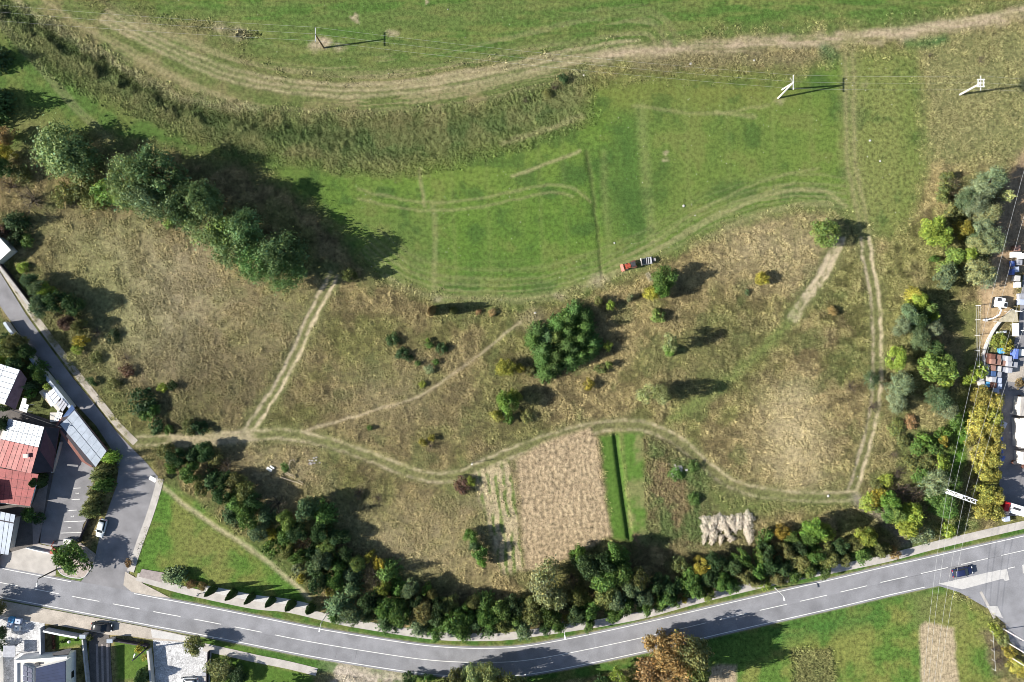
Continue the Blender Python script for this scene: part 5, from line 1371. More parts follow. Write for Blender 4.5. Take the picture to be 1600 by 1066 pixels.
# pale-roofed house with a plum slope at the left edge
h = thing('plum_gable_house', 'gable house with pale sheets on one slope, plum on the other', 'house', W(15, 605).to_tuple())
r0, r1 = W(32, 578, 5.2), W(8, 632, 5.2)
A = [W(-40, 556, 3.6), r0, r1, W(-50, 616, 3.6)]
Bq = [r0, W(42, 592, 3.2), W(24, 640, 3.2), r1]
walls(h, [W(-30, 566), W(38, 588), W(26, 634), W(-36, 616)], [3.3, 3.1, 3.1, 3.3], 'plaster', .4)
roofquad(h, A, .06, 'sheet_dark'); roofquad(h, Bq, .06, 'sheet_plum')
la = [rel(h, p) + up for p in A]
panel_grid(h, la[0], la[1], la[2], la[3], 3, 7, 'sheet_white')
lb = [rel(h, p) + up for p in Bq]
panel_grid(h, *lb, 1, 2, 'sheet_plum', t=.02)
# white roof at the left edge, upper
h = thing('white_roofed_hut', 'bright white roof corner at the left edge above the street', 'building', W(-5, 392).to_tuple())
zz = 2.6
A = [W(-30, 350, zz), W(0, 372, zz), W(17, 391, zz), W(-6, 412, zz), W(-40, 390, zz)]
MB().prism([((rel(h, p).x) * .97, (rel(h, p).y) * .97) for p in A], 0, zz - .1).build('wall', 'plaster', h)
MB().prism([(rel(h, p).x, rel(h, p).y) for p in A], zz - .1, zz).build('roof', 'render_white', h)

# greenhouse and sheds between wall and house
h = thing('greenhouse', 'small glazed greenhouse beside the street wall', 'greenhouse', W(84, 618).to_tuple())
f = lambda x, y, z: rel(h, W(x, y, z))
MB().prism([(f(68, 612, 0).x, f(68, 612, 0).y), (f(82, 603, 0).x, f(82, 603, 0).y), (f(99, 625, 0).x, f(99, 625, 0).y), (f(86, 634, 0).x, f(86, 634, 0).y)], 0, 1.7).build('wall', 'wood_pale', h)
panel_grid(h, f(74, 614, 1.9), f(86, 633, 1.9), f(95, 622, 2.1), f(84, 606, 2.1), 3, 1, 'plastic_pale', 'pane', t=.03)
panel_grid(h, f(66, 612, 1.7), f(80, 636, 1.7), f(86, 633, 1.9), f(74, 614, 1.9), 3, 1, 'sheet_white', 'pane', t=.03)
h = thing('grey_shed', 'grey-roofed shed beside the greenhouse', 'shed', W(98, 632).to_tuple())
f = lambda x, y, z: rel(h, W(x, y, z))
MB().prism([(f(90, 632, 0).x, f(90, 632, 0).y), (f(97, 623, 0).x, f(97, 623, 0).y), (f(106, 633, 0).x, f(106, 633, 0).y), (f(99, 643, 0).x, f(99, 643, 0).y)], 0, 1.9).build('wall', 'plaster', h)
panel_grid(h, f(88, 633, 2.0), f(98, 644, 2.0), f(106, 632, 2.2), f(97, 622, 2.2), 3, 1, 'crate_grey', t=.04)
h = thing('white_shed', 'little white corrugated shed roof next to the long shed', 'shed', W(92, 651).to_tuple())
f = lambda x, y, z: rel(h, W(x, y, z))
MB().box(-1.0, 1.0, -1.0, 1.0, 0, 1.6).build('wall', 'plaster', h)
panel_grid(h, f(84, 657, 1.75), f(94, 660, 1.75), f(99, 645, 1.9), f(90, 642, 1.9), 4, 1, 'white_metal', t=.04)
h = thing('white_canopy', 'white awning on the gable end of the plum house', 'awning', W(38, 632).to_tuple())
f = lambda x, y, z: rel(h, W(x, y, z))
MB().prism([(f(36, 622, 2).x, f(36, 622, 2).y), (f(42, 623, 2).x, f(42, 623, 2).y), (f(41, 631, 2).x, f(41, 631, 2).y), (f(46, 633, 2).x, f(46, 633, 2).y), (f(42, 645, 2).x, f(42, 645, 2).y), (f(30, 641, 2).x, f(30, 641, 2).y)], 2.0, 2.08).build('roof', 'render_white', h)
for x, y in ((36, 622), (45, 633), (42, 644), (31, 640)):
    q = f(x, y, 2); MB().tube((q.x, q.y, 0), (q.x, q.y, 2.0), .05).build('post', 'white_metal', h)


# modern white house with dark roof
h = thing('white_house', 'modern white house with navy roof and solar panels', 'house', W(75, 1060).to_tuple())
f = lambda x, y, z: rel(h, W(x, y, z))
zr = 3.3
def xy(x, y, z=zr):
    q = f(x, y, z); return (q.x, q.y)
outer = [xy(24, 1031), xy(106, 1025), xy(106, 1110), xy(24, 1110)]
MB().prism(outer, 0, zr).build('wall', 'render_white', h)
ins = [xy(28, 1034.5), xy(103, 1029), xy(103, 1106), xy(28, 1106)]
MB().prism(ins, zr - .05, zr + .01).build('roof_deck', 'plaster', h)
par = MB()
for i in range(4):
    o0, o1, i0, i1 = outer[i], outer[(i + 1) % 4], ins[i], ins[(i + 1) % 4]
    par.prism([o0, o1, i1, i0], zr, zr + .35)
par.build('parapet', 'render_white', h)
za, zb = 4.4, 5.4
A = [f(56, 1044, za), f(103, 1032.5, zb), f(103, 1106, zb), f(56, 1106, za)]
MB().prism([(p.x, p.y) for p in A], zr + .02, [za - .05, zb - .05, zb - .05, za - .05]).build('upper_wall', 'render_white', h)
MB().slab(*A, .03).build('roof', 'navy_roof', h)
panel_grid(h, *[p + Vector((0, 0, .035)) for p in A], 1, 14, 'navy_roof', t=.05, gap=.07)
A2 = [f(36, 1038, 3.9), f(51, 1045, 4.35), f(51, 1106, 4.35), f(36, 1106, 3.9)]
MB().prism([(p.x, p.y) for p in A2], zr + .02, [3.85, 4.3, 4.3, 3.85]).build('panel_base', 'sheet_white', h)
panel_grid(h, *A2, 2, 8, 'solar', 'solar_panel', t=.05, gap=.14)
MB().prism([xy(82, 1021, 2.6), xy(104, 1014, 2.6), xy(112, 1013, 2.6), xy(106, 1024, 2.6), xy(84, 1026, 2.6)], 2.5, 2.65).build('canopy', 'dark_metal', h)
q = f(58, 1038, 3.7); MB().box(q.x - .5, q.x + .5, q.y - .2, q.y + .2, zr + .01, 3.75).build('roof_vent', 'dark_metal', h)
wx = max(p[0] for p in outer)
for y0_ in (-1.5, 1.5):
    w_ = MB().box(wx - .02, wx + .05, y0_ - .7, y0_ + .7, .9, 2.2).build('window', 'glass', h)
    MB().box(wx + .05, wx + .08, y0_ - .78, y0_ + .78, .82, .9).build('sill', 'white_metal', w_)

# ------------------------------------------------------------------ walls and fences
def wall_line(name, label, pts, w, hgt, m, cat='wall', cap=None, group=None, z0=-.1):
    a = smooth_line(pts, 4) if len(pts) > 2 else np.array(pts, float)
    l = W(*a[len(a) // 2])
    o = thing(name, label, cat, (l.x, l.y, 0), 0, group)
    p, q = ribbon_pts(a, w / 2, -w / 2)
    MB().loft([[(x[0] - l.x, x[1] - l.y, z0), (x[0] - l.x, x[1] - l.y, hgt), (y[0] - l.x, y[1] - l.y, hgt), (y[0] - l.x, y[1] - l.y, z0)] for x, y in zip(p, q)]).build('wall_body', m, o)
    if cap:
        p, q = ribbon_pts(a, w / 2 + .06, -w / 2 - .06)
        MB().loft([[(x[0] - l.x, x[1] - l.y, hgt), (x[0] - l.x, x[1] - l.y, hgt + .08), (y[0] - l.x, y[1] - l.y, hgt + .08), (y[0] - l.x, y[1] - l.y, hgt)] for x, y in zip(p, q)]).build('coping', cap, o)
    return o


wall_line('street_wall', 'long wall with pale blue coping along the shaded street', [(46, 545), (66, 572), (92, 603), (118, 636)], .55, 2.0, 'plaster', cap='sheet_white')
wall_line('street_wall', 'short pale-capped wall beside the street above the garden trees', [(14, 504), (22, 516), (31, 526)], .5, 1.6, 'plaster', cap='sheet_white')
wall_line('gabion_wall', 'low pale stone retaining wall along the upper footway', [(-20, 392), (0, 416), (24, 446), (48, 477)], .6, .55, 'stone')
wall_line('fence_wall', 'dark board fence above the low stone wall', [(-10, 396), (14, 424), (46, 466)], .12, 1.3, 'sheet_dark')
wall_line('parking_kerb_wall', 'low wall on the parking lot left side', [(98, 690), (90, 720), (84, 738)], .25, .9, 'plaster')
wall_line('parking_fence', 'dark fence behind the parked trailer and spruces', [(143, 800), (139, 815), (131, 832), (126, 846)], .1, 1.1, 'sheet_dark')
wall_line('gate_beam', 'pale sliding gate between hall and corner island', [(44, 855), (60, 859), (80, 863)], .18, .8, 'white_metal')
wall_line('garden_wall', 'white-topped front garden wall facing the road', [(76, 981), (100, 986), (128, 991)], .25, 2.0, 'crate_grey', cap='white_metal')  # shade on the wall face is put into its grey colour
wall_line('garden_wall', 'white side wall between gravel yard and little lawn', [(69, 978), (69.5, 1000), (70, 1020)], .2, 1.6, 'crate_grey', cap='white_metal')
wall_line('garden_wall', 'thin pale wall between little lawn and striped drive', [(134, 996), (137, 1030), (142, 1075)], .18, 1.3, 'crate_grey', cap='concrete_pale')
wall_line('garden_wall', 'grey wall between lower lawn and gravel drive', [(236, 1012), (239, 1040), (242, 1075)], .3, 1.6, 'plaster', cap='concrete_pale')
wall_line('garden_fence', 'dark hedge-lined fence along the lower lawn', [(180, 998), (205, 1002), (234, 1007)], .25, 1.3, 'sheet_dark')
wall_line('garden_wall', 'pale wall left of the white house', [(4, 1026), (5, 1050), (5, 1080)], .22, 1.4, 'render_white')
wall_line('garden_wall', 'dark wall along the gravel drive right side', [(328, 1016), (326, 1045), (325, 1080)], .2, 1.2, 'sheet_dark')
wall_line('retaining_wall', 'curved pale retaining wall round the dirt yard', [(1580, 484), (1560, 503), (1548, 520), (1540, 537), (1534, 555), (1536, 572)], .35, .8, 'concrete_pale')
o = thing('steel_bench_boxes', 'two grey slabs beside the gravel drive right wall', 'slabs', W(321, 1056).to_tuple())
MB().rbox(-.55, .55, .1, .9, 0, .5, .05).build('slab', 'crate_grey', o)
MB().rbox(-.5, .5, -.9, 0, 0, .45, .05).build('slab', 'concrete', o)
for x, y, lb in ((136, 990, 'left gate pillar with pale cap'), (178, 997, 'right gate pillar with pale blue cap')):
    o = thing('gate_pillar', lb + ' at the striped drive', 'pillar', W(x, y).to_tuple())
    MB().box(-.5, .5, -.3, .3, 0, 1.7).build('shaft', 'plaster', o)
    MB().rbox(-.65, .65, -.42, .42, 1.7, 1.85, .05).build('cap', 'sheet_white', o)
o = thing('garden_lamp_globe', 'white garden globe on the little lawn', 'lamp', W(111, 1001).to_tuple())
MB().tube((0, 0, 0), (0, 0, .5), .04).build('stand', 'dark_metal', o)
MB().sphere((0, 0, .75), .32, 14, 8).build('globe', 'render_white', o, True)
for k in range(5):
    x, y = 84 + k * .3, 990 + k * 5.2
    o = thing('flower_bush', f'red flowering plant by the little lawn, {ordn(k + 1)} from the top', 'plant', W(x, y).to_tuple(), 0, 'red flower row')
    cm, tm = LIB['shrub'][k % 4]
    c = link(bpy.data.objects.new('blooms', cm), o); c.color = (.16, .07, .055, 1); o.scale = (.4, .4, .6)

# wire fence by the dirt yard
o = thing('wire_fence', 'thin wire fence with concrete posts left of the dirt yard', 'fence', W(1524, 520).to_tuple())
ys = [478, 500, 524, 548, 572, 596]
for k, y in enumerate(ys):
    q = rel(o, W(1524 - k * .4, y)); MB().tube((q.x, q.y, -.1), (q.x, q.y, 1.9), .07).build('post', 'concrete_pole', o)
for z in (.5, 1.1, 1.8):
    MB().path([rel(o, W(1524 - k * .4, y)) + Vector((0, 0, z)) for k, y in enumerate(ys)], .02).build('strand', 'wire', o)
o = thing('wire_fence', 'low pale fence on the right edge of the lower field', 'fence', W(1550, 1015).to_tuple())
ys = [985, 1000, 1015, 1030, 1045]
for y in ys:
    q = rel(o, W(1546.5 + (y - 985) * .07, y)); MB().tube((q.x, q.y, -.1), (q.x, q.y, 1.2), .05).build('post', 'concrete_pole', o)
MB().path([rel(o, W(1546.5 + (y - 985) * .07, y)) + Vector((0, 0, 1.1)) for y in ys], .03).build('strand', 'wire', o)


# ------------------------------------------------------------------ power lines and lamps
def W3(px, py, z): return W(px, py, z)


def pole_a(px, py, label):
    """twin-leg concrete pole: two legs meeting at the top, cross-arm with insulators"""
    g = on(px, py)
    o = thing('power_pole', label, 'pole', g.to_tuple())
    T = 7.6
    for dx, dy in ((-.6, -.95), (.3, .95)):
        MB().tube((dx, dy, -.2), (0, 0, T), .2, .14, 8).build('leg', 'concrete_pole', o)
    MB().box(-.08, .08, -1.5, 1.5, T - .08, T + .08).build('crossarm', 'steel', o)
    for y in (-1.4, 0, 1.4):
        MB().tube((0, y, T + .08), (0, y, T + .5), .07, .05, 6).build('insulator', 'render_white', o)
    MB().tube((0, 0, T), (-.4, 1.3, T - .8), .04).build('brace', 'steel', o)
    return o, [g + Vector((0, y, T + .5)) for y in (1.4, 0, -1.4)]


def pole_single(px, py, label, m, T=7.4, platform=False):
    g = on(px, py)
    o = thing('power_pole', label, 'pole', g.to_tuple())
    MB().tube((0, 0, -.2), (0, 0, T), .21 if not platform else .24, .13 if not platform else .18, 10).build('shaft', m, o)
    MB().box(-.07, .07, -1.5, 1.5, T - .1, T + .06).build('crossarm', 'steel', o)
    if platform:
        for dx in (-.55, .55):
            MB().box(dx - .06, dx + .06, -.85, .85, T - .05, T + .07).build('switch_beam', 'white_metal', o)
        for dy in (-.7, 0, .7):
            MB().box(-.8, .8, dy - .07, dy + .07, T + .08, T + .2).build('switch_bar', 'white_metal', o)
            for dx in (-.5, .5):
                MB().tube((dx, dy, T + .2), (dx, dy, T + .55), .08, .06, 6).build('insulator', 'render_white', o)
    else:
        for y in (-1.4, 0, 1.4):
            MB().tube((0, y, T + .06), (0, y, T + .4), .06, .05, 6).build('insulator', 'dark_metal', o)
    return o, [g + Vector((0, y, T + .45)) for y in (1.4, 0, -1.4)]


pA, tA = pole_single(506, 75, 'dark wooden power pole on a bare patch in the upper field', 'wood')
pB, tB = pole_a(1220, 147, 'pale two-legged power pole in the upper right of the meadow')
pC, tC = pole_single(1500, 148, 'pale concrete power pole with switch frame near the right edge', 'concrete_pole', 7.6, True)


def cable(name, label, a, b, sag, r=.010, parent=None, n=14, m='wire'):
    a, b = Vector(a), Vector(b)
    o = thing(name, label, 'cable', a.to_tuple())
    pts = []
    for i in range(n + 1):
        t = i / n
        p = a.lerp(b, t); p.z -= sag * 4 * t * (1 - t); pts.append(p - a)
    MB().path(pts, r).build('conductor', m, o)
    return o


L0 = [W(-60, 3, 7.5), W(-60, 14, 7.5), W(-60, 28, 7.5)]
L3 = [W(1680, 128, 7.8), W(1680, 136, 7.8), W(1680, 144, 7.8)]
nm3 = ('upper', 'middle', 'lower')
for k in range(3):
    cable('overhead_wire', f'{nm3[k]} overhead wire left of the wooden pole', L0[k], tA[k], .9)
    cable('overhead_wire', f'{nm3[k]} overhead wire between wooden and two-legged pole', tA[k], tB[k], 1.8, n=20)
    cable('overhead_wire', f'{nm3[k]} overhead wire between two-legged and switch pole', tB[k], tC[k], .7)
    cable('overhead_wire', f'{nm3[k]} overhead wire leaving the switch pole to the right', tC[k], L3[k], .4)

# lattice-arm pylon at the right
TZ = 11.0
ctr = W(1502, 776, TZ)
o = thing('line_pylon', 'tall pylon with white lattice crossarm above the thicket', 'pylon', (ctr.x, ctr.y, 0))
MB().tube((0, 0, -.2), (0, 0, TZ), .28, .2, 10).build('shaft', 'concrete_pole', o)
ax = (W(1524, 784, TZ) - W(1480, 768, TZ)).normalized(); ay = Vector((-ax.y, ax.x, 0))
LEN, WD = 3.3, .38
for s_ in (-1, 1):
    MB().tube(ax * -LEN + ay * s_ * WD + Vector((0, 0, TZ)), ax * LEN + ay * s_ * WD + Vector((0, 0, TZ)), .09).build('chord', 'white_metal', o)
for k in range(12):
    t0, t1 = -LEN + 2 * LEN * k / 12, -LEN + 2 * LEN * (k + 1) / 12
    s_ = 1 if k % 2 else -1
    MB().tube(ax * t0 + ay * s_ * WD + Vector((0, 0, TZ)), ax * t1 - ay * s_ * WD + Vector((0, 0, TZ)), .05).build('lattice_bar', 'white_metal', o)
MB().box(-.25, .25, -.25, .25, TZ - .1, TZ + .15).build('head_plate', 'white_metal', o)
wires_up = [(1592, 300), (1600, 330), (1606, 345), (1616, 350)]
wires_dn = [(1457, 985), (1464, 985), (1471, 985), (1478, 985)]
for k, (t, a, b) in enumerate(zip((-2.6, -1.2, 1.2, 2.8), [(1618, 200), (1628, 240), (1646, 300), (1662, 330)], [(1440, 1110), (1447, 1110), (1455, 1110), (1463, 1110)])):
    p0 = ctr + ax * t + Vector((0, 0, -.9))
    MB().tube(ax * t + Vector((0, 0, TZ)), ax * t + Vector((0, 0, TZ - .9)), .07).build('insulator', 'dark_metal', o)
    cable('overhead_wire', f'{ordn(k + 1)} wire from the left running up from the lattice pylon', p0, W(*a, 11), 1.0, .016)
    cable('overhead_wire', f'{ordn(k + 1)} wire from the left running down across the road', p0, W(*b, 11), 1.0, .016)


def lamp(px, py, top, label, T, arm=1.2, dark=False):
    g = W(px, py)
    o = thing('street_lamp', label, 'street lamp', g.to_tuple())
    mt = 'dark_metal' if dark else 'steel'
    MB().tube((0, 0, 0), (0, 0, T), .17 if dark else .1, .13 if dark else .06, 8).build('post', mt, o)
    MB().tube((0, 0, 0), (0, 0, .5), .16, .15, 8).build('base', mt, o)
    d = (W(*top) - g); d.z = 0; d.normalize()
    MB().tube((0, 0, T), d * arm + Vector((0, 0, T + .15)), .05, .045, 6).build('arm', mt, o)
    hd = d * (arm + .35) + Vector((0, 0, T + .17))
    s_ = Vector((-d.y, d.x, 0))
    a0, a1 = d * arm + Vector((0, 0, T + .12)), d * (arm + .8) + Vector((0, 0, T + .12))
    hdm = MB().loft([[a0 + s_ * .1, a0 - s_ * .1, a1 - s_ * .16, a1 + s_ * .16], [a0 + s_ * .08 + Vector((0, 0, .14)), a0 - s_ * .08 + Vector((0, 0, .14)), a1 - s_ * .12 + Vector((0, 0, .1)), a1 + s_ * .12 + Vector((0, 0, .1))]]).build('lamp_head', 'white_metal', o)
    return o


lamp(513, 957, (502, 1010), 'street lamp at the left end of the tree belt', 6.5, 1.0)
lamp(879, 972, (884, 1020), 'street lamp over the bend beside the yellow tree', 6.0, .6)
lamp(1211, 919, (1222, 960), 'street lamp at the road right of the bend', 5.0, .3)
lamp(231, 1012, (240, 990), 'dark street lamp standing in the lower lawn corner', 7.0, .8, True)
lamp(90, 889, (85, 915), 'street lamp on the corner island, shade painted into its post', 7.0, .9, True)  # dark metal stands in for the shade on this post
o = thing('marker_post', 'short pale marker post beside the field path', 'post', on(738, 723).to_tuple())
MB().tube((0, 0, -.1), (0, 0, 2.4), .09, .07, 8).build('shaft', 'concrete_pole', o)
MB().box(-.16, .16, -.12, .12, 2.4, 2.5).build('cap', 'white_metal', o)
# flagpoles
for k, (x, y) in enumerate(((1568, 983), (1574, 1004), (1576, 1025))):
    o = thing('flagpole', f"{('upper', 'middle', 'lowest')[k]} white flagpole at the side road", 'flagpole', W(x, y).to_tuple(), 0, 'flagpoles')
    MB().tube((0, 0, 0), (0, 0, 6.6), .1, .06, 8).build('shaft', 'render_white', o)
    MB().sphere((0, 0, 6.65), .09, 8, 6).build('finial', 'render_white', o)
    MB().box(-.2, .2, -.2, .2, 0, .1).build('base_plate', 'steel', o)
# white notice board at the street corner
o = thing('notice_board', 'white notice board on two posts at the street corner', 'sign', W(245, 746).to_tuple(), R(-30))
for s_ in (-.5, .5): MB().tube((s_, 0, 0), (s_, 0, 1.9), .05).build('post', 'steel', o)
MB().slab((-.75, -.55, 1.6), (.75, -.55, 1.6), (.75, .45, 2.1), (-.75, .45, 2.1), .05).build('board', 'render_white', o)


# ------------------------------------------------------------------ vehicles
def car(px, py, rz, paint, label, L_=4.2, wd=.86, hgt=1.45, loc=None):
    p = W(px, py) if loc is None else Vector(loc)
    o = thing('car', label, 'car', (p.x, p.y, .03), rz)
    def ring(x, w, zt, zb=.28):
        return [(x, -w * .94, zb), (x, -w, zb + .18), (x, -w * .98, zt - .14), (x, -w * .86, zt - .02), (x, 0, zt + .02), (x, w * .86, zt - .02), (x, w * .98, zt - .14), (x, w, zb + .18), (x, w * .94, zb)]
    hl = L_ / 2
    body = MB().loft([ring(-hl, wd * .72, .78, .42), ring(-hl * .95, wd * .9, .92, .32), ring(-hl * .7, wd, .96), ring(-hl * .1, wd * 1.01, .95), ring(hl * .35, wd, .95), ring(hl * .7, wd * .97, .86), ring(hl * .93, wd * .84, .74, .32), ring(hl, wd * .6, .62, .4)]).build('body', paint, o, True)
    def cr(x, w, zt, zb=.92): return [(x, -w, zb), (x, -w * .86, zt), (x, w * .86, zt), (x, w, zb)]
    glass = MB().loft([cr(-hl * .9, wd * .8, .97), cr(-hl * .72, wd * .84, hgt - .12), cr(-hl * .5, wd * .86, hgt - .03), cr(hl * .02, wd * .86, hgt - .03), cr(hl * .12, wd * .85, hgt - .1), cr(hl * .46, wd * .84, .95)]).build('window_glass', 'glass', o)
    MB().loft([[(x, -w, z), (x, -w * .8, z + .05), (x, w * .8, z + .05), (x, w, z)] for x, w, z in ((-hl * .74, wd * .66, hgt - .12), (-hl * .5, wd * .74, hgt - .03), (hl * .02, wd * .74, hgt - .03), (hl * .12, wd * .7, hgt - .08))]).build('roof_panel', paint, o, True)
    for sy in (-1, 1):
        MB().tube((hl * .1, sy * wd * .76, hgt - .05), (hl * .46, sy * wd * .86, .95), .05, .05, 5).build('pillar', paint, o)
        MB().rbox(hl * .28, hl * .28 + .22, sy * (wd + .1) - .09, sy * (wd + .1) + .09, .93, 1.08, .03).build('mirror', paint, o)
        MB().rbox(hl * .86, hl * .95, sy * wd * .62 - .18, sy * wd * .62 + .18, .6, .76, .04).build('headlight', 'white_metal', o)
        MB().rbox(-hl * .99, -hl * .93, sy * wd * .66 - .16, sy * wd * .66 + .16, .66, .9, .03).build('tail_light', 'tail_red', o)
        for sx in (-.62, .62):
            wl = MB().tube((hl * sx, sy * (wd - .18), .31), (hl * sx, sy * (wd + .02), .31), .32, .32, 16).build('wheel', 'rubber', o)
            MB().tube((hl * sx, sy * (wd + .0), .31), (hl * sx, sy * (wd + .035), .31), .19, .17, 10).build('rim', 'steel', wl)
    return o


car(161, 824, R(255), 'paint_silver', 'pale silver hatchback parked on the side street', 4.1)
car(1501, 892, R(11), 'paint_navy', 'dark blue car driving on the main road', 4.6, .92)
car(162, 978, R(-6), 'paint_black', 'black car parked on the pavement by the striped drive', 4.6, .92)
car(-5, 874, R(-95), 'paint_red', 'red car cut off by the left edge', 4.2)
car(296, 1064, R(183), 'paint_white', 'white car on the pale gravel drive at the bottom edge', 4.4, .9)


def wheel(parent, x, y, r, w, z=None, name='wheel'):
    wl = MB().tube((x, y - w / 2, z or r), (x, y + w / 2, z or r), r, r, 16).build(name, 'rubber', parent)
    MB().tube((x, y - w / 2 - .02, z or r), (x, y + w / 2 + .02, z or r), r * .5, r * .5, 10).build('rim', 'white_metal', wl)


# tractor and machine on the meadow lower edge (heading left-down)
g = on(985, 415)
t = thing('tractor', 'red tractor with front loader at the meadow lower edge', 'tractor', g.to_tuple(), R(197)); t.scale = (.82, .82, .9)
wheel(t, -.75, .75, .68, .42); wheel(t, -.75, -.75, .68, .42); wheel(t, 1.05, .68, .45, .3); wheel(t, 1.05, -.68, .45, .3)
MB().box(-1.1, 1.2, -.32, .32, .5, .9).build('chassis', 'dark_metal', t)
MB().rbox(.1, 1.5, -.38, .38, .85, 1.35, .1).build('bonnet', 'tractor_red', t)
for s_ in (-1, 1):
    MB().rbox(-1.35, -.15, s_ * .75 - .26, s_ * .75 + .26, 1.3, 1.42, .08).build('fender', 'rust', t)
MB().rbox(-1.0, .1, -.5, .5, .9, 1.25, .05).build('cab_base', 'dark_metal', t)
MB().rbox(-.7, -.25, -.25, .25, 1.25, 1.7, .06).build('seat', 'rubber', t)
for sx in (-1.0, .05):
    for sy in (-.55, .55): MB().tube((sx, sy, 1.2), (sx * .95, sy, 2.15), .04).build('cab_post', 'dark_metal', t)
MB().rbox(-1.05, .1, -.62, .62, 2.15, 2.27, .1).build('cab_roof', 'dark_metal', t)
for sy in (-.55, .55): MB().tube((.3, sy, 1.3), (2.1, sy, .6), .09).build('loader_arm', 'tractor_red', t)
MB().prism([(2.0, -.95), (2.7, -.95), (2.7, .95), (2.0, .95)], .15, [.75, .25, .25, .75]).build('loader_bucket', 'tractor_red', t)
MB().tube((.8, .3, 1.3), (.8, .3, 1.9), .05).build('exhaust', 'dark_metal', t)
g = on(1010, 408.5)
t = thing('trailed_implement', 'grey hay machine with pale frame hitched behind the tractor', 'farm machine', g.to_tuple(), R(190)); t.scale = (.8, .8, .9)
MB().box(-1.6, 1.7, -.7, .7, .6, .72).build('bed', 'dark_metal', t)
MB().box(1.55, 1.72, -1.0, 1.0, .7, 1.5).build('front_frame', 'concrete', t)
MB().box(-1.2, -1.08, -.9, .9, .7, 1.35).build('rear_frame', 'crate_grey', t)
for sy in (-.85, .85):
    MB().tube((-1.6, sy, .75), (1.7, sy, .75), .06).build('side_rail', 'steel', t)
for k in range(5): MB().tube((-1.0 + k * .5, -.8, .9), (-.8 + k * .5, .8, .95), .05).build('rake_bar', 'steel', t)
wheel(t, -.3, .95, .4, .22); wheel(t, -.3, -.95, .4, .22)
MB().tube((1.7, 0, .6), (3.0, 0, .55), .06).build('drawbar', 'dark_metal', t)
MB().rbox(-2.4, -1.7, -.45, .45, .4, .95, .08).build('toolbox', 'concrete', t)
wheel(t, -2.0, .5, .3, .15); wheel(t, -2.0, -.5, .3, .15)
g = on(1014, 433)
t = thing('spring_harrow', 'small pale rusty harrow left in the grass below tractor', 'farm tool', g.to_tuple(), R(120))
MB().tube((-1, -.4, .3), (1, -.4, .3), .05).build('beam', 'wood_pale', t); MB().tube((-1, .4, .3), (1, .4, .3), .05).build('beam', 'wood_pale', t)
for k in range(5):
    MB().tube((-.9 + k * .45, -.5, .3), (-.9 + k * .45, .5, .3), .04).build('cross_bar', 'steel', t)
    MB().tube((-.9 + k * .45, -.4, .3), (-.9 + k * .45, -.5, 0), .03).build('tine', 'steel', t)

# trailer and small red machine in the parking lot
g = W(110, 844)
t = thing('box_trailer', 'small white-topped trailer at the end of the parking lot', 'trailer', g.to_tuple(), R(-5))
MB().rbox(-.8, .75, -.45, .45, .45, 1.25, .04).build('box', 'render_white', t)
MB().box(-.8, .75, -.5, .5, .38, .45).build('bed', 'dark_metal', t)
MB().tube((.75, 0, .42), (1.7, 0, .4), .05).build('drawbar', 'steel', t)
wheel(t, -.1, .6, .28, .16); wheel(t, -.1, -.6, .28, .16)
g = W(118.5, 845)
t = thing('motorbike', 'dark parked scooter beside the white-topped trailer', 'scooter', g.to_tuple(), R(40))
wheel(t, .6, 0, .28, .12); wheel(t, -.6, 0, .28, .14)
MB().rbox(-.6, .3, -.18, .18, .4, .75, .06).build('body', 'rust', t)
MB().tube((.6, 0, .3), (.4, 0, 1.0), .04).build('fork', 'steel', t); MB().tube((.4, -.35, 1.0), (.4, .35, 1.0), .03).build('handlebar', 'dark_metal', t)
MB().rbox(-.6, -.05, -.15, .15, .75, .85, .04).build('seat', 'rubber', t)
g = W(88, 859)
t = thing('mini_excavator', 'small red digger under the corner island tree', 'digger', g.to_tuple(), R(95))
for s_ in (-.5, .5): MB().rbox(-.8, .8, s_ - .15, s_ + .15, 0, .4, .1).build('crawler_track', 'rubber', t)
MB().rbox(-.7, .5, -.5, .5, .45, 1.1, .12).build('body', 'tractor_red', t)
MB().rbox(-.45, .25, -.4, .4, 1.1, 1.75, .08).build('cab', 'tractor_red', t)
MB().tube((.5, 0, .9), (1.3, 0, 1.6), .1).build('boom', 'tractor_red', t); MB().tube((1.3, 0, 1.6), (1.9, 0, .6), .08).build('stick', 'tractor_red', t)
MB().prism([(1.75, -.25), (2.1, -.25), (2.1, .25), (1.75, .25)], .2, [.65, .35, .35, .65]).build('bucket', 'dark_metal', t)

# white digger in the dirt yard
g = W(1557, 474)
t = thing('excavator', 'white excavator with curved arm in the dirt yard', 'digger', g.to_tuple(), R(-100))
for s_ in (-.85, .85): MB().rbox(-1.2, 1.2, s_ - .22, s_ + .22, 0, .6, .15).build('crawler_track', 'rubber', t)
MB().rbox(-1.2, .9, -.95, .95, .7, 1.5, .15).build('body', 'paint_white', t)
cb = MB().rbox(-.2, .95, .05, .9, 1.5, 2.5, .1).build('cab', 'paint_white', t)
MB().box(.0, .8, .18, .78, 2.5, 2.54).build('roof_window', 'glass', cb)
MB().rbox(-1.0, -.3, -.8, .0, 1.5, 1.62, .05).build('engine_vent', 'dark_metal', t)
bm = [(.8, -.1, 1.3), (1.7, -.25, 2.5), (2.7, -.6, 2.7), (3.6, -1.3, 1.9), (4.0, -2.0, .9)]
for k in range(4): MB().tube(bm[k], bm[k + 1], .2 - .025 * k, .18 - .025 * k, 8).build('arm_section', 'paint_white', t)
MB().rbox(3.75, 4.35, -2.4, -1.6, .1, .8, .1).build('bucket', 'steel', t)

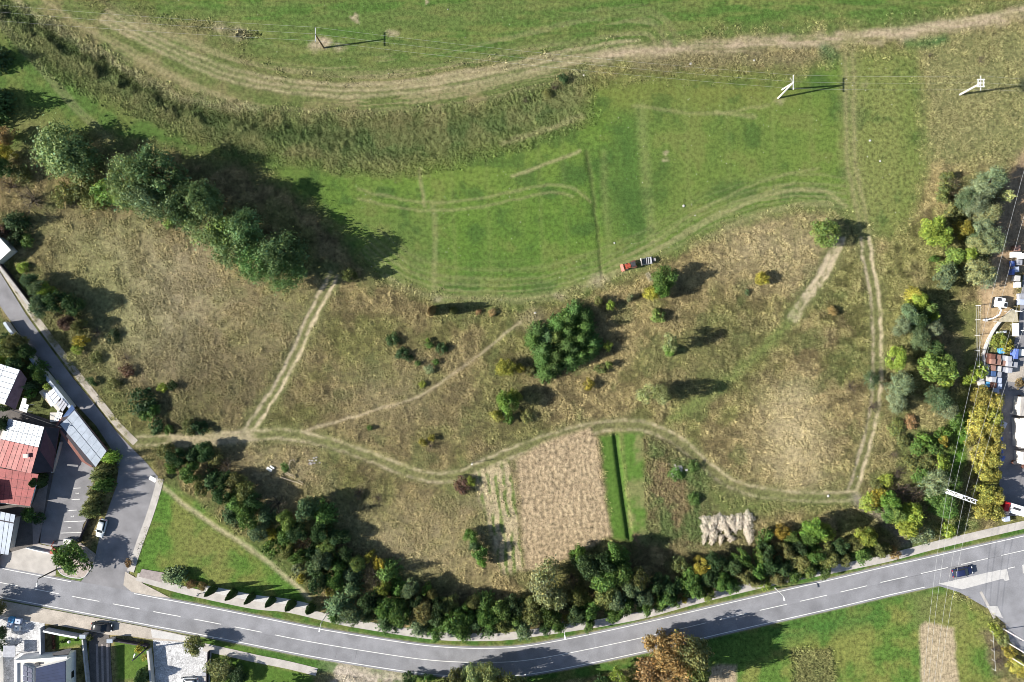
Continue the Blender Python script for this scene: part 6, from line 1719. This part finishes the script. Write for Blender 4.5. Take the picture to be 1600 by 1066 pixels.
# lorry in the yard
g = W(1582, 794)
t = thing('lorry', 'lorry with long white box and red cab in the yard', 'lorry', (g.x, g.y, .02), R(-17))
bx = MB().rbox(-2.0, 2.2, -1.05, 1.05, .8, 2.6, .06).build('box', 'paint_white', t)
MB().box(-1.6, .0, -.1, .35, 2.6, 2.64).build('roof_hatch', 'dark_metal', bx)
MB().rbox(-3.2, -2.1, -1.0, 1.0, .5, 2.2, .12).build('cab', 'paint_red', t)
MB().box(-3.16, -2.3, -.8, .8, 2.2, 2.23).build('cab_roof', 'paint_red', t)
MB().box(-2.2, 2.2, -.5, .5, .5, .8).build('chassis', 'dark_metal', t)
for x in (-2.6, .9, 1.6):
    for y in (-.9, .9): wheel(t, x, y, .45, .28)


# ------------------------------------------------------------------ yard goods
def crate(px, py, w, l, hgt, m, label, rz=0.0, group='crates stacked in the yard', z=.03):
    p = W(px, py, hgt)
    o = thing('crate', label, 'crate', (p.x, p.y, z), rz, group)
    MB().rbox(-w / 2, w / 2, -l / 2, l / 2, .1, hgt, .05).build('box', m, o)
    for s_ in (-.35, 0, .35): MB().box(-w / 2, w / 2, s_ * l - .06, s_ * l + .06, 0, .1).build('pallet_runner', 'wood', o)
    MB().box(-w * .42, w * .42, -l * .42, l * .42, hgt, hgt + .03).build('lid', m, o)
    return o


rowsC = [(556, [('rust', 'dark rusty'), ('rust', 'dark rusty'), ('crate_brown', 'brown'), ('crate_grey', 'grey'), ('crate_grey', 'grey')]), (564, [('rust', 'rusty'), ('crate_brown', 'brown'), ('crate_brown', 'brown'), ('crate_brown', 'brown'), ('crate_grey', 'grey'), ('crate_grey', 'grey')]),
         (574, [('plastic_pale', 'pale'), ('crate_brown', 'brown'), ('concrete_pale', 'whitish'), ('crate_grey', 'grey'), ('crate_grey', 'grey')]), (583, [('plastic_pale', 'pale'), ('sheet_blue', 'dark blue'), ('crate_grey', 'grey')]),
         (592, [('concrete_pale', 'whitish'), ('crate_grey', 'grey'), ('plastic_pale', 'pale blue')]), (601, [('plastic_sky', 'bright blue'), ('rust', 'rusty'), ('plastic_pale', 'pale')])]
for r_, (y, lst) in enumerate(rowsC):
    for k, (m_, w_) in enumerate(lst):
        crate(1543 + k * 8.6 + r_ * .3, y + k * 1.2, 1.05, 1.15, .7 + .35 * ((k * 5 + r_ * 3) % 3), m_, f"{w_} crate in {ordn(r_ + 1)} crate row from the top, {ordn(k + 1)} from left", R(-6))
crate(1566, 548, 1.2, 1.2, 1.0, 'plastic_sky', 'bright blue crate above the crate rows beside the yellow shrub', R(4))
crate(1588, 553, .9, 2.2, 1.6, 'plastic_blue', 'tall dark blue container right of the crate rows', R(-4), None)
crate(1596, 551, 1.2, 1.4, 1.0, 'render_white', 'white crate at the right of the blue container', R(2), None)
crate(1534, 597, 1.2, 1.4, .9, 'concrete_pale', 'whitish crate left of the crate rows', R(8), None)
for k, (x, y, m_, lb) in enumerate(((1557, 609, 'plastic_pale', 'pale blue crate at the hedge top end'), (1589, 398, 'render_white', 'long white box highest in the right yard'), (1598, 400, 'render_white', 'white box at right edge beside the long white one'), (1593, 410, 'crate_grey', 'grey crate under the long white box'), (1588, 421, 'plastic_pale', 'pale blue crate below the grey one'), (1590, 435, 'concrete_pale', 'whitish crate above the bright white one'), (1591, 445, 'render_white', 'bright white crate beside the dirt yard edge'), (1583, 412, 'plastic_blue', 'blue narrow crate at the dirt yard edge'), (1583, 425, 'plastic_blue', 'second blue narrow crate at the dirt yard edge'), (1596, 463, 'crate_grey', 'tilted grey crate right of the excavator'), (1596, 472, 'plastic_pale', 'tilted pale crate right of the excavator'), (1590, 388, 'crate_brown', 'brown crate above the long white box'))):
    crate(x, y, 1.2 if k not in (1, 7, 8) else (2.0 if k == 1 else .6), 1.2, .9 + .2 * (k % 3), m_, lb, R((k * 17) % 12 - 6), 'goods along the right yard edge')
for k, y in enumerate((675, 686, 695.5, 705)):
    p = W(1563.5 + (k % 2), y, 1.1)
    o = thing('wheelie_bin', f'blue wheelie bin beside the yellow hedge, {ordn(k + 1)} from the top', 'bin', (p.x, p.y, .02), R(-8 + 5 * k), 'bins beside the hedge')
    MB().rbox(-.38, .38, -.42, .42, .12, 1.0, .06).build('bin_body', 'plastic_blue', o)
    MB().rbox(-.42, .42, -.46, .46, 1.0, 1.1, .06).build('lid', 'plastic_blue', o)
    for s_ in (-.3, .3): MB().tube((s_ - .05, -.4, .12), (s_ + .05, -.4, .12), .12).build('wheel', 'rubber', o)
crate(1567, 664, 1.5, 1.5, 1.2, 'plastic_pale', 'large pale blue box at the top of the bin row', R(-25), None)
crate(1565.5, 716, 1.2, 1.2, 1.1, 'plastic_blue', 'blue box at the lower end of the bin row', R(-20), None)
crate(1573.5, 811, 1.3, 1.1, 1.0, 'plastic_pale', 'pale blue box below the lorry', R(6), None)
# net canopy
o = thing('net_canopy', 'tan triangular net canopy in the yard', 'canopy', W(1578, 498).to_tuple())
f = lambda x, y, z: rel(o, W(x, y, z))
MB().loft([[f(1558, 503, 1.6), f(1580, 485, 2.6), f(1589, 484, 2.6), f(1591, 503, 2.0)], [f(1558, 503, 1.65), f(1580, 485, 2.65), f(1589, 484, 2.65), f(1591, 503, 2.05)]]).build('net', 'net_tan', o)
for x, y, z in ((1559, 502, 1.6), (1581, 486, 2.6), (1588, 485, 2.6), (1590, 502, 2.0)):
    q = f(x, y, z); MB().tube((q.x, q.y, 0), (q.x, q.y, z), .05).build('post', 'steel', o)
MB().tube(f(1586, 486, 2.6), f(1597, 487, 2.6), .1).build('roller', 'white_metal', o)
o = thing('white_table', 'white work bench under the net canopy', 'bench', W(1583, 514).to_tuple())
MB().rbox(-.7, .7, -1.6, 1.2, .8, .9, .04).build('top', 'render_white', o)
for x in (-.6, .6):
    for y in (-1.4, 1.0): MB().tube((x, y, 0), (x, y, .8), .05).build('leg', 'steel', o)
o = thing('white_board_stack', 'white boards lying under the canopy edge', 'boards', W(1564, 519).to_tuple(), R(4))
MB().rbox(-1.2, 1.0, -.25, .25, 0, .35, .04).build('board', 'render_white', o); MB().rbox(-1.0, .9, -.2, .25, .36, .5, .04).build('board', 'white_metal', o)
o = thing('scaffold_tower', 'white L-shaped pipe frame right of the net canopy', 'frame', W(1594, 500).to_tuple())
MB().tube((0, 2.0, 1.5), (0, -2.4, 1.5), .14).build('pipe', 'white_metal', o); MB().tube((0, 2.0, 0), (0, 2.0, 1.5), .1).build('post', 'white_metal', o); MB().tube((0, -2.3, 0), (0, -2.3, 1.5), .1).build('post', 'white_metal', o)
# buildings of the yard, cut by the right edge
for (pts, z, m_, lb, nm) in (([(1594, 654), (1660, 650), (1660, 702), (1596, 700)], 3.2, 'render_white', 'white-roofed hall at the right edge, upper', 'hall'), ([(1597, 706), (1660, 704), (1660, 728), (1598, 726)], 3.0, 'concrete_pale', 'pale-roofed hall at the right edge, lower', 'hall'), ([(1595, 620), (1660, 620), (1660, 650), (1593, 650)], 2.6, 'concrete', 'grey-roofed store at the right edge of the yard', 'store')):
    c = W(1625, sum(p[1] for p in pts) / 4)
    o = thing(nm + '_building', lb, 'building', c.to_tuple())
    w4 = [rel(o, W(*p, z)) for p in pts]
    MB().prism([(p.x * .985, p.y * .97) for p in w4], 0, z - .1).build('wall', 'plaster', o)
    MB().prism([(p.x, p.y) for p in w4], z - .1, z + .05).build('roof', m_, o)
    panel_grid(o, *[Vector((p.x, p.y, z + .055)) for p in w4], 4, 2, m_, t=.04)
for k, (x, y) in enumerate(((1592, 620), (1594, 638), (1592, 694), (1598, 729), (1582, 722))):
    o = thing('rusty_drum', f'dark rusty drum in the yard, {ordn(k + 1)} from the top', 'drum', W(x, y).to_tuple(), 0, 'drums in the yard')
    MB().tube((0, 0, 0), (0, 0, .9), .42, .42, 14).build('barrel', 'rust', o); MB().tube((0, 0, .9), (0, 0, .94), .45, .45, 14).build('rim', 'dark_metal', o)
# four pale boxes by the left gravel yard
for k, (x, y, m_) in enumerate(((17, 969, 'plastic_sky'), (28, 971, 'plastic_pale'), (15, 977, 'plastic_pale'), (26, 982, 'render_white'))):
    p = W(x, y, .9)
    o = thing('bulk_container', f"{('upper left sky-blue', 'upper right pale', 'lower left pale', 'lower right white')[k]} cube container on the gravel yard", 'container', (p.x, p.y, .03), R(-12), 'four containers on the gravel yard')
    MB().rbox(-.6, .6, -.55, .55, .14, .95, .06).build('tank', m_, o)
    for s_ in (-.45, 0, .45): MB().box(s_ - .06, s_ + .06, -.55, .55, 0, .14).build('pallet_runner', 'wood', o)
    MB().tube((0, 0, .95), (0, 0, 1.0), .12).build('cap', 'dark_metal', o)
o = thing('dark_shelter', 'dark car shelter on the gravel yard', 'carport', W(30, 1012).to_tuple())
MB().rbox(-2.2, .4, -1.3, 1.2, 1.9, 2.0, .04).build('roof', 'crate_grey', o)
for x in (-2.0, .3):
    for y in (-1.1, 1.1): MB().tube((x, y, 0), (x, y, 1.9), .06).build('post', 'dark_metal', o)
# scrap in the grass
g = on(422, 733)
o = thing('scrap_panel', 'white scrap panel lying in the dry grass', 'scrap', g.to_tuple(), R(-30))
MB().slab((-.7, -.4, .15), (.6, -.4, .2), (.6, .3, .45), (-.7, .3, .4), .08).build('panel', 'render_white', o); MB().slab((-.3, .45, .2), (.8, .4, .2), (.8, .8, .35), (-.3, .85, .3), .06).build('loose_sheet', 'steel', o)
for k, (x0_, y0_, x1_, y1_) in enumerate(((440, 745, 462, 753), (446, 739, 462, 747), (448, 737, 460, 743), (462, 752, 474, 757), (466, 750, 474, 754))):
    a, b = on(x0_, y0_, .35), on(x1_, y1_, .35)
    o = thing('timber_pole', f'pale pole lying in dry grass, {ordn(k + 1)} of the pole heap', 'pole', a.to_tuple(), 0, 'heap of pale poles')
    MB().tube((0, 0, 0), b - a, .09, .08, 7).build('pole_body', 'wood_pale', o)
g = on(458, 723)
o = thing('branch_arch', 'pale bent branch standing in the grass near the scrap', 'branch', g.to_tuple())
MB().path([(-.6, -1.4, .1), (-.7, -.4, .7), (-.3, .6, .9), (.3, .8, .8), (.5, .2, .3)], .1, 6).build('limb', 'wood_pale', o)
g = on(490, 722)
o = thing('brick_heap', 'small pinkish heap of rubble in the grass', 'heap', g.to_tuple())
rs = np.random.RandomState(5)
for k in range(14):
    x, y = rs.randn(2) * .55; z = max(.05, .45 - .4 * math.hypot(x, y))
    MB().rbox(x - .2, x + .2, y - .14, y + .14, z - .1, z + .1, .03).build('rubble_piece', ('concrete_pale', 'pavers', 'stone')[k % 3], o)
g = on(1057, 733)
o = thing('rubble_heap', 'pale rubble heap among weeds right of the grass strips', 'heap', g.to_tuple())
for k in range(26):
    x, y = rs.randn(2) * .8; z = max(.06, .6 - .35 * math.hypot(x, y)); s_ = .12 + .2 * rs.rand()
    MB().rbox(x - s_, x + s_, y - s_ * .8, y + s_ * .8, z - s_ * .6, z + s_ * .5, s_ * .3).build('rubble_piece', ('concrete_pale', 'dusty_concrete', 'stone')[k % 3], o)
g = on(992, 842)
o = thing('brushwood_heap', 'brown brushwood heap at the end of the grass strip', 'heap', g.to_tuple())
tw = twig_mesh(77); tw.v = [(x * 1.8, y * 2.2, z * .8) for x, y, z in tw.v]; tw.build('branches', 'wood', o)
# bundles of dry stalks
ST = [(1103, 812, 9, 8), (1112, 822, 9, 9), (1100, 824, 7, 9), (1104, 830, 8, 7), (1116, 812, 8, 8), (1128, 816, 9, 10), (1133, 824, 8, 9), (1142, 814, 8, 8), (1146, 822, 8, 8), (1155, 812, 9, 8), (1154, 820, 8, 8), (1168, 810, 8, 9), (1168, 822, 9, 8), (1170, 834, 8, 8), (1172, 842, 8, 7), (1115, 834, 6, 6), (1112, 844, 6, 6), (1126, 842, 5, 6), (1142, 841, 6, 5), (1100, 842, 5, 6), (1136, 832, 5, 5)]
for k in range(2):
    rs = np.random.RandomState(400 + k)
    n = 900
    th = rs.rand(n) * 6.283; r_ = rs.rand(n) ** .5
    ed = 1 + .22 * np.sin(3 * th + k) + .15 * np.sin(7 * th)
    P = np.stack([np.cos(th) * r_ * ed, np.sin(th) * r_ * ed, .9 * (1 - r_ ** 2.2) * (.35 + .65 * rs.rand(n)) * (.75 + .25 * np.sin(9 * np.cos(th) * r_) * np.cos(8 * np.sin(th) * r_)) + .05], 1)
    Nn = np.stack([np.cos(th) * r_, np.sin(th) * r_, np.full(n, .7)], 1) + rs.randn(n, 3) * .4
    lib('stalks', cards('stalks', P, Nn, .12 * (.5 + 1.0 * rs.rand(n)), hue(.7 + .6 * rs.rand(n), rs, .05), .35, seed=k), None)
for k, (x, y, a, b) in enumerate(sorted(ST)):
    g = on(x, y)
    o = thing('stalk_bundle', f'heap of bleached dry stalks, {ordn(k + 1)} from the left of the pale patch', 'stalk heap', g.to_tuple(), RNG.rand() * 6.28, 'bleached stalk heaps')
    o.rotation_euler[2] = .3 * RNG.randn(); o.scale = (a * (.8 + .4 * RNG.rand()) / S, b * (.95 + .6 * RNG.rand()) / S, .9 + .5 * RNG.rand())
    c = link(bpy.data.objects.new('stalks', LIB['stalks'][k % 2][0]), o); c.color = (.74, .67, .57, 1)
# stones lying about
for k, (x, y) in enumerate(sorted(((912, 118), (1178, 95), (1079, 100), (1100, 111), (1355, 245), (1359, 220), (1375, 252), (836, 489), (700, 15), (960, 380), (1068, 322), (1086, 337), (1340, 745), (1052, 745), (1294, 775)), key=lambda p: p[1])):
    g = on(x, y)
    s_ = .13 + .07 * ((k * 7) % 3)
    o = thing('boulder', f'small pale boulder in the grass, {ordn(k + 1)} boulder from the top of the picture', 'boulder', g.to_tuple(), k, 'pale boulders')
    mb = MB().sphere((0, 0, s_ * .3), s_, 8, 6, .7); mb.v = [(vx * (1 + .2 * math.sin(7 * vy + k)), vy * (1 + .15 * math.cos(9 * vx)), vz) for vx, vy, vz in mb.v]
    mb.build('stone_body', 'concrete_pale', o)


# ------------------------------------------------------------------ a person on the footway
def person(px, py, rz, label):
    g = W(px, py)
    o = thing('person', label, 'person', (g.x, g.y, .06), rz)
    J = {'pelvis': (0, 0, .92), 'chest': (.03, 0, 1.28), 'neck': (.04, 0, 1.46), 'head': (.06, 0, 1.62), 'crownp': (.06, 0, 1.72), 'shl': (.03, .19, 1.40), 'ell': (-.12, .24, 1.14), 'wrl': (-.02, .25, .90), 'hal': (.03, .25, .82), 'shr': (.03, -.19, 1.40), 'elr': (.10, -.24, 1.14), 'wrr': (.26, -.24, .95), 'har': (.32, -.24, .89),
         'hil': (0, .1, .88), 'knl': (.16, .1, .50), 'anl': (.18, .1, .09), 'tol': (.36, .1, .04), 'hir': (0, -.1, .88), 'knr': (.0, -.1, .48), 'anr': (-.26, -.1, .14), 'tor': (-.08, -.1, .05)}
    E = [('pelvis', 'chest'), ('chest', 'neck'), ('neck', 'head'), ('head', 'crownp'), ('chest', 'shl'), ('shl', 'ell'), ('ell', 'wrl'), ('wrl', 'hal'), ('chest', 'shr'), ('shr', 'elr'), ('elr', 'wrr'), ('wrr', 'har'), ('pelvis', 'hil'), ('hil', 'knl'), ('knl', 'anl'), ('anl', 'tol'), ('pelvis', 'hir'), ('hir', 'knr'), ('knr', 'anr'), ('anr', 'tor')]
    RAD = {'pelvis': .14, 'chest': .15, 'neck': .055, 'head': .095, 'crownp': .07, 'shl': .07, 'shr': .07, 'ell': .048, 'elr': .048, 'wrl': .035, 'wrr': .035, 'hal': .04, 'har': .04, 'hil': .095, 'hir': .095, 'knl': .065, 'knr': .065, 'anl': .045, 'anr': .045, 'tol': .04, 'tor': .04}
    keys = list(J)
    me = bpy.data.meshes.new('body')
    me.from_pydata([J[k] for k in keys], [(keys.index(a), keys.index(b)) for a, b in E], [])
    b = link(bpy.data.objects.new('body', me), o)
    md = b.modifiers.new('skin', 'SKIN')
    sv = me.skin_vertices[0].data if me.skin_vertices else None
    if sv is None:
        me.attributes.new('skin', 'FLOAT', 'POINT')
    bpy.context.view_layer.objects.active = b
    if me.skin_vertices:
        for i, k in enumerate(keys):
            me.skin_vertices[0].data[i].radius = (RAD[k], RAD[k]); me.skin_vertices[0].data[i].use_root = (k == 'pelvis')
    b.modifiers.new('sub', 'SUBSURF').levels = 1
    me.materials.append(MATS['cloth_black'])
    jk = MB().loft([[(cx + rx * math.cos(a_ * .785), ry * math.sin(a_ * .785), z) for a_ in range(8)] for z, cx, rx, ry in ((.86, 0, .18, .21), (1.1, .01, .17, .20), (1.35, .03, .18, .25), (1.47, .04, .10, .14))]).build('jacket', 'cloth_white', o, True)
    MB().sphere((.05, 0, 1.66), .115, 10, 6, 1.0).build('hair', 'cloth_black', o, True)
    MB().sphere((.12, 0, 1.6), .075, 8, 6, 1.2).build('face', 'skin', o, True)
    return o


person(313, 927, R(165), 'person in white top and black trousers walking on the footway')
